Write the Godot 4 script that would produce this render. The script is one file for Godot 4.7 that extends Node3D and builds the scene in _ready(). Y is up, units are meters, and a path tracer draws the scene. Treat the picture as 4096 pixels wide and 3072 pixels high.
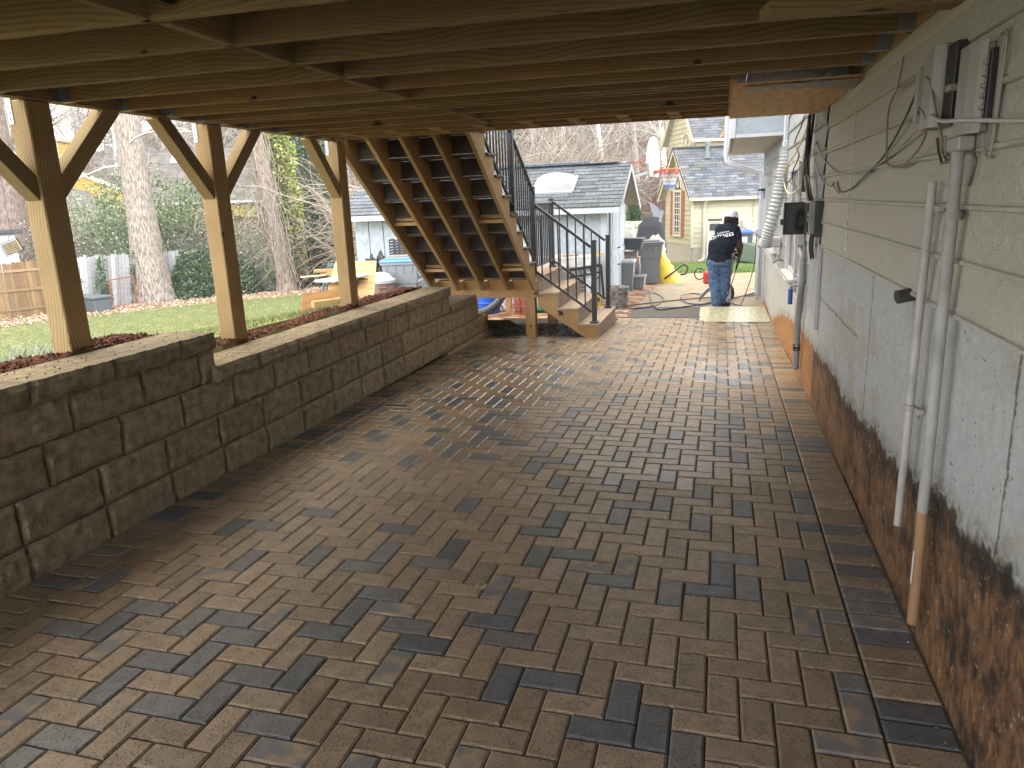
extends Node3D
# A covered patio of herringbone pavers under a timber deck, looking towards a back yard.

var rng := RandomNumberGenerator.new()
var taken := {}
var M := {}          # materials
var T := {}          # textures

func _ready() -> void:
	rng.seed = 4711
	setup_camera_and_light()
	make_textures()
	make_materials()
	build_ground()
	build_pavers()
	build_retaining_wall()
	build_house()
	build_deck()
	build_stairs()
	build_house_fittings()
	build_yard()
	build_shed()
	build_neighbours()
	build_clutter()
	build_person()
	build_trees()
	build_small()

func setup_camera_and_light() -> void:
	var cam := Camera3D.new()
	cam.name = "camera"
	cam.keep_aspect = Camera3D.KEEP_HEIGHT
	cam.fov = 55.4912
	cam.near = 0.05
	cam.far = 400.0
	# columns are the camera's right, up and back axes in the world
	cam.transform = Transform3D(Basis(CAM_R, CAM_U, CAM_B), Vector3(0, 1.55, 0))
	add_child(cam)
	cam.current = true
	var env := Environment.new()
	env.background_mode = Environment.BG_SKY
	var sm := ProceduralSkyMaterial.new()
	sm.sky_top_color = Color(0.86, 0.89, 0.95)
	sm.sky_horizon_color = Color(0.97, 0.97, 0.97)
	sm.sky_curve = 0.2
	sm.ground_horizon_color = Color(0.80, 0.80, 0.78)
	sm.ground_bottom_color = Color(0.25, 0.24, 0.22)
	sm.sun_angle_max = 1.0
	sm.energy_multiplier = SKY_E
	var sky := Sky.new()
	sky.sky_material = sm
	env.sky = sky
	env.tonemap_mode = Environment.TONE_MAPPER_LINEAR
	env.tonemap_exposure = EXPOSURE
	env.sdfgi_enabled = true
	env.ssao_enabled = true
	env.ssil_enabled = true
	env.fog_enabled = true
	env.fog_density = 0.0010
	env.fog_light_color = Color(0.93, 0.94, 0.95)
	var we := WorldEnvironment.new()
	we.name = "world_environment"
	we.environment = env
	add_child(we)
	var sun := DirectionalLight3D.new()
	sun.name = "sun"
	sun.light_energy = SUN_E
	sun.light_color = Color(1.0, 0.96, 0.88)
	sun.light_angular_distance = 60.0
	sun.shadow_enabled = true
	add_child(sun)
	sun.look_at_from_position(Vector3(-10, 24, -6), Vector3.ZERO, Vector3.UP)

const SKY_E := 1.12
const SUN_E := 0.2
const EXPOSURE := 8.8
const CAM_R := Vector3(0.962442, -0.038119, -0.268798)
const CAM_U := Vector3(-0.029223, 0.969796, -0.242162)
const CAM_B := Vector3(0.269910, 0.240922, 0.932258)

# ---------------------------------------------------------------- naming
func numbered(parent: Node, called: String) -> String:
	var key := str(parent.get_instance_id()) + called
	var k: int = taken.get(key, 0)
	taken[key] = k + 1
	return called if k == 0 else "%s_%03d" % [called, k]

func tag(o: Node, label := "", category := "", group := "") -> Node:
	if label != "": o.set_meta("label", label)
	if category != "": o.set_meta("category", category)
	if group != "": o.set_meta("group", group)
	return o

func thing(called: String, label: String, category: String, at := Vector3.ZERO, turn := 0.0, group := "") -> Node3D:
	var o := Node3D.new()
	o.name = numbered(self, called)
	add_child(o, true)
	o.position = at
	o.rotation.y = turn
	tag(o, label, category, group)
	return o

func copy_of(o: Node3D, called: String, at: Vector3, turn: float, label := "", s := 1.0) -> Node3D:
	var c: Node3D = o.duplicate()
	c.name = numbered(self, called)
	add_child(c, true)
	c.position = at
	c.rotation.y = turn
	c.scale = Vector3.ONE * s
	if label != "": c.set_meta("label", label)
	return c

# a mesh as a child; world=true: the mesh was built in world axes
func part(called: String, mb, m: Material, parent: Node3D, world := true) -> MeshInstance3D:
	var o := MeshInstance3D.new()
	o.name = numbered(parent, called)
	o.mesh = mb.mesh() if mb is MB else mb
	o.material_override = m
	parent.add_child(o, true)
	if world:
		var chain := Transform3D()
		var p: Node = parent
		while p != self:
			chain = (p as Node3D).transform * chain
			p = p.get_parent()
		o.transform = chain.affine_inverse()
	return o

func struct(called: String, mb, m: Material) -> MeshInstance3D:
	var o := MeshInstance3D.new()
	o.name = numbered(self, called)
	o.mesh = mb.mesh() if mb is MB else mb
	o.material_override = m
	add_child(o, true)
	o.set_meta("kind", "structure")
	return o

func solo(called: String, mb, m: Material, label: String, category: String, group := "") -> MeshInstance3D:
	var o := MeshInstance3D.new()
	o.name = numbered(self, called)
	o.mesh = mb.mesh() if mb is MB else mb
	o.material_override = m
	add_child(o, true)
	tag(o, label, category, group)
	return o

func stuff(o: Node) -> Node:
	o.set_meta("kind", "stuff")
	return o

# ---------------------------------------------------------------- mesh building
class MB:
	var v := PackedVector3Array()
	var n := PackedVector3Array()
	var t := PackedVector2Array()
	var c := PackedColorArray()
	var col := Color.WHITE
	var xf := Transform3D()
	var uo := Vector2.ZERO
	var us := Vector2.ONE

	func put(p: Vector3, nn: Vector3, uv: Vector2) -> void:
		v.append(p); n.append(nn); t.append(uv * us + uo); c.append(col)

	func tri3(a: Vector3, b: Vector3, d: Vector3, ua := Vector2.ZERO, ub := Vector2.ZERO, ud := Vector2.ZERO) -> void:
		var nn := (b - a).cross(d - a).normalized()
		put(a, nn, ua); put(d, nn, ud); put(b, nn, ub)

	# counter-clockwise as seen from outside
	func quad(a: Vector3, b: Vector3, d: Vector3, e: Vector3, u0 := Vector2(0, 0), u1 := Vector2(1, 0), u2 := Vector2(1, 1), u3 := Vector2(0, 1)) -> void:
		var nn := (d - a).cross(e - b).normalized()
		put(a, nn, u0); put(d, nn, u2); put(b, nn, u1)
		put(a, nn, u0); put(e, nn, u3); put(d, nn, u2)

	func quad_m(a: Vector3, b: Vector3, d: Vector3, e: Vector3) -> void:
		var w := (b - a).length(); var h := (e - a).length()
		quad(a, b, d, e, Vector2(0, 0), Vector2(w, 0), Vector2(w, h), Vector2(0, h))

	func quad_n(a: Vector3, b: Vector3, d: Vector3, e: Vector3, na: Vector3, nb: Vector3, nd: Vector3, ne: Vector3, u0: Vector2, u1: Vector2, u2: Vector2, u3: Vector2) -> void:
		put(a, na, u0); put(d, nd, u2); put(b, nb, u1)
		put(a, na, u0); put(e, ne, u3); put(d, nd, u2)

	# box centred on the transform, chamfered; uv in metres, u along the longest side
	func box(x: Transform3D, s: Vector3, bev := 0.0) -> void:
		var h := s * 0.5
		var ax := [x.basis.x, x.basis.y, x.basis.z]
		var hs := [h.x, h.y, h.z]
		var longest := 0
		if s.y > s.x and s.y >= s.z: longest = 1
		elif s.z > s.x and s.z > s.y: longest = 2
		for k in 3:
			var i := (k + 1) % 3
			var j := (k + 2) % 3
			for sg in [1.0, -1.0]:
				var sgf: float = sg
				var o: Vector3 = x.origin + ax[k] * hs[k] * sgf
				var a: Vector3 = ax[i] * (hs[i] - bev)
				var b: Vector3 = ax[j] * (hs[j] - bev) * sgf
				var ui: float = hs[i] * 2.0
				var uj: float = hs[j] * 2.0
				if i == longest or (j != longest and hs[i] >= hs[j]):
					quad(o - a - b, o + a - b, o + a + b, o - a + b, Vector2(0, 0), Vector2(ui, 0), Vector2(ui, uj), Vector2(0, uj))
				else:
					quad(o - a - b, o + a - b, o + a + b, o - a + b, Vector2(0, 0), Vector2(0, ui), Vector2(uj, ui), Vector2(uj, 0))
		if bev > 0.0:
			for k in 3:
				var i := (k + 1) % 3
				var j := (k + 2) % 3
				for si in [1.0, -1.0]:
					for sj in [1.0, -1.0]:
						var fi: float = si
						var fj: float = sj
						var l: Vector3 = ax[k] * (hs[k] - bev)
						var p: Vector3 = x.origin + ax[i] * hs[i] * fi + ax[j] * (hs[j] - bev) * fj
						var q: Vector3 = x.origin + ax[i] * (hs[i] - bev) * fi + ax[j] * hs[j] * fj
						var L: float = hs[k] * 2.0
						var u := [Vector2(0, 0), Vector2(L, 0), Vector2(L, bev), Vector2(0, bev)]
						if fi * fj > 0.0:
							quad(p - l, q - l, q + l, p + l, u[0], u[3], u[2], u[1])
						else:
							quad(p + l, q + l, q - l, p - l, u[1], u[2], u[3], u[0])
			for sx in [1.0, -1.0]:
				for sy in [1.0, -1.0]:
					for sz in [1.0, -1.0]:
						var X: Vector3 = x.basis.x * sx; var Y: Vector3 = x.basis.y * sy; var Z: Vector3 = x.basis.z * sz
						var pa := x.origin + X * h.x + Y * (h.y - bev) + Z * (h.z - bev)
						var pb := x.origin + X * (h.x - bev) + Y * h.y + Z * (h.z - bev)
						var pc := x.origin + X * (h.x - bev) + Y * (h.y - bev) + Z * h.z
						if sx * sy * sz > 0.0: tri3(pa, pb, pc)
						else: tri3(pa, pc, pb)

	# axis box from corner to corner
	func abox(lo: Vector3, hi: Vector3, bev := 0.0) -> void:
		box(Transform3D(Basis(), (lo + hi) * 0.5), (hi - lo).abs(), bev)

	# a bar of section w (along side) by h (along the other) from a to b
	func bar(a: Vector3, b: Vector3, w: float, h: float, upv := Vector3.UP, bev := 0.0) -> void:
		var z := (b - a)
		var L := z.length()
		z /= L
		var x := upv.cross(z)
		if x.length() < 0.01: x = Vector3.RIGHT.cross(z)
		x = x.normalized()
		var y := z.cross(x)
		box(Transform3D(Basis(x, y, z), (a + b) * 0.5), Vector3(w, h, L), bev)

	func tube(pts: Array, r0: float, sides := 6, r1 := -1.0, caps := true, radii := []) -> void:
		var m := pts.size()
		if m < 2: return
		var last_x := Vector3.ZERO
		var rings := []
		var norms := []
		var along := 0.0
		var us_ := []
		for i in m:
			var p: Vector3 = pts[i]
			var d: Vector3
			if i == 0: d = pts[1] - pts[0]
			elif i == m - 1: d = pts[m - 1] - pts[m - 2]
			else: d = (pts[i + 1] - pts[i]).normalized() + (pts[i] - pts[i - 1]).normalized()
			d = d.normalized()
			if d.length() < 0.5: d = Vector3.UP
			var xx: Vector3
			if last_x == Vector3.ZERO:
				xx = d.cross(Vector3(0.31, 0.89, 0.33)).normalized()
				if xx.length() < 0.5: xx = d.cross(Vector3.RIGHT).normalized()
			else:
				xx = (last_x - d * last_x.dot(d)).normalized()
				if xx.length() < 0.5: xx = d.cross(Vector3.RIGHT).normalized()
			last_x = xx
			var yy := d.cross(xx)
			var f := float(i) / (m - 1)
			var r: float = r0 if r1 < 0.0 else lerpf(r0, r1, f)
			if radii.size() == m: r = radii[i]
			if i > 0: along += (pts[i] - pts[i - 1]).length()
			us_.append(along)
			var ring := []
			var nr := []
			for k in sides + 1:
				var a := TAU * k / sides
				var nn := xx * cos(a) + yy * sin(a)
				ring.append(p + nn * r)
				nr.append(nn)
			rings.append(ring)
			norms.append(nr)
		for i in m - 1:
			for k in sides:
				var w := TAU * maxf(r0, 0.002) / sides
				quad_n(rings[i][k], rings[i][k + 1], rings[i + 1][k + 1], rings[i + 1][k], norms[i][k], norms[i][k + 1], norms[i + 1][k + 1], norms[i + 1][k],
					Vector2(us_[i], k * w), Vector2(us_[i], (k + 1) * w), Vector2(us_[i + 1], (k + 1) * w), Vector2(us_[i + 1], k * w))
		if caps:
			for k in sides:
				tri3(pts[0], rings[0][k + 1], rings[0][k])
				tri3(pts[m - 1], rings[m - 1][k], rings[m - 1][k + 1])

	# profile of (radius, height) turned about the y axis of a transform
	func lathe(x: Transform3D, prof: Array, sides := 16) -> void:
		for i in prof.size() - 1:
			var a: Vector2 = prof[i]
			var b: Vector2 = prof[i + 1]
			var sl := (b - a)
			var nr := Vector2(sl.y, -sl.x).normalized()
			for k in sides:
				var t0 := TAU * k / sides
				var t1 := TAU * (k + 1) / sides
				var d0 := x.basis.x * cos(t0) - x.basis.z * sin(t0)
				var d1 := x.basis.x * cos(t1) - x.basis.z * sin(t1)
				var n0 := (d0 * nr.x + x.basis.y * nr.y).normalized()
				var n1 := (d1 * nr.x + x.basis.y * nr.y).normalized()
				var Y := x.basis.y
				quad_n(x.origin + d0 * a.x + Y * a.y, x.origin + d1 * a.x + Y * a.y, x.origin + d1 * b.x + Y * b.y, x.origin + d0 * b.x + Y * b.y, n0, n1, n1, n0,
					Vector2(float(k) / sides, a.y), Vector2(float(k + 1) / sides, a.y), Vector2(float(k + 1) / sides, b.y), Vector2(float(k) / sides, b.y))

	# polygon in the xy plane of a transform, drawn out along its z (depth, centred)
	func prism(x: Transform3D, poly: PackedVector2Array, depth: float) -> void:
		var pp := poly
		if Geometry2D.is_polygon_clockwise(pp):
			pp = poly.duplicate(); pp.reverse()
		var idx := Geometry2D.triangulate_polygon(pp)
		var hz := x.basis.z * depth * 0.5
		var P := []
		for q in pp: P.append(x.origin + x.basis.x * q.x + x.basis.y * q.y)
		for i in range(0, idx.size(), 3):
			var a := idx[i]; var b := idx[i + 1]; var d := idx[i + 2]
			var ar := (pp[b] - pp[a]).cross(pp[d] - pp[a])
			if ar < 0.0:
				var sw := b; b = d; d = sw
			tri3(P[a] + hz, P[b] + hz, P[d] + hz, pp[a], pp[b], pp[d])
			tri3(P[a] - hz, P[d] - hz, P[b] - hz, pp[a], pp[d], pp[b])
		var run := 0.0
		for i in pp.size():
			var j := (i + 1) % pp.size()
			var L := (pp[j] - pp[i]).length()
			quad(P[i] - hz, P[j] - hz, P[j] + hz, P[i] + hz, Vector2(run, 0), Vector2(run + L, 0), Vector2(run + L, depth), Vector2(run, depth))
			run += L

	func add_mesh(o: MB, x: Transform3D) -> void:
		var nb := x.basis
		for i in o.v.size():
			v.append(x * o.v[i])
			n.append((nb * o.n[i]).normalized())
			t.append(o.t[i])
			c.append(o.c[i] * col)

	func arrays() -> Array:
		var a := []
		a.resize(Mesh.ARRAY_MAX)
		a[Mesh.ARRAY_VERTEX] = v
		a[Mesh.ARRAY_NORMAL] = n
		a[Mesh.ARRAY_TEX_UV] = t
		a[Mesh.ARRAY_COLOR] = c
		return a

	func mesh() -> ArrayMesh:
		var m := ArrayMesh.new()
		m.add_surface_from_arrays(Mesh.PRIMITIVE_TRIANGLES, arrays())
		return m

	# every triangle gets its own normal, so that ribs and folds catch the light
	func flat() -> MB:
		for i in range(0, v.size(), 3):
			var nn := (v[i + 2] - v[i]).cross(v[i + 1] - v[i]).normalized()
			for k in 3: n[i + k] = nn
		return self

	func smooth(eps := 0.0005) -> MB:
		# average the normals of corners that share a place
		var acc := {}
		for i in v.size():
			var k := Vector3i((v[i] / eps).round())
			acc[k] = acc.get(k, Vector3.ZERO) + n[i]
		for i in v.size():
			var k := Vector3i((v[i] / eps).round())
			var s: Vector3 = acc[k]
			if s.length() > 0.001: n[i] = s.normalized()
		return self

func xf(p: Vector3, yaw := 0.0, pitch := 0.0, roll := 0.0) -> Transform3D:
	return Transform3D(Basis.from_euler(Vector3(pitch, yaw, roll)), p)

func rv(a: float, b: float) -> float:
	return rng.randf_range(a, b)

func lin(r: float, g: float, b: float) -> Color:   # linear base colour -> sRGB for albedo_color
	return Color(r, g, b).linear_to_srgb()

# a smooth path through points
func path(pts: Array, per := 5) -> Array:
	var out := []
	var m := pts.size()
	for i in m - 1:
		var p0: Vector3 = pts[maxi(i - 1, 0)]
		var p1: Vector3 = pts[i]
		var p2: Vector3 = pts[i + 1]
		var p3: Vector3 = pts[mini(i + 2, m - 1)]
		for k in per:
			var s := float(k) / per
			out.append(0.5 * ((2.0 * p1) + (p2 - p0) * s + (2.0 * p0 - 5.0 * p1 + 4.0 * p2 - p3) * s * s + (3.0 * p1 - p0 - 3.0 * p2 + p3) * s * s * s))
	out.append(pts[m - 1])
	return out

# ---------------------------------------------------------------- ground heights
const GZ := [-60.0, -40.0, -25.0, -16.0, -12.0, -10.5, -9.0, -7.5, -5.5, -4.0, -2.0, 2.0, 12.0]
const GY := [-1.5, -1.2, -0.75, -0.33, -0.25, -0.215, -0.16, -0.095, -0.055, -0.035, -0.025, -0.02, 0.0]
func interp(z: float, zs: Array, ys: Array) -> float:
	if z <= zs[0]: return ys[0]
	for i in zs.size() - 1:
		if z <= zs[i + 1]:
			return lerpf(ys[i], ys[i + 1], (z - zs[i]) / (zs[i + 1] - zs[i]))
	return ys[-1]
func gy(z: float) -> float:
	return interp(z, GZ, GY)
# the yard, left of the retaining wall and beyond the stairs
func yard(x: float, z: float) -> float:
	var near := interp(z, [-60.0, -40.0, -25.0, -16.0, -12.0, -10.6, -9.4, -8.6, -7.6, -4.2, -3.2, 12.0], [-1.5, -1.2, -0.75, -0.33, -0.27, -0.24, -0.14, 0.30, 0.60, 0.68, 0.80, 0.85])
	var t := clampf((-3.5 - x) / 17.0, 0.0, 1.6)
	var far := interp(z, [-60.0, -30.0, -22.0, -10.0, 12.0], [-2.1, -1.9, -1.75, -1.6, -1.2])
	t = t * (1.0 if t < 1.0 else 1.0 / t)
	var k := t * (1.0 - 0.25 * t) / 0.75
	return lerpf(near, far, k)
# ---------------------------------------------------------------- textures
func noise(kind: int, freq: float, sd: int, oct := 4) -> FastNoiseLite:
	var f := FastNoiseLite.new()
	f.noise_type = kind
	f.frequency = freq
	f.seed = sd
	f.fractal_octaves = oct
	return f

func tex_of(w: int, h: int, rgb: PackedByteArray) -> ImageTexture:
	return ImageTexture.create_from_image(Image.create_from_data(w, h, false, Image.FORMAT_RGB8, rgb))

func normal_of(w: int, h: int, grey: PackedByteArray, k: float) -> ImageTexture:
	var im := Image.create_from_data(w, h, false, Image.FORMAT_L8, grey)
	im.convert(Image.FORMAT_RGB8)
	im.bump_map_to_normal_map(k)
	return ImageTexture.create_from_image(im)

func mixc(a: Color, b: Color, t: float) -> Color:
	return a.lerp(b, clampf(t, 0.0, 1.0))

# treated pine: growth rings cut along the grain, a few knots. u wraps, v is wide enough for one board.
func wood_tex(key: String, sd: int, light: Color, dark: Color, knots: Array, rings: float, flat_at: float) -> void:
	var w := 640
	var h := 192
	var na := noise(FastNoiseLite.TYPE_SIMPLEX_SMOOTH, 0.5, sd, 2)
	var nb := noise(FastNoiseLite.TYPE_SIMPLEX_SMOOTH, 1.0, sd + 1, 3)
	var out := PackedByteArray(); out.resize(w * h * 3)
	var gr := PackedByteArray(); gr.resize(w * h)
	for x in w:
		var u := float(x) / w
		var cx := cos(TAU * u)
		var sx := sin(TAU * u)
		for y in h:
			var vv := float(y) / h
			var bend := na.get_noise_3d(cx * 0.9, sx * 0.9, vv * 0.7) * 0.20
			var d := absf(vv - flat_at + bend)
			var kd := 0.0
			var inside := 0.0
			for kn in knots:
				var du: float = absf(u - kn[0])
				du = minf(du, 1.0 - du) * 7.0
				var dv: float = (vv - kn[1])
				var rr := sqrt(du * du + dv * dv * 1.2) / float(kn[2])
				kd += 0.16 * exp(-rr * rr * 0.35) * signf(dv + 0.0001)
				if rr < 1.0: inside = maxf(inside, smoothstep(1.0, 0.75, rr))
				elif rr < 1.5: inside = maxf(inside, 0.25 * (1.5 - rr) * 2.0)
			d += kd * 0.5
			var q := pow(d, 0.85) * rings
			var s := fposmod(q, 1.0)
			var late := smoothstep(0.45, 0.92, s) * (1.0 - smoothstep(0.94, 1.0, s))
			var fine := nb.get_noise_3d(cx * 5.0, sx * 5.0, vv * 42.0)
			var mott := na.get_noise_3d(cx * 2.0 + 7.0, sx * 2.0, vv * 2.0)
			var c := mixc(light, dark, late * 0.52 + 0.14 * fine + 0.20 * mott + 0.05)
			if inside > 0.0: c = mixc(c, Color(0.17, 0.10, 0.06), inside * 0.85)
			var i := (y * w + x)
			out[i * 3] = int(clampf(c.r, 0, 1) * 255)
			out[i * 3 + 1] = int(clampf(c.g, 0, 1) * 255)
			out[i * 3 + 2] = int(clampf(c.b, 0, 1) * 255)
			gr[i] = int(clampf(0.6 - late * 0.3 + fine * 0.2 - inside * 0.2, 0, 1) * 255)
	T[key] = tex_of(w, h, out)
	T[key + "_n"] = normal_of(w, h, gr, 2.0)

# speckled grey multiplier with pits; tiles
func speckle_tex(key: String, sd: int, size: int, pits: float, contrast: float, bump: float, blotch := 0.5) -> void:
	var na := noise(FastNoiseLite.TYPE_SIMPLEX_SMOOTH, 0.012, sd, 4)
	var nb := noise(FastNoiseLite.TYPE_VALUE, 0.32, sd + 3, 2)
	var a := na.get_seamless_image(size, size).get_data()
	var b := nb.get_seamless_image(size, size).get_data()
	var out := PackedByteArray(); out.resize(size * size * 3)
	var gr := PackedByteArray(); gr.resize(size * size)
	for i in size * size:
		var fa := a[i] / 255.0 - 0.5
		var fb := b[i] / 255.0
		var g := 0.82 + fa * contrast * blotch + (fb - 0.5) * contrast * 0.55
		var pit := smoothstep(pits + 0.06, pits, fb)
		g -= pit * 0.32
		g += smoothstep(0.86, 0.95, fb) * 0.12
		var q := int(clampf(g, 0, 1) * 255)
		out[i * 3] = q; out[i * 3 + 1] = q; out[i * 3 + 2] = q
		gr[i] = int(clampf(0.55 + fa * 0.3 + (fb - 0.5) * 0.4 - pit * 0.4, 0, 1) * 255)
	T[key] = tex_of(size, size, out)
	T[key + "_n"] = normal_of(size, size, gr, bump)

# two colours blended by noise, tiles
func blend_tex(key: String, sd: int, size: int, freq: float, cols: Array, bump: float, oct := 5, fine := 0.25) -> void:
	var na := noise(FastNoiseLite.TYPE_SIMPLEX_SMOOTH, freq, sd, oct)
	var nb := noise(FastNoiseLite.TYPE_VALUE, 0.35, sd + 9, 2)
	var a := na.get_seamless_image(size, size).get_data()
	var b := nb.get_seamless_image(size, size).get_data()
	var out := PackedByteArray(); out.resize(size * size * 3)
	var gr := PackedByteArray(); gr.resize(size * size)
	for i in size * size:
		var f := clampf((a[i] / 255.0 - 0.5) * 1.7 + 0.5 + (b[i] / 255.0 - 0.5) * fine, 0.0, 0.999) * (cols.size() - 1)
		var k := int(f)
		var c: Color = cols[k].lerp(cols[k + 1], f - k)
		out[i * 3] = int(c.r * 255); out[i * 3 + 1] = int(c.g * 255); out[i * 3 + 2] = int(c.b * 255)
		gr[i] = int(clampf(a[i] * 0.6 + b[i] * 0.4, 0, 255))
	T[key] = tex_of(size, size, out)
	if bump > 0.0: T[key + "_n"] = normal_of(size, size, gr, bump)

# embossed wood grain of hardboard siding: wavy ridges
func emboss_tex() -> void:
	var w := 512
	var h := 256
	var na := noise(FastNoiseLite.TYPE_SIMPLEX_SMOOTH, 1.0, 77, 2)
	var gr := PackedByteArray(); gr.resize(w * h)
	for x in w:
		var u := TAU * x / w
		var cx := cos(u) * 1.1
		var sx := sin(u) * 1.1
		for y in h:
			var vv := float(y) / h
			var cz := cos(TAU * vv) * 0.8
			var sz := sin(TAU * vv) * 0.8
			var d := vv * 17.0 + na.get_noise_3d(cx + cz * 0.9, sx + sz * 0.9, cz * 0.6) * 7.5 + na.get_noise_3d(cx * 5.0, sx * 5.0, cz * 4.0 + sz) * 0.7
			var s := fposmod(d, 1.0)
			gr[y * w + x] = int(clampf(0.35 + 0.5 * smoothstep(0.0, 0.5, s) * (1.0 - smoothstep(0.8, 1.0, s)), 0, 1) * 255)
	T.emboss_n = normal_of(w, h, gr, 3.0)

# painted block foundation with the line of old soil: u runs 14 m along the wall, v 1.6 m down
const MUD_Z := [-10.77, -9.46, -8.4, -7.09, -6.09, -5.52, -4.91, -4.63, -4.18, -3.67, -3.38, -3.08, -2.89, -2.56, -2.27, -2.09, -1.95, -1.0, 3.0]
const MUD_Y := [-0.19, 0.09, 0.243, 0.347, 0.354, 0.376, 0.406, 0.376, 0.37, 0.432, 0.442, 0.463, 0.503, 0.534, 0.571, 0.587, 0.6, 0.66, 0.7]
func foundation_tex() -> void:
	var w := 1792
	var h := 320
	var na := noise(FastNoiseLite.TYPE_SIMPLEX_SMOOTH, 0.02, 5, 4)
	var nb := noise(FastNoiseLite.TYPE_SIMPLEX_SMOOTH, 0.11, 6, 3)
	var nc := noise(FastNoiseLite.TYPE_VALUE, 0.6, 8, 1)
	var out := PackedByteArray(); out.resize(w * h * 3)
	var gr := PackedByteArray(); gr.resize(w * h)
	var paint := Color(0.655, 0.66, 0.65)
	var bare := Color(0.61, 0.60, 0.53)
	var soil := Color(0.50, 0.37, 0.245)
	var soil2 := Color(0.38, 0.27, 0.18)
	var black := Color(0.14, 0.12, 0.10)
	for x in w:
		var z := 1.0 - 14.0 * x / w
		var line := interp(z, MUD_Z, MUD_Y) + na.get_noise_2d(x * 1.4, 3.0) * 0.05
		var darker := clampf((z + 6.5) / 4.5, 0.0, 1.0)
		for y in h:
			var yy := 1.25 - 1.6 * y / h
			var a := na.get_noise_2d(x, y * 0.8)
			var b := nb.get_noise_2d(x * 0.9, y * 0.5)
			var g := nc.get_noise_2d(x, y)
			var d := yy - line + b * 0.03 + na.get_noise_2d(x * 5.0, y * 3.4) * 0.025
			var c := mixc(paint, bare, smoothstep(0.05, 0.45, a + (0.25 if (z > -5.0 and z < -3.6 and yy < 0.95) else -0.15)) * 0.7)
			c = c * (1.0 + 0.05 * b + 0.03 * g)
			# seams of the blocks
			var sm := fposmod(z + 3.91 + 0.01 * a, 1.88)
			if sm < 0.010 + 0.012 * absf(b) and yy > 0.1: c = mixc(c, black, 0.55)
			if absf(yy - 0.78 - 0.012 * b) < 0.007 and z < -4.2: c = mixc(c, black, 0.35)
			if g > 0.78 and b > 0.15: c = mixc(c, black, 0.5)
			var mud := smoothstep(0.03, -0.02, d)
			if mud > 0.0:
				var so := mixc(soil, soil2, smoothstep(-0.5, 0.8, b * 0.7 + a * 1.0 + darker * 0.4))
				so = mixc(so, black, smoothstep(0.15, 0.75, b * 0.7 + 0.8 * a + darker * 0.35 - 0.2) * 0.7)
				so = mixc(so, black, smoothstep(-0.15, -0.02, d) * (0.75 + 0.4 * b) * (0.5 + 0.5 * darker))
				if z < -6.0: so = mixc(so, Color(0.70, 0.48, 0.28), 0.6)
				if g > 0.86: so = Color(0.75, 0.70, 0.62)
				c = mixc(c, so, mud)
			elif d < 0.2: c = mixc(c, black, smoothstep(0.10, 0.0, d) * clampf(0.25 + 0.6 * b, 0.0, 0.6))
			var i := y * w + x
			out[i * 3] = int(clampf(c.r, 0, 1) * 255)
			out[i * 3 + 1] = int(clampf(c.g, 0, 1) * 255)
			out[i * 3 + 2] = int(clampf(c.b, 0, 1) * 255)
			gr[i] = int(clampf(0.5 + b * (0.12 + 0.35 * mud) + a * 0.2 + g * (0.05 + 0.12 * mud), 0, 1) * 255)
	T.found = tex_of(w, h, out)
	T.found_n = normal_of(w, h, gr, 2.5)

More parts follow.
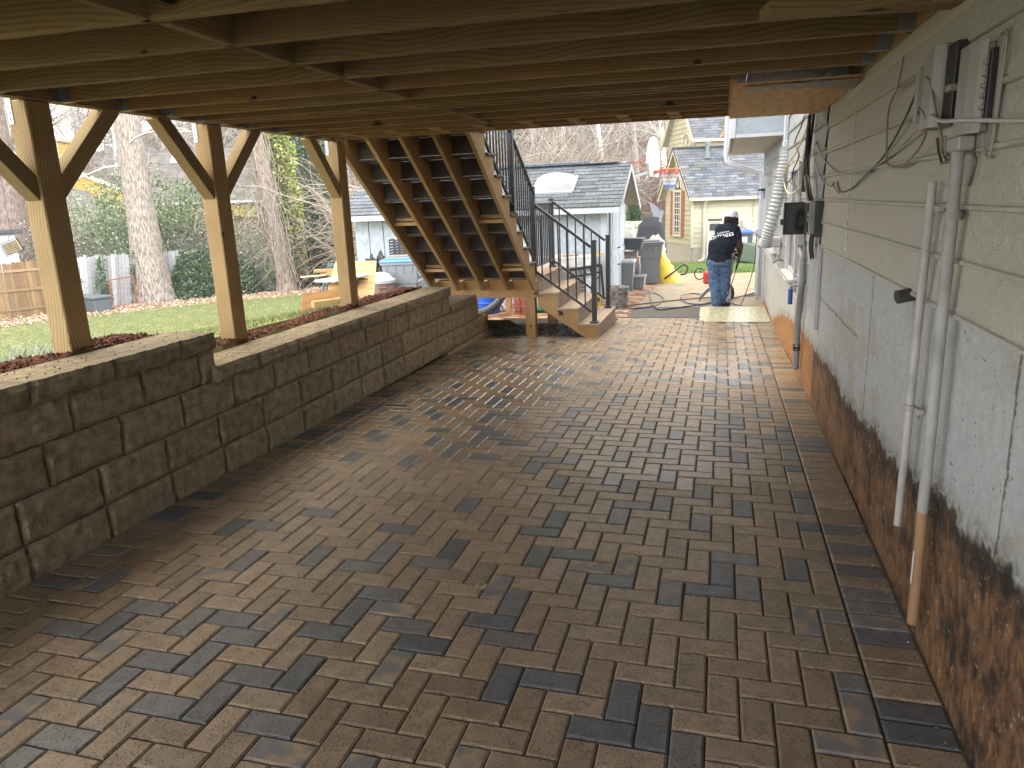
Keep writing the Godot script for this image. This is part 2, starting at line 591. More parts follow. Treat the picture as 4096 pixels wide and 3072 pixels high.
func make_textures() -> void:
	wood_tex("pine_a", 11, Color(0.80, 0.69, 0.51), Color(0.56, 0.42, 0.26), [[0.22, 0.30, 0.10]], 14.0, 0.42)
	wood_tex("pine_b", 37, Color(0.79, 0.68, 0.50), Color(0.58, 0.44, 0.27), [[0.55, 0.45, 0.055], [0.9, 0.7, 0.04]], 19.0, 0.75)
	wood_tex("ply", 91, Color(0.85, 0.71, 0.53), Color(0.73, 0.56, 0.39), [], 6.0, 0.1)
	speckle_tex("paver", 3, 320, 0.22, 0.34, 2.2)
	speckle_tex("rock", 17, 320, 0.16, 0.30, 5.0, 0.9)
	emboss_tex()
	foundation_tex()
	blend_tex("soil", 51, 256, 0.03, [Color(0.24, 0.13, 0.08), Color(0.43, 0.24, 0.15), Color(0.55, 0.33, 0.22)], 4.0)
	blend_tex("lawn", 52, 512, 0.012, [Color(0.42, 0.42, 0.22), Color(0.50, 0.52, 0.27), Color(0.60, 0.60, 0.33), Color(0.68, 0.64, 0.42)], 3.0, 5, 0.7)
	blend_tex("drive", 53, 512, 0.010, [Color(0.58, 0.56, 0.52), Color(0.66, 0.62, 0.56), Color(0.70, 0.62, 0.50), Color(0.66, 0.52, 0.37)], 1.5, 5, 0.15)
	blend_tex("earth", 61, 256, 0.02, [Color(0.50, 0.30, 0.18), Color(0.64, 0.45, 0.31), Color(0.74, 0.60, 0.46), Color(0.78, 0.70, 0.60)], 2.0, 5, 0.5)
	blend_tex("rusty", 62, 128, 0.03, [Color(0.56, 0.40, 0.32), Color(0.70, 0.66, 0.63), Color(0.77, 0.77, 0.76), Color(0.80, 0.81, 0.81)], 1.0, 3, 0.1)
	blend_tex("bark", 54, 256, 0.045, [Color(0.46, 0.42, 0.39), Color(0.60, 0.56, 0.52), Color(0.70, 0.66, 0.62)], 6.0, 5, 0.8)
	blend_tex("leaf_litter", 55, 256, 0.06, [Color(0.32, 0.22, 0.16), Color(0.55, 0.40, 0.30), Color(0.72, 0.58, 0.46)], 4.0, 4, 0.8)
	blend_tex("gravel", 56, 256, 0.16, [Color(0.16, 0.16, 0.16), Color(0.36, 0.35, 0.34), Color(0.62, 0.60, 0.57)], 6.0, 2, 0.5)
	blend_tex("shingle", 57, 256, 0.05, [Color(0.62, 0.62, 0.62), Color(0.85, 0.85, 0.85), Color(1, 1, 1)], 2.0, 3, 0.9)
	blend_tex("cloth", 58, 256, 0.02, [Color(0.72, 0.72, 0.72), Color(0.88, 0.88, 0.88), Color(1, 1, 1)], 2.0, 4, 0.3)
	blend_tex("mild", 63, 256, 0.02, [Color(0.88, 0.88, 0.88), Color(0.95, 0.95, 0.95), Color(1, 1, 1)], 1.0, 4, 0.3)
	blend_tex("slab", 59, 256, 0.02, [Color(0.66, 0.64, 0.52), Color(0.78, 0.76, 0.66), Color(0.86, 0.85, 0.78)], 1.0, 5, 0.2)
	blend_tex("paver_mix", 60, 320, 0.012, [Color(0.43, 0.43, 0.435), Color(0.45, 0.44, 0.43), Color(0.53, 0.475, 0.41), Color(0.61, 0.53, 0.435)], 2.2, 4, 0.22)

func mat(key: String, albedo: Color, rough: float, tex := "", tile := Vector2.ONE, vcol := false, nscale := 1.0, spec := 0.5) -> StandardMaterial3D:
	var m := StandardMaterial3D.new()
	m.resource_name = key
	m.albedo_color = albedo
	m.roughness = rough
	m.metallic_specular = spec
	if tex != "":
		if T.has(tex): m.albedo_texture = T[tex]
		if T.has(tex + "_n"):
			m.normal_enabled = true
			m.normal_texture = T[tex + "_n"]
			m.normal_scale = nscale
		m.uv1_scale = Vector3(1.0 / tile.x, 1.0 / tile.y, 1)
	m.vertex_color_use_as_albedo = vcol
	M[key] = m
	return m

func make_materials() -> void:
	mat("wood_a", Color.WHITE, 0.75, "pine_a", Vector2(2.1, 0.30), true, 0.5)
	mat("wood_b", Color.WHITE, 0.75, "pine_b", Vector2(2.3, 0.30), true, 0.5)
	mat("ply", Color.WHITE, 0.75, "ply", Vector2(1.6, 0.6), true, 0.4)
	mat("paver", Color.WHITE, 0.47, "paver", Vector2(0.42, 0.42), true, 0.7)
	mat("paver_damp", Color.WHITE, 0.36, "paver", Vector2(0.42, 0.42), true, 0.55)
	mat("paver_wet", Color.WHITE, 0.27, "paver", Vector2(0.42, 0.42), true, 0.3)
	mat("bed", lin(0.10, 0.075, 0.055), 0.9, "gravel", Vector2(0.2, 0.2))
	mat("block", Color.WHITE, 0.85, "rock", Vector2(0.33, 0.33), true, 1.0)
	var f := mat("found", Color.WHITE, 0.75, "found", Vector2(14.0, 1.6), false, 1.0)
	f.texture_repeat = true
	mat("siding", Color.WHITE, 0.6, "", Vector2.ONE, true)
	M.siding.normal_enabled = true
	M.siding.normal_texture = T.emboss_n
	M.siding.normal_scale = 1.3
	M.siding.uv1_scale = Vector3(1.0 / 0.62, 1.0 / 0.36, 1)
	mat("paint", Color.WHITE, 0.5, "", Vector2.ONE, true)
	mat("paint_rough", Color.WHITE, 0.7, "mild", Vector2(0.8, 0.8), true, 0.3)
	mat("black_metal", lin(0.012, 0.012, 0.014), 0.42)
	mat("galv", lin(0.28, 0.285, 0.285), 0.5)
	M.galv.metallic = 0.7
	mat("plastic", Color.WHITE, 0.45, "", Vector2.ONE, true)
	mat("soil", Color.WHITE, 0.95, "soil", Vector2(0.5, 0.5), true)
	mat("lawn", Color.WHITE, 0.95, "lawn", Vector2(3.1, 3.1), true)
	mat("drive", Color.WHITE, 0.55, "drive", Vector2(4.3, 4.3), true, 0.5)
	mat("earth", Color.WHITE, 0.7, "earth", Vector2(2.1, 2.1), true)
	mat("litter", Color.WHITE, 0.95, "leaf_litter", Vector2(0.6, 0.6), true)
	mat("gravel", Color.WHITE, 0.85, "gravel", Vector2(0.5, 0.5), true)
	mat("slab", Color.WHITE, 0.3, "slab", Vector2(1.4, 0.35), true, 0.4)
	mat("bark", Color.WHITE, 0.9, "bark", Vector2(4.3, 0.83), true)
	mat("twig", Color.WHITE, 0.9, "", Vector2.ONE, true)
	mat("leaf", Color.WHITE, 0.65, "", Vector2.ONE, true)
	M.leaf.cull_mode = BaseMaterial3D.CULL_DISABLED
	M.leaf.backlight_enabled = true
	M.leaf.backlight = Color(0.25, 0.28, 0.10)
	mat("shingle", Color.WHITE, 0.9, "shingle", Vector2(0.7, 0.7), true)
	mat("cloth", Color.WHITE, 0.85, "cloth", Vector2(0.3, 0.3), true)
	mat("skin", Color.WHITE, 0.55, "", Vector2.ONE, true)
	mat("glass", Color(0.55, 0.62, 0.68, 0.35), 0.05)
	M.glass.transparency = BaseMaterial3D.TRANSPARENCY_ALPHA
	mat("dark_glass", lin(0.03, 0.035, 0.04), 0.08)
	mat("bag", Color.WHITE, 0.22, "", Vector2.ONE, true)
	mat("cloth_fine", Color.WHITE, 0.88, "cloth", Vector2(0.25, 0.25), true, 0.4, 0.25)
	mat("spray", Color(0.95, 0.97, 1.0, 0.5), 0.3)
	M.spray.transparency = BaseMaterial3D.TRANSPARENCY_ALPHA
	mat("bucket", Color.WHITE, 0.5, "rusty", Vector2(0.5, 0.35), true)
	mat("sky_pane", lin(0.5, 0.52, 0.55), 0.08)
	M.sky_pane.metallic = 0.6
	mat("mix", Color.WHITE, 0.6, "paver_mix", Vector2(0.42, 0.42), true, 0.7)
# ---------------------------------------------------------------- ground and pavers
func sheet(mb: MB, x0: float, x1: float, z0: float, z1: float, nx: int, nz: int, height: Callable, lift := 0.0) -> void:
	var H := []
	for j in nz + 1:
		var row := []
		for i in nx + 1:
			var x := lerpf(x0, x1, float(i) / nx)
			var z := lerpf(z0, z1, float(j) / nz)
			row.append(Vector3(x, height.call(x, z) + lift, z))
		H.append(row)
	for j in nz:
		for i in nx:
			var a: Vector3 = H[j][i]; var b: Vector3 = H[j][i + 1]; var d: Vector3 = H[j + 1][i + 1]; var e: Vector3 = H[j + 1][i]
			# z runs away from the viewer (z1 < z0)
			mb.quad(a, b, d, e, Vector2(a.x, a.z), Vector2(b.x, b.z), Vector2(d.x, d.z), Vector2(e.x, e.z))

func build_ground() -> void:
	# lawn and yard, one sheet that reaches the horizon on the left and far side
	var mb := MB.new()
	mb.col = Color(0.50, 0.54, 0.44)
	sheet(mb, -150.0, -24.0, 40.0, -150.0, 12, 20, func(x, z): return yard(x, z) - 0.02)
	sheet(mb, -24.0, -3.75, 30.0, -9.0, 42, 60, yard)
	sheet(mb, -24.0, -2.6, -9.0, -60.0, 42, 70, yard)
	sheet(mb, -24.0, -2.6, -60.0, -150.0, 8, 10, yard)
	sheet(mb, -2.6, 150.0, -60.0, -150.0, 12, 10, yard)
	mb.smooth(0.002)
	struct("lawn_ground", mb, M.lawn)
	# bare driveway beyond the pavers, and the ground below the house
	mb = MB.new()
	mb.col = Color(0.62, 0.60, 0.56)
	sheet(mb, -2.6, 60.0, -11.14, -60.0, 40, 60, func(x, z): return gy(z))
	sheet(mb, 0.7, 60.0, 30.0, -11.14, 8, 20, func(x, z): return gy(z) - 0.01)
	mb.smooth(0.002)
	struct("driveway_ground", mb, M.drive)
	# bedding under the pavers
	mb = MB.new()
	sheet(mb, -3.3, 0.9, 6.0, -11.16, 6, 60, func(x, z): return gy(z) - 0.013)
	struct("paver_bedding", mb, M.bed)

const U := 0.1022
const X0 := 0.508
const Z0 := -1.951

func wet_at(x: float, z: float) -> float:
	return clampf((-z - 2.6) / 4.6, 0.0, 1.0) + 0.14 * wetn.get_noise_2d(x * 1.6, z * 0.8) + 0.25 * smoothstep(-0.8, -2.2, x) * smoothstep(-3.5, -5.5, z)
var wetn: FastNoiseLite

func build_pavers() -> void:
	wetn = noise(FastNoiseLite.TYPE_SIMPLEX_SMOOTH, 0.5, 21, 3)
	var list := []     # [centre x, centre z, half x, half z, dark]
	var darks := {}
	for d in DARK: darks[Vector2i(d[0], d[1])] = 1
	var rows := 90
	for j in range(-14, rows):
		for i in range(-1, 33):
			var k := posmod(i - j, 4)
			var hx := 1.0; var hz := 0.5
			var ci := i + 1.0; var cj := j + 0.5
			if k == 3:
				hx = 0.5; hz = 1.0
				ci = i + 0.5; cj = j + 1.0
			elif k != 0: continue
			var lo := (ci - hx) * U; var hi := (ci + hx) * U
			var zc := Z0 - cj * U
			var most := X0 + (2.748 if zc > -9.34 else 1.270)
			lo = maxf(lo, 0.0); hi = minf(hi, most)
			if hi - lo < 0.03: continue
			var x := X0 - (lo + hi) * 0.5
			var z := Z0 - cj * U
			list.append([x, z, (hi - lo) * 0.5, hz * U, darks.has(Vector2i(i, j)), Vector2i(i, j)])
	# soldier courses along the house, along the retaining wall and beside the steps
	for k in range(-14, 90):
		var z := -1.94 - (k + 0.5) * U
		list.append([X0 + 0.104, z, 0.1022, U * 0.5, [1, 2, 6, 7, 8, 9, 11, 13, 15, 27, 28, 29].has(k), Vector2i(900, k)])
		if z > -9.35: list.append([-2.848, z, 0.1022, U * 0.5, rng.randf() < 0.3, Vector2i(901, k)])
		if z < -9.34: list.append([-1.375, z, 0.1022, U * 0.5, false, Vector2i(902, k)])
	var floor_ := thing("paver_floor", "herringbone floor of brown and charcoal concrete pavers", "paving", Vector3(-1.1, -0.05, -5.0))
	var near := []
	for p in list:
		var x: float = p[0]; var z: float = p[1]
		if z < -11.12: continue
		if z < -10.70 and x > -0.28: continue                # the slab at the door
		near.append(p)
	near.sort_custom(func(a, b): return a[1] > b[1])
	# which ones are seen largest: in view and near
	var seen := []
	var rest := []
	for p in near:
		var q := Vector3(p[0], 0, p[1]) - Vector3(0, 1.55, 0)
		var d := -q.dot(CAM_B)
		var px := q.dot(CAM_R) / maxf(d, 0.01); var py := q.dot(CAM_U) / maxf(d, 0.01)
		if d > 0.5 and absf(px) < 0.75 and absf(py) < 0.58 and seen.size() < 299: seen.append(p)
		elif d > 0.5 or p[1] > -6.0: rest.append(p)
	var browns := [Color(0.380, 0.272, 0.172), Color(0.350, 0.254, 0.164), Color(0.405, 0.292, 0.192), Color(0.325, 0.232, 0.150), Color(0.368, 0.258, 0.158)]
	var greys := [Color(0.170, 0.170, 0.172), Color(0.200, 0.192, 0.184), Color(0.145, 0.148, 0.152)]
	var stuffs := [MB.new(), MB.new(), MB.new()]
	var mats := [M.paver, M.paver_damp, M.paver_wet]
	for p in seen + rest:
		var hx: float = p[2]; var hz: float = p[3]
		var base := Vector3(p[0], gy(p[1]), p[1])
		var dark: bool = p[4]
		if not dark and p[1] < -4.4: dark = rng.randf() < 0.17
		var col: Color = greys[rng.randi() % 3] if dark else browns[rng.randi() % 5]
		col = col * rv(0.9, 1.1)
		col.a = 1.0
		var mix: bool = rng.randf() < (0.25 if dark else 0.05) and p[1] > -4.5
		var slope := atan2(gy(p[1] + 0.1) - gy(p[1] - 0.1), 0.2)
		var tr := xf(base + Vector3(0, rv(-0.0012, 0.0012) - 0.03, 0), 0.0, -slope + rv(-0.004, 0.004), rv(-0.004, 0.004))
		var w := wet_at(p[0], p[1])
		var mi := 0 if w < 0.35 else (1 if w < 0.8 else 2)
		if near.size() > 0 and seen.has(p):
			var mb := MB.new()
			mb.col = Color(0.9, 0.9, 0.9) if mix else col
			mb.uo = Vector2(rng.randf(), rng.randf())
			paver_shape(mb, Transform3D(), hx, hz)
			var o := part("paver", mb, M.mix if mix else mats[mi], floor_, false)
			o.position = tr.origin - floor_.position
			o.basis = tr.basis
		else:
			var mb: MB = stuffs[mi]
			mb.col = col
			mb.uo = Vector2(rng.randf(), rng.randf())
			paver_shape(mb, tr, hx, hz)
	for k in 3:
		if stuffs[k].v.size() > 0: stuff(part("paver_field", stuffs[k], mats[k], floor_))

func paver_shape(mb: MB, tr: Transform3D, hx: float, hz: float) -> void:
	var g := 0.0022
	var b := 0.0075
	var dp := 0.0055
	var ox := hx - g; var oz := hz - g
	var ix := ox - b; var iz := oz - b
	var P := func(x: float, y: float, z: float) -> Vector3: return tr * Vector3(x, y, z)
	var top := 0.03
	var T4 := [P.call(-ix, top, iz), P.call(ix, top, iz), P.call(ix, top, -iz), P.call(-ix, top, -iz)]
	var E4 := [P.call(-ox, top - dp, oz), P.call(ox, top - dp, oz), P.call(ox, top - dp, -oz), P.call(-ox, top - dp, -oz)]
	var B4 := [P.call(-ox, -0.01, oz), P.call(ox, -0.01, oz), P.call(ox, -0.01, -oz), P.call(-ox, -0.01, -oz)]
	mb.quad(T4[0], T4[1], T4[2], T4[3], Vector2(-ix, iz), Vector2(ix, iz), Vector2(ix, -iz), Vector2(-ix, -iz))
	for k in 4:
		var l := (k + 1) % 4
		mb.quad_m(E4[k], E4[l], T4[l], T4[k])
		mb.quad_m(B4[k], B4[l], E4[l], E4[k])

const DARK := [[24, -7], [14, -5], [23, -5], [26, -5], [11, -4], [16, -4], [17, -3], [20, -3], [21, -3], [24, -3], [5, -2], [6, -1], [7, -1], [18, -1], [19, -1], [22, -1], [23, -1], [0, 0], [7, 0], [11, 0], [15, 0], [27, 0], [28, 0], [9, 1], [21, 1], [24, 1], [14, 2], [18, 2], [22, 2], [26, 2], [-1, 3], [11, 3], [15, 3], [18, 3], [30, 3], [12, 4], [16, 4], [12, 5], [17, 5], [25, 5], [1, 6], [13, 6], [25, 6], [-1, 7], [6, 7], [19, 7], [22, 7], [3, 8], [4, 8], [8, 8], [16, 8], [19, 8], [4, 9], [9, 9], [12, 9], [16, 9], [28, 9], [1, 10], [10, 10], [26, 10], [3, 11], [19, 11], [12, 12], [24, 12], [12, 13], [5, 14], [9, 14], [17, 14], [-1, 15], [3, 16], [7, 16], [8, 16], [0, 17], [5, 18], [9, 18], [13, 18], [-1, 19], [10, 19], [7, 20], [15, 20], [23, 20], [27, 20], [13, 22], [14, 22], [18, 22], [21, 22], [-1, 23], [30, 23], [15, 24], [23, 24], [0, 25], [28, 25], [30, 26], [23, 27], [0, 28], [3, 28], [0, 29], [12, 29], [14, 30], [25, 30], [3, 31], [26, 31], [19, 32], [29, 33], [1, 34], [2, 34], [5, 34], [25, 34], [22, 35], [8, 37], [12, 37], [2, 39], [14, 39], [3, 44], [29, 45], [5, 46], [5, 50], [29, 50], [12, 53]]

# ---------------------------------------------------------------- retaining wall
func split_face(mb: MB, x: float, y0: float, y1: float, z0: float, z1: float, depth: float, sd: int, amp := 0.014, roundy := 0.008) -> void:
	# a block whose front (towards +x) is split rock; z0 > z1
	var nx := 22
	var ny := maxi(3, int((y1 - y0) / 0.024))
	var nn := noise(FastNoiseLite.TYPE_SIMPLEX_SMOOTH, 8.0, 100 + sd, 5)
	var G := []
	for j in ny + 1:
		var row := []
		for i in nx + 1:
			var fz := float(i) / nx; var fy := float(j) / ny
			var z := lerpf(z0, z1, fz); var y := lerpf(y0, y1, fy)
			var e := minf(minf(fz, 1.0 - fz) * (z0 - z1), minf(fy, 1.0 - fy) * (y1 - y0))
			var d := nn.get_noise_2d(z, y * 1.3) * amp - roundy * smoothstep(0.02, 0.0, e) * 2.0
			var jit := 0.002 if (i == 0 or i == nx or j == 0 or j == ny) else 0.0
			row.append(Vector3(x + d, y + rv(-jit, jit), z))
		G.append(row)
	var start := mb.v.size()
	for j in ny:
		for i in nx:
			var a: Vector3 = G[j][i]; var b: Vector3 = G[j][i + 1]; var c: Vector3 = G[j + 1][i + 1]; var e: Vector3 = G[j + 1][i]
			mb.quad(a, b, c, e, Vector2(-a.z, a.y), Vector2(-b.z, b.y), Vector2(-c.z, c.y), Vector2(-e.z, e.y))
	var _s := start
	# the other faces follow the edge of the front
	for i in nx:
		var a: Vector3 = G[ny][i]; var b: Vector3 = G[ny][i + 1]
		var a2 := Vector3(x - depth, y1, a.z); var b2 := Vector3(x - depth, y1, b.z)
		mb.quad(a, b, b2, a2, Vector2(a.x, a.z), Vector2(b.x, b.z), Vector2(b2.x, b2.z), Vector2(a2.x, a2.z))
		a = G[0][i + 1]; b = G[0][i]
		a2 = Vector3(x - depth, y0, a.z); b2 = Vector3(x - depth, y0, b.z)
		mb.quad(a, b, b2, a2, Vector2(a.x, a.z), Vector2(b.x, b.z), Vector2(b2.x, b2.z), Vector2(a2.x, a2.z))
	for j in ny:
		var a: Vector3 = G[j][nx]; var b: Vector3 = G[j + 1][nx]
		var a2 := Vector3(x - depth, a.y, z1); var b2 := Vector3(x - depth, b.y, z1)
		mb.quad(a, a2, b2, b, Vector2(a.x, a.y), Vector2(a2.x, a2.y), Vector2(b2.x, b2.y), Vector2(b.x, b.y))
		a = G[j][0]; b = G[j + 1][0]
		a2 = Vector3(x - depth, a.y, z0); b2 = Vector3(x - depth, b.y, z0)
		mb.quad(a2, a, b, b2, Vector2(a2.x, a2.y), Vector2(a.x, a.y), Vector2(b.x, b.y), Vector2(b2.x, b2.y))
	mb.quad_m(Vector3(x - depth, y0, z1), Vector3(x - depth, y0, z0), Vector3(x - depth, y1, z0), Vector3(x - depth, y1, z1))

func build_retaining_wall() -> void:
	var w := thing("retaining_wall", "stepped tan split face block retaining wall with flat cap stones", "retaining wall", Vector3(-3.1, 0, -4.0))
	# [front x, y0, y1, first z, last z, a joint]
	var rows := [
		[-2.982, 0.553, 0.753, 0.6, -3.76, -3.146],
		[-2.970, 0.345, 0.549, 0.6, -7.84, -2.946],
		[-2.958, 0.137, 0.341, 0.6, -8.83, -3.214],
		[-2.946, -0.073, 0.133, 0.6, -9.20, -2.75],
		[-2.936, -0.285, -0.077, -7.6, -9.46, -8.5]]
	var sd := 0
	var tones := [Color(0.46, 0.365, 0.232), Color(0.41, 0.325, 0.208), Color(0.48, 0.385, 0.25), Color(0.43, 0.345, 0.225)]
	for r in rows:
		var zs := []
		var z: float = r[5]
		while z < float(r[3]): z += 0.462
		zs.append(r[3])
		while z > float(r[4]) + 0.12:
			if z < float(r[3]) - 0.1: zs.append(z)
			z -= 0.462
		zs.append(r[4])
		for i in zs.size() - 1:
			var mb := MB.new()
			mb.col = tones[rng.randi() % 4] * rv(0.92, 1.06)
			mb.col.a = 1.0
			mb.uo = Vector2(rng.randf(), rng.randf())
			sd += 1
			split_face(mb, float(r[0]) + rv(-0.003, 0.003), r[1], r[2], float(zs[i]) - 0.004, float(zs[i + 1]) + 0.004, 0.27, sd)
			part("block", mb, M.block, w)
	# caps: [top, first z, last z, a joint]
	for r in [[0.855, 0.6, -3.735, -2.94], [0.645, -3.70, -7.825, -5.10], [0.441, -7.83, -8.725, -8.28]]:
		var zs := [r[1]]
		var z: float = r[3]
		while z < float(r[1]): z += 0.487
		while z > float(r[2]) + 0.12:
			if z < float(r[1]) - 0.1: zs.append(z)
			z -= 0.487
		zs.append(r[2])
		for i in zs.size() - 1:
			var mb := MB.new()
			mb.col = tones[rng.randi() % 4] * rv(0.86, 0.95)
			mb.col.a = 1.0
			mb.uo = Vector2(rng.randf(), rng.randf())
			sd += 1
			split_face(mb, -2.938 + rv(-0.003, 0.003), float(r[0]) - 0.1, r[0], float(zs[i]) - 0.002, float(zs[i + 1]) + 0.002, 0.33, sd, 0.014)
			part("cap_stone", mb, M.block, w)
	# loose red soil behind the caps
	var mb := MB.new()
	var nn := noise(FastNoiseLite.TYPE_SIMPLEX_SMOOTH, 4.0, 9, 4)
	var top := func(x: float, z: float) -> float:
		var cap := interp(z, [-9.2, -8.8, -8.7, -7.9, -7.8, -3.8, -3.68, 3.0], [-0.25, 0.1, 0.40, 0.42, 0.62, 0.63, 0.83, 0.84])
		var edge := smoothstep(-3.21, -3.285, x) * smoothstep(-3.8, -3.42, x)
		return lerpf(minf(cap, yard(x, z) + 0.02) - 0.05, cap + 0.035 + 0.05 * nn.get_noise_2d(x * 0.5, z * 0.35) + 0.022 * nn.get_noise_2d(x * 3.0, z * 3.0), edge)
	mb.col = Color(0.50, 0.44, 0.42)
	sheet(mb, -3.95, -3.272, 0.6, -9.1, 34, 300, top)
	mb.smooth()
	var bank := struct("soil_bank", mb, M.soil)
	# crumbs of soil
	var crumb := MB.new()
	for k in 4200:
		var z := rv(-8.8, -2.0); var x := -3.29 - absf(rng.randfn(0.0, 0.16))
		if k % 12 == 0: x = rv(-3.26, -3.0)
		var s := rv(0.004, 0.015) if x < -3.27 else rv(0.003, 0.007)
		var y: float = top.call(x, z) if x < -3.275 else (0.857 if z > -3.72 else (0.647 if z > -7.8 else 0.443))
		if x > -3.275 and z < -3.0 and rng.randf() < 0.5: continue
		crumb.col = Color(0.55, 0.48, 0.46) * rv(0.6, 1.2); crumb.col.a = 1.0
		crumb.box(xf(Vector3(x, y + s * 0.2, z), rv(0, 6), rv(0, 6), rv(0, 6)), Vector3(s, s * 0.8, s * 1.2), s * 0.25)
	var cr := solo("soil_crumbs", crumb, M.soil, "loose crumbs of red clay along the back of the retaining wall caps", "soil")
	stuff(cr)
# ---------------------------------------------------------------- the house on the right
const WX := 0.72
func lap_board(mb: MB, y0: float, y1: float, z0: float, z1: float, bead := true) -> void:
	# z0 > z1, face towards -x, a rounded bead along the lower edge
	var prof := [Vector2(0.716, y0), Vector2(0.703, y0 + 0.001), Vector2(0.6960, y0 + 0.005), Vector2(0.6965, y0 + 0.015), Vector2(0.7060, y0 + 0.0195), Vector2(0.7020, y0 + 0.026), Vector2(0.7095, y1)]
	if not bead: prof = [Vector2(0.716, y0), Vector2(0.702, y0 + 0.001), Vector2(0.7095, y1)]
	var run := 0.0
	for i in prof.size() - 1:
		var a: Vector2 = prof[i]; var b: Vector2 = prof[i + 1]
		var L := (b - a).length()
		mb.quad(Vector3(a.x, a.y, z1), Vector3(a.x, a.y, z0), Vector3(b.x, b.y, z0), Vector3(b.x, b.y, z1), Vector2(-z1, -run), Vector2(-z0, -run), Vector2(-z0, -run - L), Vector2(-z1, -run - L))
		run += L
	for z in [z0, z1]:
		var zz: float = z
		for i in range(1, prof.size() - 1):
			mb.tri3(Vector3(0.716, y1, zz), Vector3(prof[i].x, prof[i].y, zz), Vector3(prof[i + 1].x, prof[i + 1].y, zz))

func window_in(parent: Node3D, z0: float, z1: float, y0: float, y1: float, called := "window", bars := true) -> void:
	# a sash window in the long wall; z0 > z1, faces -x
	var w := MB.new()
	w.col = Color(0.42, 0.43, 0.44)
	var cw := 0.085
	w.abox(Vector3(0.672, y0, z0 - cw), Vector3(0.73, y1, z0), 0.004)
	w.abox(Vector3(0.672, y0, z1), Vector3(0.73, y1, z1 + cw), 0.004)
	w.abox(Vector3(0.668, y1 - cw, z1 - 0.015), Vector3(0.73, y1 + 0.012, z0 + 0.015), 0.004)
	var fr := part(called, w, M.paint, parent)
	var s := MB.new()
	s.col = Color(0.42, 0.43, 0.44)
	var my := (y0 + y1) * 0.5
	s.abox(Vector3(0.690, y0, z1 + cw), Vector3(0.715, y0 + 0.05, z0 - cw), 0.003)
	s.abox(Vector3(0.690, my - 0.02, z1 + cw), Vector3(0.715, my + 0.02, z0 - cw), 0.003)
	s.abox(Vector3(0.690, y0, z0 - cw - 0.045), Vector3(0.7155, y1 - cw, z0 - cw), 0.003)
	s.abox(Vector3(0.690, y0, z1 + cw), Vector3(0.7155, y1 - cw, z1 + cw + 0.045), 0.003)
	if bars: s.abox(Vector3(0.697, y0, (z0 + z1) * 0.5 - 0.012), Vector3(0.712, y1 - cw, (z0 + z1) * 0.5 + 0.012), 0.002)
	part("sash", s, M.paint, fr)
	var g := MB.new()
	g.quad_m(Vector3(0.706, y0, z1 + cw), Vector3(0.706, y0, z0 - cw), Vector3(0.706, y1 - cw, z0 - cw), Vector3(0.706, y1 - cw, z1 + cw))
	part("pane", g, M.dark_glass, fr)
	var c := MB.new()
	c.col = Color(0.44, 0.445, 0.445)
	var mid := Vector3(0.685, y0 - 0.012, (z0 + z1) * 0.5)
	c.box(Transform3D(Basis.from_euler(Vector3(0, 0, 0.16)), mid), Vector3(0.115, 0.026, z0 - z1 + 0.10), 0.004)
	part("sill", c, M.paint, fr)

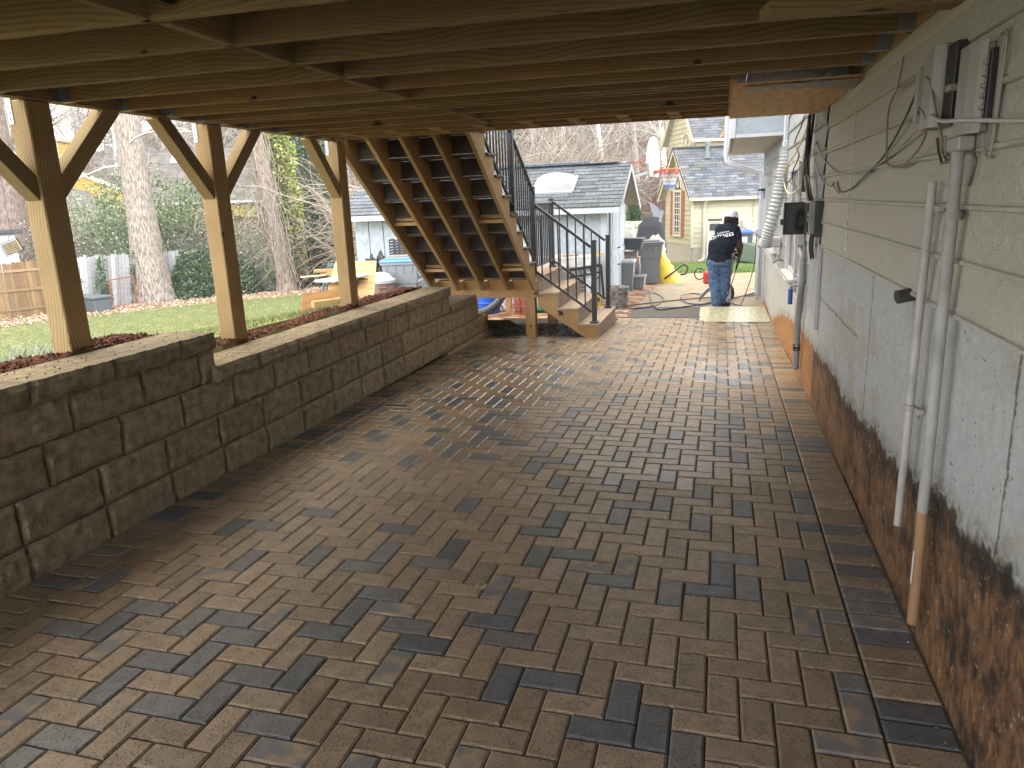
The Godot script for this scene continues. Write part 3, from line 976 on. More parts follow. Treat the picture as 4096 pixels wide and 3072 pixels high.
func build_house() -> void:
	var h := thing("house", "grey house with bead edged lap siding over a mud stained painted foundation", "house", Vector3(1.5, 0, -6.0))
	var mb := MB.new()
	# solid core of the house, so that no light comes through
	mb.col = Color(0.55, 0.56, 0.56)
	mb.abox(Vector3(0.735, -0.8, -14.19), Vector3(9.0, 5.6, 9.0))
	part("wall", mb, M.paint, h)
	mb = MB.new()
	# foundation: fine sheet with slight waves
	var nn := noise(FastNoiseLite.TYPE_SIMPLEX_SMOOTH, 1.2, 31, 3)
	var nz := 140; var ny := 14
	var G := []
	for j in ny + 1:
		var row := []
		for i in nz + 1:
			var z := lerpf(1.0, -13.0, float(i) / nz); var y := lerpf(-0.35, 1.25, float(j) / ny)
			row.append(Vector3(WX + 0.004 * nn.get_noise_2d(z, y), y, z))
		G.append(row)
	for j in ny:
		for i in nz:
			var a: Vector3 = G[j][i + 1]; var b: Vector3 = G[j][i]; var c: Vector3 = G[j + 1][i]; var d: Vector3 = G[j + 1][i + 1]
			mb.quad(a, b, c, d, Vector2(1.0 - a.z, 1.25 - a.y), Vector2(1.0 - b.z, 1.25 - b.y), Vector2(1.0 - c.z, 1.25 - c.y), Vector2(1.0 - d.z, 1.25 - d.y))
	mb.smooth()
	part("foundation", mb, M.found, h)
	mb = MB.new()
	mb.col = Color(0.50, 0.50, 0.48)
	mb.abox(Vector3(0.722, -0.8, 1.0), Vector3(0.76, 1.25, 9.0))
	part("foundation", mb, M.paint_rough, h)
	mb = MB.new()
	mb.col = Color(0.38, 0.385, 0.385)
	mb.abox(Vector3(0.722, -0.8, -14.2), Vector3(0.76, 0.6, -13.0))
	part("foundation", mb, M.paint_rough, h)
	# near siding, in two lengths with a caulked seam
	var tan1 := Color(0.46, 0.435, 0.355)
	for k in 8:
		var y := 1.149 + 0.163 * k
		for zz in [[1.5, -4.70], [-4.703, -5.83]]:
			var b := MB.new()
			b.col = tan1 * rv(0.97, 1.03)
			b.col.a = 1.0
			b.uo = Vector2(rng.randf(), rng.randf())
			lap_board(b, y + (rv(-0.006, 0.003) if k == 0 else 0.0), y + 0.163, zz[0], zz[1])
			part("siding_board", b, M.siding, h)
	var seam := MB.new()
	seam.col = Color(0.74, 0.73, 0.68)
	var yy := 1.17
	while yy < 2.02:
		var l := rv(0.008, 0.03)
		seam.box(xf(Vector3(0.7015 + rv(-0.001, 0.001), yy, -4.702 + rv(-0.003, 0.003)), 0, rv(-0.2, 0.2), 0), Vector3(0.008, l, rv(0.006, 0.012)), 0.002)
		yy += l + rv(0.0, 0.022)
	part("caulk_seam", seam, M.paint_rough, h)
	# far siding, lighter in the open
	var grey := Color(0.33, 0.34, 0.345)
	for k in 18:
		var y := 0.608 + 0.1755 * k
		for zz in [[-5.90, -7.45], [-7.45, -8.50], [-8.50, -14.19]]:
			if zz[0] == -7.45 and y > 0.6 and y < 1.75: continue
			var b := MB.new()
			b.col = grey * rv(0.97, 1.03)
			b.col.a = 1.0
			b.uo = Vector2(rng.randf(), rng.randf())
			lap_board(b, y, y + 0.1755, zz[0], zz[1])
			part("siding_board", b, M.siding, h)
	# trim
	var tr := MB.new()
	tr.col = Color(0.38, 0.38, 0.37)
	tr.abox(Vector3(0.688, 0.535, -5.90), Vector3(0.718, 1.172, -5.832), 0.004)
	part("corner_trim", tr, M.paint, h)
	tr = MB.new()
	tr.col = Color(0.37, 0.38, 0.38)
	tr.bar(Vector3(0.703, 0.54, -6.9), Vector3(0.703, 0.605, -12.98), 0.030, 0.075, Vector3.UP, 0.004)
	tr.bar(Vector3(0.699, 0.590, -6.9), Vector3(0.699, 0.655, -12.98), 0.036, 0.022, Vector3.UP, 0.005)
	part("water_table", tr, M.paint, h)
	tr = MB.new()
	tr.col = Color(0.48, 0.45, 0.375)
	tr.abox(Vector3(0.6985, 2.070, -5.0), Vector3(0.712, 2.132, 1.5), 0.003)
	part("band_board", tr, M.paint, h)
	tr = MB.new()
	tr.col = Color(0.40, 0.41, 0.42)
	tr.abox(Vector3(0.69, -0.30, -14.2), Vector3(0.72, 2.24, -14.10), 0.004)
	part("corner_board", tr, M.paint, h)
	tr = MB.new()
	tr.col = Color(0.36, 0.38, 0.40)
	tr.abox(Vector3(0.70, -0.26, -13.10), Vector3(0.73, 0.62, -13.0), 0.004)
	part("corner_board", tr, M.paint, h)
	window_in(h, -7.46, -8.46, 0.745, 1.83)
	window_in(h, -10.35, -11.2, 0.785, 1.84)
	window_in(h, -12.9, -13.5, 0.785, 1.79)
	# bay that juts out over the path
	var bay := MB.new()
	bay.col = Color(0.40, 0.43, 0.46)
	bay.abox(Vector3(0.10, 2.26, -14.4), Vector3(0.735, 5.0, -10.05))
	var bn := part("bay", bay, M.siding, h)
	for k in 6:
		var b := MB.new()
		b.col = Color(0.30, 0.335, 0.37)
		b.uo = Vector2(rng.randf(), rng.randf())
		var y := 2.275 + 0.21 * k
		b.quad(Vector3(0.10, y, -10.028), Vector3(0.72, y, -10.028), Vector3(0.72, y + 0.21, -10.042), Vector3(0.10, y + 0.21, -10.042), Vector2(0, 0), Vector2(0.6, 0), Vector2(0.6, -0.21), Vector2(0, -0.21))
		b.quad_m(Vector3(0.72, y, -10.028), Vector3(0.10, y, -10.028), Vector3(0.10, y, -10.045), Vector3(0.72, y, -10.045))
		part("bay_board", b, M.siding, bn)
	var sf := MB.new()
	sf.col = Color(0.52, 0.49, 0.44)
	sf.abox(Vector3(0.12, 2.236, -14.38), Vector3(0.73, 2.256, -10.08), 0.002)
	part("soffit", sf, M.paint_rough, bn)
	sf = MB.new()
	sf.col = Color(0.42, 0.43, 0.45)
	sf.abox(Vector3(0.075, 2.225, -10.06), Vector3(0.135, 4.9, -10.012), 0.003)
	sf.abox(Vector3(0.07, 2.225, -14.42), Vector3(0.098, 4.9, -10.02), 0.003)
	sf.abox(Vector3(0.137, 2.228, -10.06), Vector3(0.72, 2.272, -10.016), 0.003)
	part("corner_board", sf, M.paint, bn)

# ---------------------------------------------------------------- wood
func wood_col(w: float) -> Color:
	# w: 0 warm, 1 greenish and grey
	var a := Color(0.70, 0.60, 0.47).lerp(Color(0.62, 0.65, 0.55), w)
	a = a * rv(0.82, 1.16)
	a.r *= rv(0.96, 1.05)
	a.a = 1.0
	return a

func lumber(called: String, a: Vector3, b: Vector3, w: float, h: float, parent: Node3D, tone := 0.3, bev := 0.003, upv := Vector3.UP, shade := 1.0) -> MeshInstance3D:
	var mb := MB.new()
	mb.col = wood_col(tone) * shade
	mb.col.a = 1.0
	mb.uo = Vector2(rv(0.0, 1.0), rv(0.02, 0.2))
	mb.bar(a, b, w, h, upv, bev)
	return part(called, mb, M.wood_a if rng.randf() < 0.5 else M.wood_b, parent)

const DY := 2.135
func build_deck() -> void:
	var d := thing("wooden_deck", "raised timber deck of treated joists on square posts over the patio", "deck", Vector3(-1.3, 0, -2.5))
	var zs := [1.95, 1.55, 1.15, 0.75, 0.35, -0.05, -0.5, -0.92, -1.34, -1.745, -2.12, -2.53, -2.93, -3.325, -3.73, -4.09, -4.365, -4.475, -4.583, -4.905, -5.285, -5.655, -5.93, -6.195]
	var jl := 0.235
	for i in zs.size():
		var z: float = float(zs[i]) + 0.019
		var zl := z + (0.085 if i < zs.size() - 3 else 0.12)
		var zr := z - 0.055
		var xr := 0.682
		if z < -4.30: xr = 0.02
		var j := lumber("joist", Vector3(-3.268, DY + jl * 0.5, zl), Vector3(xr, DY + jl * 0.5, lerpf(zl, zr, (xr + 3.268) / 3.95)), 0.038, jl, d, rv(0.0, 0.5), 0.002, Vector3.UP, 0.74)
		if z < 0.3 and z > -5.0:
			var hg := MB.new()
			for s in [1.0, -1.0]:
				if xr > 0.5:
					hg.box(xf(Vector3(0.655, DY + 0.10, zr + 0.021 * s), 0.0), Vector3(0.055, 0.20, 0.002))
					hg.box(xf(Vector3(0.6795, DY + 0.10, zr + 0.040 * s), 0.0), Vector3(0.003, 0.19, 0.035))
			if xr > 0.5:
				hg.box(xf(Vector3(0.640, DY - 0.0012, zr)), Vector3(0.085, 0.002, 0.044))
				part("joist_hanger", hg, M.galv, j)
		if z < -2.4:
			var hg := MB.new()
			for s in [1.0, -1.0]:
				hg.box(xf(Vector3(-3.24, DY + 0.09, zl + 0.021 * s)), Vector3(0.055, 0.18, 0.002))
				hg.box(xf(Vector3(-3.2665, DY + 0.09, zl + 0.038 * s)), Vector3(0.003, 0.17, 0.035))
			hg.box(xf(Vector3(-3.235, DY - 0.0012, zl)), Vector3(0.075, 0.002, 0.044))
			part("joist_hanger", hg, M.galv, j)
	# rim beam of two boards and the ledger on the house
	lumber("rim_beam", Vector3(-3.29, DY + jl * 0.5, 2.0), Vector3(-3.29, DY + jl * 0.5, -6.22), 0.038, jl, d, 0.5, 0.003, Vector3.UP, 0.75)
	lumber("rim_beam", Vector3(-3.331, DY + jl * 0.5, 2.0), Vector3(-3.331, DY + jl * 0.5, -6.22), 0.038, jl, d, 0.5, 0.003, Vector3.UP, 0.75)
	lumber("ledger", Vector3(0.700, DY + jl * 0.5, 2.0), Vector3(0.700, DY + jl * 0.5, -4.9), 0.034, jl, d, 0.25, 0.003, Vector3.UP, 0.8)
	lumber("trimmer_joist", Vector3(0.040, DY + jl * 0.5, -4.32), Vector3(0.040, DY + jl * 0.5, -6.23), 0.038, jl, d, 0.2)
	# blocking down the middle, and short blocks of the two ladders
	for i in range(8, zs.size() - 1):
		if i in [15, 16, 17, 21, 22]: continue
		var za: float = float(zs[i]) - 0.003; var zb: float = float(zs[i + 1]) + 0.041
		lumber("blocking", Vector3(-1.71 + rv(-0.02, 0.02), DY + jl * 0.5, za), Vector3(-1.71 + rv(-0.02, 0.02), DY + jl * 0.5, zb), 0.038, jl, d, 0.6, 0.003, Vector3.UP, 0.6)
	for pr in [[16, 17], [17, 18], [21, 22], [22, 23]]:
		for k in 10:
			var x := -2.97 + 0.372 * k + (0.02 if pr[0] == 17 else 0.0)
			if x > -0.05: continue
			var za: float = float(zs[pr[0]]) - 0.002 - 0.02 * (x + 1.7) * 0.8; var zb: float = float(zs[pr[1]]) + 0.040 - 0.02 * (x + 1.7) * 0.8
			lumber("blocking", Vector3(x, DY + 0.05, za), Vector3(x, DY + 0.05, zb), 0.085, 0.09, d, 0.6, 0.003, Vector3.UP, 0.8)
	# deck boards above
	for k in 30:
		var x := -3.40 + 0.142 * k
		if x > 0.66: continue
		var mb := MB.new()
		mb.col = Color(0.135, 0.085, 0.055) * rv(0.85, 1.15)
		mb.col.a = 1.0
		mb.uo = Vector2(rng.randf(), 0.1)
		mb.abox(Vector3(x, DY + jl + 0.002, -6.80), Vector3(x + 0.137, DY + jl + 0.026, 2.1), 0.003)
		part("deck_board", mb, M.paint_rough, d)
	# posts with braces
	for p in [-1.56, -3.098, -4.46, -6.205]:
		var pz: float = p
		var yb := yard(-3.4, pz) - 0.1
		var mb := MB.new()
		mb.col = wood_col(rv(0.25, 0.7)) * 0.86
		mb.col.a = 1.0
		mb.uo = Vector2(rng.randf(), rv(0.0, 0.3))
		mb.box(xf(Vector3(-3.362, (yb + DY - 0.001) * 0.5, pz)), Vector3(0.122, DY - 0.001 - yb, 0.145), 0.006)
		var post := part("post", mb, M.wood_a if pz > -4.0 else M.wood_b, d)
		var cap := MB.new()
		cap.box(xf(Vector3(-3.425, DY - 0.035, pz + 0.02)), Vector3(0.003, 0.15, 0.09))
		cap.box(xf(Vector3(-3.405, DY - 0.05, pz + 0.0745)), Vector3(0.035, 0.13, 0.003))
		for q in 3: cap.box(xf(Vector3(-3.405 + rv(-0.008, 0.008), DY - 0.03 - q * 0.03, pz + 0.077)), Vector3(0.006, 0.006, 0.003))
		part("post_cap", cap, M.galv, post)
		var mud := MB.new()
		for s in [1.0, -1.0]:
			if s < 0 and (pz > -2.0): continue
			if s > 0 and pz < -7.0: continue
			if s < 0 and pz < -5.0: continue
			var sg: float = s
			var foot := Vector3(-3.362, 1.68, pz + 0.0725 * sg - 0.03 * sg)
			var head := Vector3(-3.345, DY + 0.02, pz + sg * (0.0725 + 0.43))
			lumber("brace", foot, head, 0.088, 0.088, d, 0.7, 0.003, Vector3.RIGHT, 0.8)
	# plywood under the last bay by the house, torn flashing above its near edge
	var pl := MB.new()
	pl.col = Color(0.95, 0.92, 0.86)
	pl.uo = Vector2(0.2, 0.1)
	pl.box(xf(Vector3(0.365, DY - 0.007, -5.37)), Vector3(0.66, 0.012, 1.85), 0.001)
	part("plywood_panel", pl, M.ply, d)
	var fl := MB.new()
	fl.col = Color(0.22, 0.21, 0.19)
	var nn := noise(FastNoiseLite.TYPE_SIMPLEX_SMOOTH, 3.0, 61, 3)
	var row0 := []
	for i in 29:
		var x := lerpf(0.11, 0.685, i / 28.0)
		var colm := []
		for j in 7:
			var f := j / 6.0
			var z := lerpf(-4.44 - 0.03 * f, -4.62 - 0.42 * smoothstep(0.25, 0.9, x), f) + 0.03 * nn.get_noise_2d(x * 3.0, 5.0)
			var y := DY - 0.016 - 0.016 * absf(nn.get_noise_2d(x * 4.0, f * 2.0 + 3.0)) - 0.012 * sin(f * 3.14)
			colm.append(Vector3(x, y, z))
		row0.append(colm)
	for i in 28:
		for j in 6:
			fl.quad_m(row0[i][j], row0[i][j + 1], row0[i + 1][j + 1], row0[i + 1][j])
	fl.smooth()
	part("flashing", fl, M.plastic, d)
	# a scab of timber under the joists at the top of the view
	lumber("scab_board", Vector3(0.11, DY - 0.02, -2.69), Vector3(0.70, DY - 0.02, -2.80), 0.12, 0.036, d, 0.75)
	# grade stamps and pencil marks printed on the faces of the joists
	for st in [["10204", 0.10, -3.715, 0.05, 0.035], ["S-DRY", -1.05, -2.520, 0.12, 0.05], ["KD19", -2.35, -2.50, 0.03, 0.03]]:
		text_on(d, "grade_stamp", st[0], Transform3D(Basis(), Vector3(st[1], DY + float(st[3]), float(st[2]) + 0.0245 - 0.035 * (float(st[1]) + 1.7) * 0.9)), st[4], Color(0.03, 0.02, 0.015))
# ---------------------------------------------------------------- steps down from the deck
const RISE := 0.2015
const RUN := 0.2672
const ZN := -8.963
func build_stairs() -> void:
	var s := thing("deck_stairs", "timber stairs in two flights with brown treads and black metal railings", "stairs", Vector3(-2.6, -0.15, -8.6))
	# upper flight: goes away from the viewer. tread tops at 0.829 + RISE * k, their far noses at z = -8.855 + RUN * k
	var n := 8
	for i in 5:
		var x := -3.62 + 0.3375 * i + 0.019
		var poly := PackedVector2Array()      # in (z, y)
		poly.append(Vector2(-9.128, 0.468))
		poly.append(Vector2(-9.128, 0.582))
		poly.append(Vector2(-8.951, 0.582))
		for k in n:
			var z: float = ZN + RUN * k + 0.012
			poly.append(Vector2(z, 0.825 + RISE * k - 0.027))
			poly.append(Vector2(z + RUN, 0.825 + RISE * k - 0.027))
		poly.append(Vector2(ZN + RUN * n + 0.012, 2.368))
		poly.append(Vector2(-6.24, 2.368))
		poly.append(Vector2(-6.24, 2.30))
		poly.append(Vector2(-6.66, 2.168))
		poly.append(Vector2(-8.915, 0.468))
		var mb := MB.new()
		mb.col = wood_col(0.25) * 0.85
		mb.col.a = 1.0
		mb.uo = Vector2(rng.randf(), rng.randf() * 0.2)
		var m := MB.new()
		m.prism(Transform3D(Basis(Vector3(0, 0, 1), Vector3(0, 1, 0), Vector3(-1, 0, 0)), Vector3(x, 0, 0)), poly, 0.038)
		# grain runs along the slope
		var dir := Vector2(RUN, RISE).normalized()
		for q in m.v.size():
			var p := Vector2(m.v[q].z, m.v[q].y)
			m.t[q] = Vector2(p.dot(dir), absf(p.cross(dir)) - 0.0) + Vector2(mb.uo.x, 0.0)
			if absf(m.n[q].x) < 0.5: m.t[q] = Vector2(p.dot(dir), 0.1 + (m.v[q].x - x))
			m.c[q] = mb.col
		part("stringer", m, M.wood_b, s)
	for k in n + 1:
		var y := 0.825 + RISE * k
		var znose: float = ZN + RUN * k
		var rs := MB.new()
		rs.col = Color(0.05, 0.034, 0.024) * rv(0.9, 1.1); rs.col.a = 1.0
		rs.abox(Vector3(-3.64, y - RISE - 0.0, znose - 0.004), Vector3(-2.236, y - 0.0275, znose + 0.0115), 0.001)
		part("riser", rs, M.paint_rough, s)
		if k == n: continue
		for q in 2:
			var tb := MB.new()
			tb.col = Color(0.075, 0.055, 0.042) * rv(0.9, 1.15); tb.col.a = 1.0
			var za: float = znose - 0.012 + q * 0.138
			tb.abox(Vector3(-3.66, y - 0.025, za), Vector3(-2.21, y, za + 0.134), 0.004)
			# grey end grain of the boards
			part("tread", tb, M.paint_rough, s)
	# nailing blocks seen between the outer stringers
	for b in [[-3.60, -3.28, 1.36, -7.86], [-2.60, -2.27, 1.36, -7.86], [-3.60, -3.28, 0.76, -8.66], [-2.60, -2.27, 0.76, -8.66]]:
		lumber("nailing_block", Vector3(b[0], b[2], b[3]), Vector3(b[1], b[2], b[3]), 0.07, 0.04, s, 0.1)
		lumber("nailing_block", Vector3(b[0], float(b[2]) + 0.045, float(b[3]) - 0.03), Vector3(b[1], float(b[2]) + 0.045, float(b[3]) - 0.03), 0.05, 0.03, s, 0.1)
	# landing
	lumber("landing_beam", Vector3(-3.70, 0.462, -9.152), Vector3(-2.262, 0.462, -9.152), 0.040, 0.225, s, 0.05, 0.003, Vector3.UP, 0.95)
	lumber("landing_beam", Vector3(-3.70, 0.462, -10.70), Vector3(-2.262, 0.462, -10.70), 0.040, 0.225, s, 0.2)
	lumber("landing_beam", Vector3(-2.285, 0.462, -9.175), Vector3(-2.285, 0.462, -10.68), 0.040, 0.225, s, 0.2)
	lumber("landing_beam", Vector3(-3.68, 0.462, -9.175), Vector3(-3.68, 0.462, -10.68), 0.040, 0.225, s, 0.2)
	for k in 11:
		var mb := MB.new()
		mb.col = Color(0.28, 0.20, 0.14) * rv(0.9, 1.1); mb.col.a = 1.0
		mb.abox(Vector3(-3.72, 0.588, -9.128 - 0.143 * (k + 1)), Vector3(-2.235, 0.613, -9.128 - 0.143 * k - 0.004), 0.004)
		part("landing_board", mb, M.paint_rough, s)
	for p in [[-2.365, -9.21], [-2.30, -10.2], [-3.64, -9.21], [-3.64, -10.6]]:
		var base := Vector3(p[0], gy(p[1]) - 0.2 if p[0] > -3.0 else yard(p[0], p[1]) - 0.2, p[1])
		lumber("landing_post", base, Vector3(p[0], 0.348, p[1]), 0.13, 0.13, s, 0.0, 0.005, Vector3.FORWARD, 0.9)
	# lower flight: goes to the right
	for z in [-9.19, -9.90, -10.66]:
		var poly := PackedVector2Array([Vector2(-2.258, 0.35), Vector2(-2.258, 0.582), Vector2(-2.005, 0.582), Vector2(-2.005, 0.382), Vector2(-1.745, 0.382), Vector2(-1.745, 0.181), Vector2(-1.488, 0.181), Vector2(-1.488, -0.02), Vector2(-1.488, -0.165), Vector2(-1.66, -0.165), Vector2(-2.262, 0.258)])
		# notches sit one tread lower towards the right
		poly = PackedVector2Array([Vector2(-2.262, 0.23), Vector2(-2.262, 0.383), Vector2(-2.006, 0.383), Vector2(-2.006, 0.18), Vector2(-1.742, 0.18), Vector2(-1.742, -0.02), Vector2(-1.482, -0.02), Vector2(-1.482, -0.168), Vector2(-1.66, -0.168)])
		var mb := MB.new()
		mb.prism(Transform3D(Basis(), Vector3(0, 0, z)), poly, 0.04)
		var dir := Vector2(0.79, -0.61)
		var cc := wood_col(0.2) * 0.92
		cc.a = 1.0
		for q in mb.v.size():
			var p := Vector2(mb.v[q].x, mb.v[q].y)
			mb.t[q] = Vector2(p.dot(dir), 0.12 + p.cross(dir) * 0.8)
			mb.c[q] = cc
		part("stringer", mb, M.wood_a, s)
	for k in 3:
		var y := 0.41 - RISE * k
		var xn := -1.992 + 0.2625 * k
		for q in 2:
			var mb := MB.new()
			mb.col = Color(0.33, 0.245, 0.18) * rv(0.93, 1.07); mb.col.a = 1.0
			var xa: float = xn - 0.140 * q
			mb.abox(Vector3(xa - 0.136, y - 0.026, -10.70), Vector3(xa + 0.004, y, -9.158), 0.004)
			part("tread", mb, M.paint_rough, s)
		var rs := MB.new()
		rs.col = Color(0.30, 0.235, 0.185) * rv(0.95, 1.05); rs.col.a = 1.0
		var yb := y - RISE if k < 2 else -0.20
		rs.abox(Vector3(xn - 0.012, yb + (0.001 if k < 2 else 0.0), -10.69), Vector3(xn + 0.002, y - 0.028, -9.165), 0.002)
		part("riser", rs, M.paint_rough, s)
	var rs := MB.new()
	rs.col = Color(0.30, 0.235, 0.185)
	rs.abox(Vector3(-2.26, 0.412, -10.69), Vector3(-2.246, 0.586, -9.165), 0.002)
	part("riser", rs, M.paint_rough, s)
	# railings
	newel(s, -1.535, 0.01, 1.045, -9.235)
	newel(s, -2.300, 0.60, 1.72, -9.20)
	newel(s, -1.560, 0.01, 1.040, -10.60)
	newel(s, -2.372, 0.61, 1.575, -10.60)
	newel(s, -2.255, 1.425, 2.75, -8.09)
	newel(s, -2.255, 2.37, 3.35, -6.6)
	rail_run(s, Vector3(-2.295, 1.52, -9.22), Vector3(-1.575, 0.972, -9.235), Vector3(-2.282, 0.672, -9.22), Vector3(-1.575, 0.155, -9.235), 6)
	rail_run(s, Vector3(-2.34, 1.53, -10.6), Vector3(-1.6, 0.975, -10.6), Vector3(-2.34, 0.685, -10.6), Vector3(-1.6, 0.14, -10.6), 6)
	rail_run(s, Vector3(-2.255, 2.265, -8.13), Vector3(-2.285, 1.655, -9.17), Vector3(-2.255, 1.46, -8.13), Vector3(-2.285, 0.80, -9.17), 9)
	rail_run(s, Vector3(-2.255, 3.33, -6.63), Vector3(-2.255, 2.30, -8.06), Vector3(-2.255, 2.53, -6.63), Vector3(-2.255, 1.52, -8.06), 13)
	rail_run(s, Vector3(-2.34, 1.53, -9.24), Vector3(-2.37, 1.53, -10.57), Vector3(-2.34, 0.72, -9.24), Vector3(-2.37, 0.72, -10.57), 11)
	# the railing across the left side of the landing and flight is hidden by the stringers

func newel(s: Node3D, x: float, y0: float, y1: float, z: float) -> void:
	var mb := MB.new()
	mb.box(xf(Vector3(x, (y0 + y1) * 0.5, z)), Vector3(0.058, y1 - y0, 0.058), 0.003)
	mb.box(xf(Vector3(x, y1 + 0.006, z)), Vector3(0.072, 0.016, 0.072), 0.005)
	mb.box(xf(Vector3(x, y0 + 0.012, z)), Vector3(0.105, 0.024, 0.105), 0.006)
	part("newel_post", mb, M.black_metal, s)

func rail_run(s: Node3D, a: Vector3, b: Vector3, c: Vector3, d: Vector3, n: int) -> void:
	var mb := MB.new()
	mb.bar(a, b, 0.046, 0.034, Vector3.UP, 0.008)
	var r := part("railing", mb, M.black_metal, s)
	var lo := MB.new()
	lo.bar(c, d, 0.03, 0.03, Vector3.UP, 0.004)
	part("bottom_rail", lo, M.black_metal, r)
	for k in n:
		var f := (k + 0.7) / (n + 0.4)
		var t := MB.new()
		t.bar(c.lerp(d, f), a.lerp(b, f), 0.017, 0.017, Vector3.RIGHT)
		part("baluster", t, M.black_metal, r)
# ---------------------------------------------------------------- things fixed to the house wall
func wp(z: float, y: float, off := 0.0) -> Vector3:   # a point on the wall (z, y), off metres out
	return Vector3(0.70 - off, y, z)

func cable(called: String, label: String, pts: Array, r: float, col: Color, cat := "cable", group := "") -> void:
	var mb := MB.new()
	mb.col = col
	mb.tube(path(pts, 5), r, 6)
	solo(called, mb, M.plastic, label, cat, group)

func build_house_fittings() -> void:
	var grey_pipe := Color(0.34, 0.33, 0.30)
	# tall conduit and the short cut off pipe
	var t := thing("conduit_pipe", "tall grey painted conduit below the meter boxes, muddy at its foot", "pipe", Vector3(0.66, 0.07, -2.53))
	var mb := MB.new()
	mb.col = grey_pipe
	mb.tube([Vector3(0.672, 0.50, -2.53), Vector3(0.668, 1.17, -2.525), Vector3(0.664, 1.72, -2.52)], 0.0175, 14)
	part("pipe", mb, M.paint_rough, t)
	mb = MB.new()
	mb.col = Color(0.30, 0.18, 0.085)
	mb.tube([Vector3(0.676, 0.085, -2.53), Vector3(0.672, 0.50, -2.53)], 0.018, 14)
	part("muddy_foot", mb, M.paint_rough, t)
	mb = MB.new()
	mb.col = grey_pipe * 0.9; mb.col.a = 1.0
	mb.tube([Vector3(0.668, 1.45, -2.523), Vector3(0.668, 1.475, -2.523)], 0.0215, 14)
	mb.box(xf(Vector3(0.69, 1.462, -2.575)), Vector3(0.03, 0.026, 0.05), 0.004)
	part("strap", mb, M.paint_rough, t)
	mb = MB.new()
	mb.col = Color(0.62, 0.57, 0.48)
	mb.box(xf(Vector3(0.656, 0.30, -2.522)), Vector3(0.003, 0.12, 0.008))
	part("paint_chip", mb, M.paint_rough, t)
	t = thing("cut_pipe", "shorter grey pipe with open top, left of the tall conduit", "pipe", Vector3(0.67, 0.31, -2.83))
	mb = MB.new()
	mb.col = Color(0.42, 0.39, 0.35)
	mb.tube([Vector3(0.672, 0.315, -2.83), Vector3(0.672, 1.565, -2.80)], 0.014, 14)
	part("pipe", mb, M.paint_rough, t)
	for y in [1.465, 0.77]:
		mb = MB.new()
		mb.col = Color(0.38, 0.35, 0.31)
		mb.tube([Vector3(0.672, y, -2.81), Vector3(0.672, float(y) + 0.022, -2.81)], 0.0175, 14)
		mb.box(xf(Vector3(0.69, float(y) + 0.011, -2.765)), Vector3(0.025, 0.022, 0.04), 0.004)
		part("strap", mb, M.paint_rough, t)
	mb = MB.new()
	mb.col = Color(0.05, 0.045, 0.04)
	mb.tube([Vector3(0.712, 1.152, -3.10), Vector3(0.655, 1.142, -3.085)], 0.026, 12)
	solo("pipe_stub", mb, M.plastic, "dark stub of pipe poking out of the siding beside the cut pipe", "pipe")
	# two utility boxes on a painted backing plate
	t = thing("utility_box", "tan grey utility box with ribbed hinged cover, right hand of the pair", "utility box", Vector3(0.68, 1.66, -2.46))
	var tan := Color(0.29, 0.27, 0.235)
	mb = MB.new()
	mb.col = tan * 0.95; mb.col.a = 1.0
	mb.abox(Vector3(0.692, 1.648, -2.60), Vector3(0.706, 1.925, -2.335), 0.003)
	part("back_plate", mb, M.plastic, t)
	mb = MB.new()
	mb.col = tan * 0.8; mb.col.a = 1.0
	mb.abox(Vector3(0.672, 1.69, -2.555), Vector3(0.691, 1.918, -2.375), 0.004)
	part("body", mb, M.plastic, t)
	mb = MB.new()
	mb.col = Color(0.012, 0.012, 0.012)
	mb.abox(Vector3(0.6755, 1.71, -2.374), Vector3(0.6915, 1.90, -2.352), 0.003)
	part("gasket", mb, M.plastic, t)
	mb = MB.new()
	mb.col = tan
	mb.prism(Transform3D(Basis(Vector3(0, 0, 1), Vector3(-1, 0, 0), Vector3(0, 1, 0)), Vector3(0.6715, 1.806, -2.462)), PackedVector2Array([Vector2(-0.10, 0.0), Vector2(-0.09, 0.010), Vector2(-0.055, 0.028), Vector2(0.035, 0.030), Vector2(0.07, 0.014), Vector2(0.088, 0.0)]), 0.236)
	part("cover", mb, M.plastic, t)
	for y in [1.745, 1.775, 1.80, 1.83, 1.86]:
		mb = MB.new()
		mb.col = tan * 0.9; mb.col.a = 1.0
		mb.abox(Vector3(0.662, y, -2.378), Vector3(0.674, float(y) + 0.014, -2.358), 0.003)
		part("clasp", mb, M.plastic, t)
	mb = MB.new()
	mb.col = tan * 1.05; mb.col.a = 1.0
	mb.abox(Vector3(0.645, 1.645, -2.58), Vector3(0.691, 1.689, -2.46), 0.006)
	part("hub", mb, M.plastic, t)
	t = thing("utility_box", "open grey utility box with dark inside, left hand of the pair", "utility box", Vector3(0.68, 1.73, -2.84))
	mb = MB.new()
	mb.col = tan * 0.9; mb.col.a = 1.0
	mb.abox(Vector3(0.66, 1.735, -2.945), Vector3(0.70, 1.985, -2.76), 0.005)
	part("body", mb, M.plastic, t)
	mb = MB.new()
	mb.col = Color(0.012, 0.012, 0.012)
	mb.abox(Vector3(0.668, 1.745, -2.7595), Vector3(0.70, 1.975, -2.66), 0.003)
	part("opening", mb, M.plastic, t)
	mb = MB.new()
	mb.col = tan * 1.06; mb.col.a = 1.0
	mb.prism(Transform3D(Basis(Vector3(0, 0, 1), Vector3(-1, 0, 0), Vector3(0, 1, 0)), Vector3(0.6595, 1.858, -2.85)), PackedVector2Array([Vector2(-0.09, 0), Vector2(-0.075, 0.018), Vector2(0.06, 0.022), Vector2(0.085, 0.0)]), 0.245)
	part("cover", mb, M.plastic, t)
	mb = MB.new()
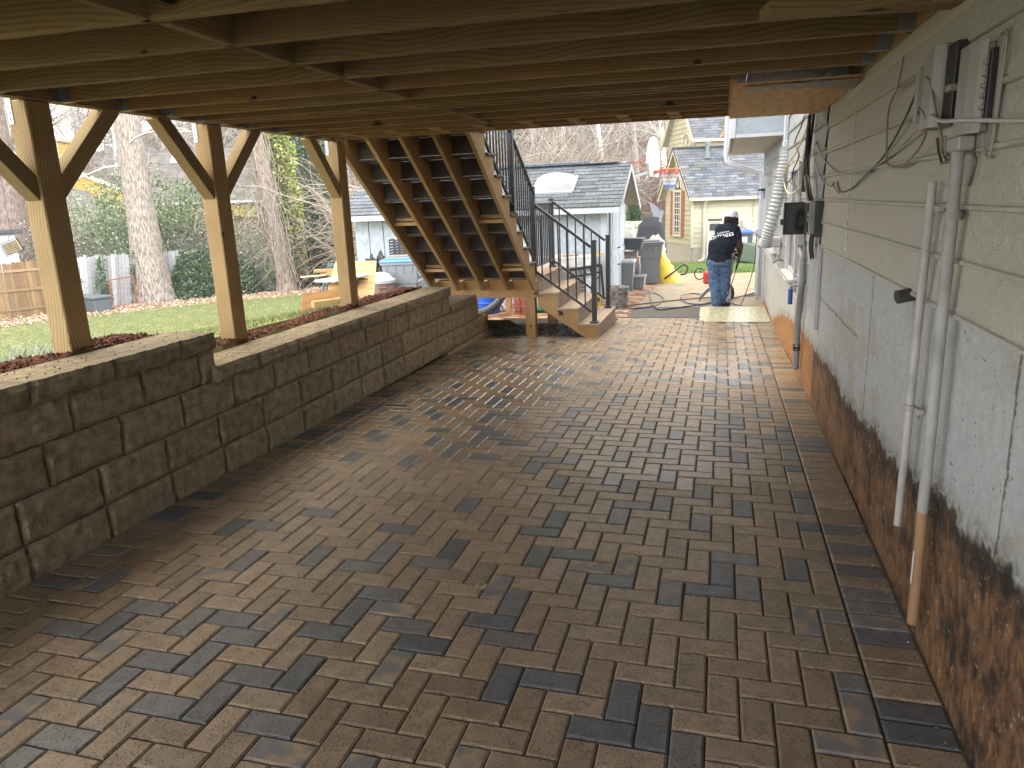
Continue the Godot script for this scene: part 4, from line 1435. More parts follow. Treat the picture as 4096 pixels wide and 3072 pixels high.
	mb.col = tan * 1.1; mb.col.a = 1.0
	mb.abox(Vector3(0.632, 1.765, -2.985), Vector3(0.665, 1.945, -2.955), 0.003)
	part("side_flap", mb, M.plastic, t)
	mb = MB.new()
	mb.col = tan
	mb.abox(Vector3(0.655, 1.83, -2.70), Vector3(0.69, 1.85, -2.655), 0.003)
	part("latch", mb, M.plastic, t)
	# cables about the boxes
	cable("loop_cable", "tan cable looped in a wide ring left of the utility boxes", [wp(-2.66, 1.64, 0.03), wp(-2.74, 1.764, 0.05), wp(-2.80, 1.866, 0.06), wp(-2.87, 1.901, 0.06), wp(-3.03, 1.927, 0.04), wp(-3.33, 1.949, 0.02), wp(-3.56, 1.932, 0.02), wp(-3.66, 1.876, 0.02), wp(-3.66, 1.795, 0.02), wp(-3.62, 1.67, 0.02), wp(-3.51, 1.635, 0.02), wp(-3.33, 1.631, 0.02), wp(-3.16, 1.647, 0.03), wp(-2.96, 1.687, 0.04), wp(-2.85, 1.734, 0.05), wp(-2.84, 1.772, 0.06), wp(-2.90, 1.80, 0.06), wp(-3.03, 1.825, 0.05), wp(-2.93, 1.79, 0.06)], 0.0042, Color(0.22, 0.18, 0.13))
	cable("black_cable", "black twisted cable sagging from the boxes down to the left", [wp(-3.10, 1.875, 0.04), wp(-3.25, 1.824, 0.03), wp(-3.52, 1.749, 0.015), wp(-3.78, 1.681, 0.01), wp(-4.11, 1.623, 0.01), wp(-4.54, 1.559, 0.008), wp(-4.90, 1.536, 0.008), wp(-5.05, 1.56, 0.008), wp(-5.12, 1.60, 0.008)], 0.0045, Color(0.03, 0.025, 0.03))
	cable("grey_cable", "thin grey cable drooping along the siding under the boxes", [wp(-2.87, 1.772, 0.04), wp(-3.10, 1.745, 0.03), wp(-3.45, 1.699, 0.015), wp(-3.74, 1.668, 0.01), wp(-4.19, 1.63, 0.008), wp(-4.73, 1.635, 0.008), wp(-5.20, 1.661, 0.008), wp(-5.94, 1.775, 0.008), wp(-6.38, 1.90, 0.01), wp(-6.30, 1.915, 0.01)], 0.0042, Color(0.30, 0.27, 0.24))
	cable("white_cable", "white cable running along the wall to the right of the boxes", [wp(-1.0, 1.66, 0.01), wp(-1.6, 1.675, 0.01), wp(-2.06, 1.692, 0.015), wp(-2.2, 1.703, 0.03), wp(-2.40, 1.724, 0.062), wp(-2.62, 1.742, 0.065), wp(-2.80, 1.775, 0.055), wp(-2.90, 1.79, 0.05)], 0.0062, Color(0.50, 0.47, 0.41))
	cable("plate_cable", "painted cable stapled round the backing of the right utility box", [wp(-2.42, 1.69, 0.006), wp(-2.38, 1.63, 0.006), wp(-2.335, 1.635, 0.006), wp(-2.318, 1.80, 0.006), wp(-2.315, 1.925, 0.006), wp(-2.37, 1.932, 0.006)], 0.004, Color(0.30, 0.275, 0.235))
	cable("ground_wire", "dark wire falling from the right utility box beside the conduit", [wp(-2.47, 1.70, 0.02), wp(-2.475, 1.684, 0.01), wp(-2.48, 1.636, 0.006), wp(-2.455, 1.619, 0.006), wp(-2.465, 1.581, 0.006), wp(-2.49, 1.548, 0.006)], 0.0042, Color(0.10, 0.085, 0.07))
	for k in 3:
		var z := -2.66 - 0.045 * k
		cable("box_tail", ["short tan wire curling under the utility boxes, nearest the conduit", "short brown wire hanging under the left utility box", "short dark wire bent down left of the other tails"][k], [wp(z, 1.70, 0.04), wp(z - 0.01, 1.66, 0.03), wp(z - 0.02 - 0.01 * k, 1.63, 0.012), wp(z - 0.05, 1.622, 0.008), wp(z + 0.03, 1.628, 0.008)], 0.0042, [Color(0.30, 0.25, 0.19), Color(0.16, 0.12, 0.09), Color(0.06, 0.05, 0.045)][k])
	cable("corner_wire", "thin wire pinned to the siding above the loop cable", [wp(-3.52, 2.07, 0.006), wp(-3.56, 2.0, 0.006), wp(-3.58, 1.955, 0.006), wp(-3.50, 1.948, 0.006)], 0.0025, Color(0.16, 0.13, 0.10))
	# open black junction box with its bundle
	t = thing("junction_box", "open dark grey cable box on the corner with its lid swung out", "junction box", Vector3(0.69, 1.23, -6.0))
	mb = MB.new()
	mb.col = Color(0.26, 0.25, 0.23)
	mb.abox(Vector3(0.615, 1.240, -6.17), Vector3(0.695, 1.478, -5.86), 0.006)
	for y in [1.33, 1.37]: mb.abox(Vector3(0.605, y, -5.95), Vector3(0.63, float(y) + 0.028, -5.852), 0.002)
	part("body", mb, M.plastic, t)
	mb = MB.new()
	mb.col = Color(0.02, 0.02, 0.02)
	mb.abox(Vector3(0.60, 1.255, -6.14), Vector3(0.614, 1.465, -5.89), 0.003)
	mb.abox(Vector3(0.650, 1.22, -5.850), Vector3(0.712, 1.475, -5.835), 0.002)
	part("seal", mb, M.plastic, t)
	mb = MB.new()
	mb.col = Color(0.040, 0.040, 0.038)
	mb.abox(Vector3(0.462, 1.225, -6.215), Vector3(0.70, 1.470, -6.195), 0.005)
	mb.abox(Vector3(0.462, 1.225, -6.194), Vector3(0.474, 1.470, -6.165), 0.003)
	mb.abox(Vector3(0.474, 1.225, -6.194), Vector3(0.70, 1.237, -6.165), 0.003)
	mb.abox(Vector3(0.474, 1.458, -6.194), Vector3(0.70, 1.470, -6.165), 0.003)
	mb.abox(Vector3(0.440, 1.30, -6.20), Vector3(0.461, 1.345, -6.17), 0.004)
	part("lid", mb, M.plastic, t)
	# bundle of black cables from above into the box, and the coil inside
	var b := thing("cable_bundle", "thick bundle of black cables hanging into the open cable box", "cables", Vector3(0.66, 1.3, -6.4))
	for k in 9:
		mb = MB.new()
		mb.col = Color(0.015, 0.015, 0.016) * rv(0.8, 1.6); mb.col.a = 1.0
		var z := -6.62 + rv(-0.05, 0.05); var o := rv(0.01, 0.05)
		mb.tube(path([wp(z, 2.14 + rv(-0.02, 0.03), o), wp(-6.64 + rv(-0.03, 0.03), 1.93, o + 0.01), wp(-6.52 + rv(-0.05, 0.05), 1.75, o + 0.03), wp(-6.30 + rv(-0.06, 0.06), 1.58 + rv(-0.02, 0.02), o + 0.03), wp(-6.12 + rv(-0.04, 0.04), 1.47, o + 0.02)], 5), 0.007, 5)
		part("cable", mb, M.plastic, b)
	for k in 6:
		mb = MB.new()
		mb.col = Color(0.014, 0.014, 0.015)
		var pts := []
		var c := Vector3(0.585 + rv(-0.015, 0.01), 1.325 + rv(-0.01, 0.02), -6.12 + rv(-0.02, 0.02))
		for s in 14:
			var a := TAU * s / 12.0 + k
			pts.append(c + Vector3(cos(a) * 0.035, sin(a) * rv(0.055, 0.085), rv(-0.012, 0.012)))
		mb.tube(pts, 0.0045, 5)
		part("coil", mb, M.plastic, b)
	for k in 8:
		mb = MB.new()
		mb.col = Color(0.014, 0.014, 0.015) * rv(0.8, 2.0); mb.col.a = 1.0
		var z := -6.15 + 0.03 * k
		mb.tube(path([wp(z, 1.245, 0.03), wp(z - 0.05, 1.17, 0.035), wp(z - 0.13 + rv(-0.03, 0.03), 1.05 + rv(-0.02, 0.03), 0.02)], 4), 0.006, 5)
		part("cable", mb, M.plastic, b)
	mb = MB.new()
	mb.col = Color(0.012, 0.012, 0.012)
	mb.tube([Vector3(0.632, 1.80, -6.60), Vector3(0.63, 1.545, -6.55)], 0.014, 8)
	part("stiff_cable", mb, M.plastic, b)
	for c in [["black_lead", "long black lead hanging in a wave left of the bundle", [wp(-7.2, 2.19, 0.03), wp(-7.25, 2.10, 0.05), wp(-7.40, 1.99, 0.08), wp(-7.1, 1.92, 0.09), wp(-6.95, 1.84, 0.08), wp(-7.2, 1.73, 0.10), wp(-7.15, 1.62, 0.10), wp(-6.75, 1.54, 0.09), wp(-6.45, 1.47, 0.085), wp(-6.2, 1.40, 0.095)], 0.0055, Color(0.015, 0.015, 0.018)],
		["thin_lead", "thin black lead making a loose loop beside the bundle", [wp(-6.6, 1.80, 0.05), wp(-6.9, 1.73, 0.08), wp(-7.45, 1.68, 0.09), wp(-7.6, 1.645, 0.09), wp(-7.3, 1.615, 0.09), wp(-6.7, 1.575, 0.07), wp(-6.4, 1.535, 0.05), wp(-6.25, 1.49, 0.04)], 0.0036, Color(0.02, 0.02, 0.022)],
		["tan_wire", "tan wire stapled in bends across the siding near the bundle", [wp(-6.45, 1.90, 0.02), wp(-6.30, 1.915, 0.015), wp(-6.25, 1.88, 0.012), wp(-6.05, 1.80, 0.01), wp(-5.85, 1.755, 0.01), wp(-5.66, 1.73, 0.01)], 0.004, Color(0.22, 0.18, 0.14)],
		["brown_wire", "brown wire looping down the siding under the tan wire", [wp(-6.5, 1.88, 0.03), wp(-6.4, 1.82, 0.02), wp(-6.25, 1.74, 0.012), wp(-6.05, 1.66, 0.01), wp(-5.75, 1.60, 0.008), wp(-5.40, 1.575, 0.008), wp(-5.30, 1.60, 0.008), wp(-5.25, 1.565, 0.008), wp(-5.05, 1.53, 0.008)], 0.0042, Color(0.20, 0.16, 0.12)],
		["cream_tube", "pair of cream plastic tubes coiled in a big loop before the window", [wp(-6.75, 2.14, 0.03), wp(-6.85, 2.03, 0.05), wp(-7.15, 1.90, 0.08), wp(-7.5, 1.81, 0.12), wp(-7.75, 1.745, 0.13), wp(-7.95, 1.70, 0.14)], 0.007, Color(0.62, 0.56, 0.40)],
		["cream_coil", "coil of cream plastic tube hanging in the loop under the cream tubes", [wp(-6.75, 1.79, 0.05), wp(-7.05, 1.815, 0.08), wp(-7.4, 1.79, 0.11), wp(-7.68, 1.72, 0.13), wp(-7.74, 1.64, 0.13), wp(-7.62, 1.57, 0.12), wp(-7.35, 1.535, 0.11), wp(-6.95, 1.55, 0.09), wp(-6.7, 1.60, 0.07), wp(-6.62, 1.66, 0.06)], 0.007, Color(0.60, 0.54, 0.38)]]:
		cable(c[0], c[1], c[2], c[3], c[4])
	# small grey box under the junction box, and its flexible conduit
	t = thing("disconnect_box", "small grey weatherproof box below the open cable box", "electrical box", Vector3(0.68, 1.09, -6.9))
	mb = MB.new()
	mb.col = Color(0.40, 0.41, 0.41)
	mb.abox(Vector3(0.625, 1.088, -6.98), Vector3(0.699, 1.225, -6.83), 0.012)
	mb.abox(Vector3(0.635, 1.075, -6.95), Vector3(0.69, 1.09, -6.86), 0.003)
	part("body", mb, M.plastic, t)
	mb = MB.new()
	mb.col = Color(0.44, 0.45, 0.45)
	mb.abox(Vector3(0.617, 1.10, -6.97), Vector3(0.624, 1.22, -6.84), 0.006)
	part("cover", mb, M.plastic, t)
	t = thing("flexible_conduit", "grey flexible conduit curving down from the small box to the floor", "conduit", Vector3(0.66, -0.05, -6.8))
	mb = MB.new()
	mb.col = Color(0.22, 0.23, 0.235)
	var cp := path([wp(-6.90, 1.085, 0.04), wp(-6.80, 1.05, 0.04), wp(-6.66, 1.00, 0.035), wp(-6.62, 0.88, 0.03), wp(-6.62, 0.78, 0.03), wp(-6.72, 0.66, 0.03), wp(-6.80, 0.50, 0.028), wp(-6.83, 0.33, 0.025), wp(-6.85, 0.20, 0.022), wp(-6.86, 0.0, 0.02)], 10)
	var rr := []
	for k in cp.size(): rr.append(0.026 + (0.0025 if k % 2 else 0.0))
	mb.tube(cp, 0.026, 12, -1.0, true, rr)
	mb.flat()
	part("hose", mb, M.plastic, t)
	mb = MB.new()
	mb.col = Color(0.015, 0.015, 0.015)
	mb.tube([wp(-6.852, 0.235, 0.0225), wp(-6.855, 0.17, 0.0215)], 0.031, 12)
	part("tape", mb, M.plastic, t)
	mb = MB.new()
	mb.col = Color(0.36, 0.37, 0.37)
	for y in [0.96, 0.80]: mb.tube([wp(-6.64, float(y) - 0.009, 0.032), wp(-6.64, float(y) + 0.009, 0.032)], 0.030, 12)
	part("strap", mb, M.plastic, t)
	# spigot, blue filter, vent box, lamp
	t = thing("garden_tap", "old bronze garden tap left of the near window", "tap", Vector3(0.70, 0.79, -9.05))
	mb = MB.new()
	mb.col = Color(0.20, 0.17, 0.13)
	mb.tube([wp(-9.05, 0.79, 0.0), wp(-9.05, 0.79, 0.08), wp(-9.05, 0.755, 0.115)], 0.014, 8)
	mb.tube([wp(-9.05, 0.79, 0.05), wp(-9.05, 0.85, 0.055)], 0.008, 6)
	mb.tube([wp(-9.09, 0.85, 0.055), wp(-9.01, 0.85, 0.055)], 0.011, 8)
	part("tap_body", mb, M.plastic, t)
	t = thing("water_filter", "blue cylinder hanging from a brass tap under the window sill", "filter", Vector3(0.63, 0.56, -7.5))
	mb = MB.new()
	mb.col = Color(0.012, 0.07, 0.30)
	mb.tube([Vector3(0.615, 0.565, -7.0), Vector3(0.615, 0.70, -7.0)], 0.021, 12)
	part("cylinder", mb, M.plastic, t)
	mb = MB.new()
	mb.col = Color(0.20, 0.22, 0.26)
	mb.tube([Vector3(0.615, 0.70, -7.0), Vector3(0.615, 0.725, -7.0), Vector3(0.66, 0.735, -6.99), Vector3(0.705, 0.735, -6.98)], 0.012, 8)
	part("fitting", mb, M.plastic, t)
	t = thing("vent_box", "grey rectangular box on the wall below the corrugated hose", "box", Vector3(0.65, 0.92, -9.6))
	mb = MB.new()
	mb.col = Color(0.46, 0.47, 0.48)
	mb.abox(Vector3(0.555, 0.905, -9.75), Vector3(0.70, 1.02, -9.48), 0.006)
	part("body", mb, M.plastic, t)
	mb = MB.new()
	mb.col = Color(0.50, 0.51, 0.52)
	mb.abox(Vector3(0.57, 0.92, -9.479), Vector3(0.69, 1.005, -9.470), 0.003)
	part("cover", mb, M.plastic, t)
	t = thing("wall_lamp", "small black wall lamp with clear glass shade near the house corner", "lamp", Vector3(0.70, 1.59, -13.3))
	mb = MB.new()
	mb.box(xf(Vector3(0.695, 1.60, -13.3)), Vector3(0.02, 0.17, 0.12), 0.006)
	mb.tube([Vector3(0.69, 1.60, -13.3), Vector3(0.62, 1.60, -13.3)], 0.02, 8)
	mb.tube([Vector3(0.63, 1.615, -13.3), Vector3(0.63, 1.585, -13.3)], 0.065, 12)
	part("bracket", mb, M.black_metal, t)
	mb = MB.new()
	mb.lathe(xf(Vector3(0.63, 1.45, -13.3)), [Vector2(0.075, 0.0), Vector2(0.06, 0.08), Vector2(0.045, 0.135)], 14)
	part("shade", mb, M.glass, t)
	# downspout at the bay with a corrugated hose pushed over its end
	t = thing("bay_downspout", "white downspout under the bay with a white corrugated hose", "downspout", Vector3(0.65, 0.9, -9.35))
	mb = MB.new()
	mb.col = Color(0.40, 0.41, 0.43)
	mb.abox(Vector3(0.655, 2.12, -9.36), Vector3(0.765 - 0.06, 3.2, -9.26), 0.010)
	for k in 3: mb.abox(Vector3(0.667 + 0.012 * k, 2.12, -9.262), Vector3(0.673 + 0.012 * k, 3.2, -9.254), 0.002)
	part("pipe", mb, M.paint, t)
	mb = MB.new()
	mb.col = Color(0.42, 0.43, 0.44)
	mb.abox(Vector3(0.645, 1.985, -9.37), Vector3(0.704, 2.125, -9.24), 0.012)
	part("coupling", mb, M.paint, t)
	mb = MB.new()
	mb.col = Color(0.43, 0.44, 0.43)
	var hp := path([Vector3(0.685, 2.03, -9.26), Vector3(0.672, 1.90, -9.22), Vector3(0.655, 1.74, -9.22), Vector3(0.63, 1.58, -9.22), Vector3(0.595, 1.38, -9.22), Vector3(0.555, 1.18, -9.24), Vector3(0.52, 1.03, -9.26), Vector3(0.50, 0.93, -9.28)], 9)
	rr = []
	for k in hp.size():
		rr.append(0.076 if k % 2 else 0.052)
	rr[hp.size() - 1] = 0.062
	mb.tube(hp, 0.06, 18, -1.0, false, rr)
	mb.flat()
	part("corrugated_hose", mb, M.plastic, t)
	# downspout at the far corner
	t = thing("corner_downspout", "white downspout that bends round the house corner to the ground", "downspout", Vector3(0.66, -0.3, -14.3))
	mb = MB.new()
	mb.col = Color(0.40, 0.41, 0.43)
	mb.tube(path([Vector3(0.05, 3.2, -14.46), Vector3(0.05, 2.55, -14.46), Vector3(0.05, 2.19, -14.45), Vector3(0.15, 2.08, -14.42), Vector3(0.58, 1.91, -14.32), Vector3(0.67, 1.79, -14.29), Vector3(0.67, 0.70, -14.28), Vector3(0.665, -0.14, -14.28), Vector3(0.59, -0.26, -14.2), Vector3(0.48, -0.29, -14.1)], 6), 0.048, 10)
	part("pipe", mb, M.paint, t)
	t = thing("service_post", "grey electrical disconnect on a conduit post at the far house corner", "electrical box", Vector3(0.62, -0.3, -13.6))
	mb = MB.new()
	mb.col = Color(0.40, 0.42, 0.44)
	mb.tube([Vector3(0.64, -0.38, -13.7), Vector3(0.655, 0.85, -13.7)], 0.024, 8)
	part("conduit", mb, M.plastic, t)
	mb = MB.new()
	mb.col = Color(0.42, 0.44, 0.46)
	mb.prism(Transform3D(Basis(), Vector3(0.65, 0.82, -13.7)), PackedVector2Array([Vector2(-0.09, 0), Vector2(0.06, 0), Vector2(0.06, 0.13), Vector2(-0.03, 0.13), Vector2(-0.11, 0.07)]), 0.16)
	part("box", mb, M.plastic, t)
	mb = MB.new()
	mb.col = Color(0.45, 0.20, 0.06)
	mb.tube([Vector3(0.643, 0.62, -13.7), Vector3(0.645, 0.67, -13.7)], 0.0265, 8)
	part("label_band", mb, M.plastic, t)
	cable("extension_cord", "black power cord hanging from the disconnect down to the slab", [Vector3(0.60, 0.86, -13.6), Vector3(0.585, 0.70, -13.55), Vector3(0.585, 0.62, -13.5), Vector3(0.57, 0.40, -13.4), Vector3(0.50, 0.10, -13.2), Vector3(0.42, -0.12, -13.0), Vector3(0.36, -0.235, -12.8), Vector3(0.33, -0.25, -12.65), Vector3(0.20, -0.245, -12.9), Vector3(0.12, -0.235, -13.2)], 0.008, Color(0.015, 0.015, 0.018), "cord")
# ---------------------------------------------------------------- plants: shared helpers
func leaf_mesh(L: float, W: float) -> ArrayMesh:
	var mb := MB.new()
	var tip := Vector3(0, L, 0.0); var l := Vector3(-W, L * 0.45, 0.25 * W); var r := Vector3(W, L * 0.45, 0.25 * W); var b := Vector3.ZERO; var mid := Vector3(0, L * 0.5, 0)
	mb.tri3(b, r, mid); mb.tri3(r, tip, mid); mb.tri3(b, mid, l); mb.tri3(mid, tip, l)
	return mb.mesh()

# leaves as one counted-by-nobody mass: list of [position, outward direction, size, colour]
func leaf_mass(called: String, parent: Node3D, items: Array, base: Mesh, m: Material) -> MultiMeshInstance3D:
	var mm := MultiMesh.new()
	mm.transform_format = MultiMesh.TRANSFORM_3D
	mm.use_colors = true
	mm.mesh = base
	mm.instance_count = items.size()
	var off := parent.position if parent != self else Vector3.ZERO
	for i in items.size():
		var it: Array = items[i]
		var out: Vector3 = it[1]
		var y := (out + Vector3(rv(-0.9, 0.9), rv(-1.1, 0.4), rv(-0.9, 0.9))).normalized()
		var x := y.cross(Vector3(rv(-1, 1), rv(-1, 1), rv(-1, 1))).normalized()
		var z := x.cross(y)
		mm.set_instance_transform(i, Transform3D(Basis(x, y, z).scaled_local(Vector3.ONE * float(it[2])), it[0] - off))
		mm.set_instance_color(i, it[3])
	var o := MultiMeshInstance3D.new()
	o.name = numbered(parent, called)
	o.multimesh = mm
	o.material_override = m
	parent.add_child(o, true)
	stuff(o)
	return o

func pick(cols: Array) -> Color:
	var a: Color = cols[rng.randi() % cols.size()]
	a = a * rv(0.75, 1.25)
	a.a = 1.0
	return a

# a fence picket with clipped corners at its top, standing at p, facing n
func picket(p: Vector3, n: Vector3, w: float, h: float, lean: float, col: Color) -> MB:
	var mb := MB.new()
	mb.col = col
	mb.uo = Vector2(rng.randf(), rng.randf() * 0.5)
	var x := Vector3.UP.cross(n).normalized()
	var y := (Vector3.UP + x * lean).normalized()
	var c := w * 0.26
	mb.prism(Transform3D(Basis(x, y, n), p), PackedVector2Array([Vector2(-w / 2, 0), Vector2(w / 2, 0), Vector2(w / 2, h - c), Vector2(w / 2 - c, h), Vector2(-w / 2 + c, h), Vector2(-w / 2, h - c)]), 0.018)
	for i in mb.t.size(): mb.t[i] = Vector2(mb.t[i].y, mb.t[i].x)
	return mb

func fence(called: String, label: String, a: Vector2, b: Vector2, h: float, cols: Array, rails: bool, lean: float, m: Material) -> void:
	var mid := (a + b) * 0.5
	var f := thing(called, label, "fence", Vector3(mid.x, yard(mid.x, mid.y), mid.y))
	var d := (b - a).normalized()
	var n3 := Vector3(-d.y, 0, d.x)
	if n3.dot(Vector3(-mid.x, 0, -mid.y)) < 0: n3 = -n3
	var L := (b - a).length()
	var w := 0.147
	var k := 0
	var s := 0.0
	while s < L:
		var q := a + d * s
		var p := Vector3(q.x, yard(q.x, q.y) - 0.04, q.y)
		part("picket", picket(p, n3, w - rv(0.004, 0.012), h + rv(-0.04, 0.04), lean + rv(-0.012, 0.012), pick(cols)), m, f)
		s += w
		k += 1
	if rails:
		for y in [0.28, 0.95, 1.62]:
			var mb := MB.new()
			mb.col = pick(cols)
			var yy: float = y
			mb.bar(Vector3(a.x, yard(a.x, a.y) + yy, a.y) + n3 * 0.03, Vector3(b.x, yard(b.x, b.y) + yy, b.y) + n3 * 0.03, 0.04, 0.085, Vector3.UP, 0.003)
			part("rail", mb, m, f)
		s = 0.85
		while s < L:
			var q := a + d * s
			var mb := MB.new()
			mb.col = pick(cols)
			mb.box(Transform3D(Basis(Vector3.UP.cross(n3), Vector3.UP, n3), Vector3(q.x, yard(q.x, q.y) + 0.9, q.y) + n3 * 0.075), Vector3(0.095, 1.85, 0.09), 0.004)
			part("post", mb, m, f)
			s += 2.4

func build_yard() -> void:
	var fresh := [Color(0.40, 0.335, 0.28), Color(0.46, 0.41, 0.37), Color(0.36, 0.28, 0.21), Color(0.50, 0.46, 0.43), Color(0.43, 0.38, 0.33)]
	var old := [Color(0.33, 0.315, 0.30), Color(0.38, 0.365, 0.35), Color(0.28, 0.265, 0.25), Color(0.35, 0.33, 0.31)]
	fence("privacy_fence", "tan wooden privacy fence with rails showing, behind the left post", Vector2(-24.9, -16.0), Vector2(-23.35, -21.75), 1.95, fresh, true, 0.0, M.wood_b)
	fence("weathered_fence", "grey weathered picket fence leaning behind the big trunk", Vector2(-23.0, -21.6), Vector2(-21.2, -26.9), 2.02, old, false, 0.10, M.paint_rough)
	# litter of brown leaves along the fences
	var items := []
	var lm := leaf_mesh(1.0, 0.32)
	var brown := [Color(0.38, 0.24, 0.15), Color(0.48, 0.33, 0.22), Color(0.30, 0.18, 0.11), Color(0.55, 0.42, 0.31), Color(0.42, 0.28, 0.20)]
	var bed := MB.new()
	for seg in [[Vector2(-22.9, -17.2), Vector2(-22.0, -21.2), 0.9], [Vector2(-22.0, -21.2), Vector2(-19.9, -24.4), 1.5], [Vector2(-19.9, -24.4), Vector2(-16.0, -26.4), 1.6], [Vector2(-16.0, -26.4), Vector2(-12.0, -26.9), 1.2]]:
		for k in 2600:
			var p: Vector2 = seg[0].lerp(seg[1], rng.randf()) + Vector2(rng.randfn(0, 1), rng.randfn(0, 1)) * float(seg[2]) * 0.55
			items.append([Vector3(p.x, yard(p.x, p.y) + rv(0.0, 0.05), p.y), Vector3(rv(-1, 1), 0.5, rv(-1, 1)), rv(0.06, 0.13), pick(brown)])
	var ll := leaf_mass("leaf_litter", self, items, lm, M.leaf)
	tag(ll, "brown fallen leaves lying along the foot of the back fences", "leaf litter")
	# grass blades on the lawn
	items = []
	var blade := MB.new()
	blade.tri3(Vector3(-0.06, 0, 0), Vector3(0.06, 0, 0), Vector3(0.03, 1, 0.1))
	blade.tri3(Vector3(0.1, 0, -0.1), Vector3(0.16, 0, 0.03), Vector3(0.3, 0.8, 0.0))
	blade.tri3(Vector3(-0.16, 0, 0.05), Vector3(-0.09, 0, -0.06), Vector3(-0.3, 0.85, 0.05))
	var green := [Color(0.145, 0.175, 0.055), Color(0.18, 0.205, 0.075), Color(0.125, 0.16, 0.05), Color(0.23, 0.22, 0.11), Color(0.16, 0.19, 0.065)]
	var tries := 0
	while items.size() < 60000 and tries < 400000:
		tries += 1
		var a := rv(-0.75, 0.32)
		var dep := lerpf(4.5, 28.0, sqrt(rng.randf()))
		var q := Vector3(0, 0, 0) - CAM_B * dep + CAM_R * (a * dep)
		var x := q.x; var z := q.z
		if x > -3.7 or z > -2.2: continue
		if x < -22.2 + (z + 20.0) * -0.45 * (1.0 if z < -20.0 else 0.2): continue
		if z < -24.0 + (x + 20.0) * -0.6: continue
		if z < -10.6 and x > -4.4: continue
		items.append([Vector3(x, yard(x, z) - 0.005, z), Vector3.UP * 3.0, rv(0.035, 0.075), pick(green)])
	var gr := leaf_mass("grass", self, items, blade.mesh(), M.leaf)
	tag(gr, "short pale green winter lawn between the patio and fences", "grass")
	# variegated grass clumps behind the wall
	var gb := MB.new()
	for k in 26:
		var a := rv(0, TAU); var ln := rv(0.12, 0.26); var sp := rv(0.4, 1.0)
		var dv := Vector3(cos(a), 0, sin(a))
		var side := dv.cross(Vector3.UP) * 0.004
		var prev := dv * 0.03
		for s in 4:
			var f := (s + 1) / 4.0
			var nx := dv * (0.03 + ln * sp * f) + Vector3.UP * (ln * (1.15 * f - 0.85 * f * f * sp))
			var w0 := 1.0 - s / 4.4; var w1 := 1.0 - (s + 1) / 4.4
			gb.col = Color(0.20, 0.25, 0.19) if k % 3 else Color(0.36, 0.38, 0.33)
			gb.quad(prev - side * w0, prev + side * w0, nx + side * w1, nx - side * w1)
			prev = nx
	var cl := thing("grass_clump", "grey green variegated grass clump behind the wall, by the left post", "plant", Vector3(-3.75, 0.76, -3.3), 0.0, "variegated grass clumps")
	part("foliage", gb, M.leaf, cl, false)
	for k in 44:
		var x := rv(-4.9, -3.55); var z := rv(-3.9, -1.6)
		copy_of(cl, "grass_clump", Vector3(x, yard(x, z) - 0.01, z), rv(0, 6), "grey green variegated grass clump in the bed behind the wall", rv(0.8, 1.25))
	# hanging wire suet feeder
	var fe := thing("bird_feeder", "wire cage bird feeder hanging left of the first post", "bird feeder", Vector3(-8.43, 1.18, -7.15))
	var mb := MB.new()
	var ax := Vector3(0.72, 0, -0.69).normalized()
	var az := Vector3(0.69, 0, 0.72).normalized()
	var fb := Transform3D(Basis(ax, Vector3.UP, az).rotated(az, 0.35), Vector3(-8.41, 1.25, -7.14))
	for k in 8:
		var f := -0.1 + 0.2 * k / 7.0
		for s in [-0.045, 0.045]:
			mb.bar(fb * Vector3(f, -0.085, s), fb * Vector3(f, 0.085, s), 0.004, 0.004)
			mb.bar(fb * Vector3(-0.1, f * 0.85, s), fb * Vector3(0.1, f * 0.85, s), 0.004, 0.004)
		mb.bar(fb * Vector3(f, 0.085, -0.045), fb * Vector3(f, 0.085, 0.045), 0.004, 0.004)
	part("cage", mb, M.black_metal, fe)
	mb = MB.new()
	mb.col = Color(0.55, 0.42, 0.24)
	mb.box(fb, Vector3(0.17, 0.14, 0.07), 0.01)
	part("suet_block", mb, M.paint_rough, fe)
	mb = MB.new()
	mb.tube([fb * Vector3(0, 0.085, 0), Vector3(-8.43, 1.45, -7.18), Vector3(-8.45, 1.75, -7.2), Vector3(-8.55, 2.2, -7.3)], 0.004, 4)
	part("hanging_wire", mb, M.black_metal, fe)
	# black storage box and the small rusty stand by the fence
	var bx := thing("storage_box", "dark grey plastic storage box on the leaves by the fence", "storage box", Vector3(-22.0, -1.74, -21.4), atan2(-0.42, 0.9) + 0.2)
	mb = MB.new()
	mb.col = Color(0.075, 0.085, 0.09)
	mb.box(xf(Vector3(0, 0.24, 0)), Vector3(1.35, 0.50, 0.66), 0.03)
	for k in 6: mb.box(xf(Vector3(-0.52 + 0.21 * k, 0.24, 0.335)), Vector3(0.10, 0.36, 0.02), 0.008)
	part("tub", mb, M.plastic, bx, false)
	mb = MB.new()
	mb.col = Color(0.085, 0.095, 0.10)
	mb.box(xf(Vector3(0, 0.55, 0)), Vector3(1.42, 0.11, 0.72), 0.03)
	part("lid", mb, M.plastic, bx, false)
	var st := thing("rusty_stand", "rusty brown tube frame leaning at the foot of the weathered fence", "stand", Vector3(-22.2, -1.76, -22.95))
	mb = MB.new()
	mb.col = Color(0.22, 0.09, 0.05)
	var o := Vector3(-22.25, -1.76, -22.55)
	var e := Vector3(0.36, 0, -0.85)
	for pr in [[Vector3.ZERO, Vector3(0.05, 1.05, 0)], [Vector3(0.05, 1.05, 0), e + Vector3(0.02, 1.10, 0)], [e + Vector3(0.02, 1.10, 0), e]]:
		mb.bar(o + pr[0], o + pr[1], 0.05, 0.05)
	part("frame", mb, M.plastic, st)
	mb = MB.new()
	mb.col = Color(0.42, 0.16, 0.07)
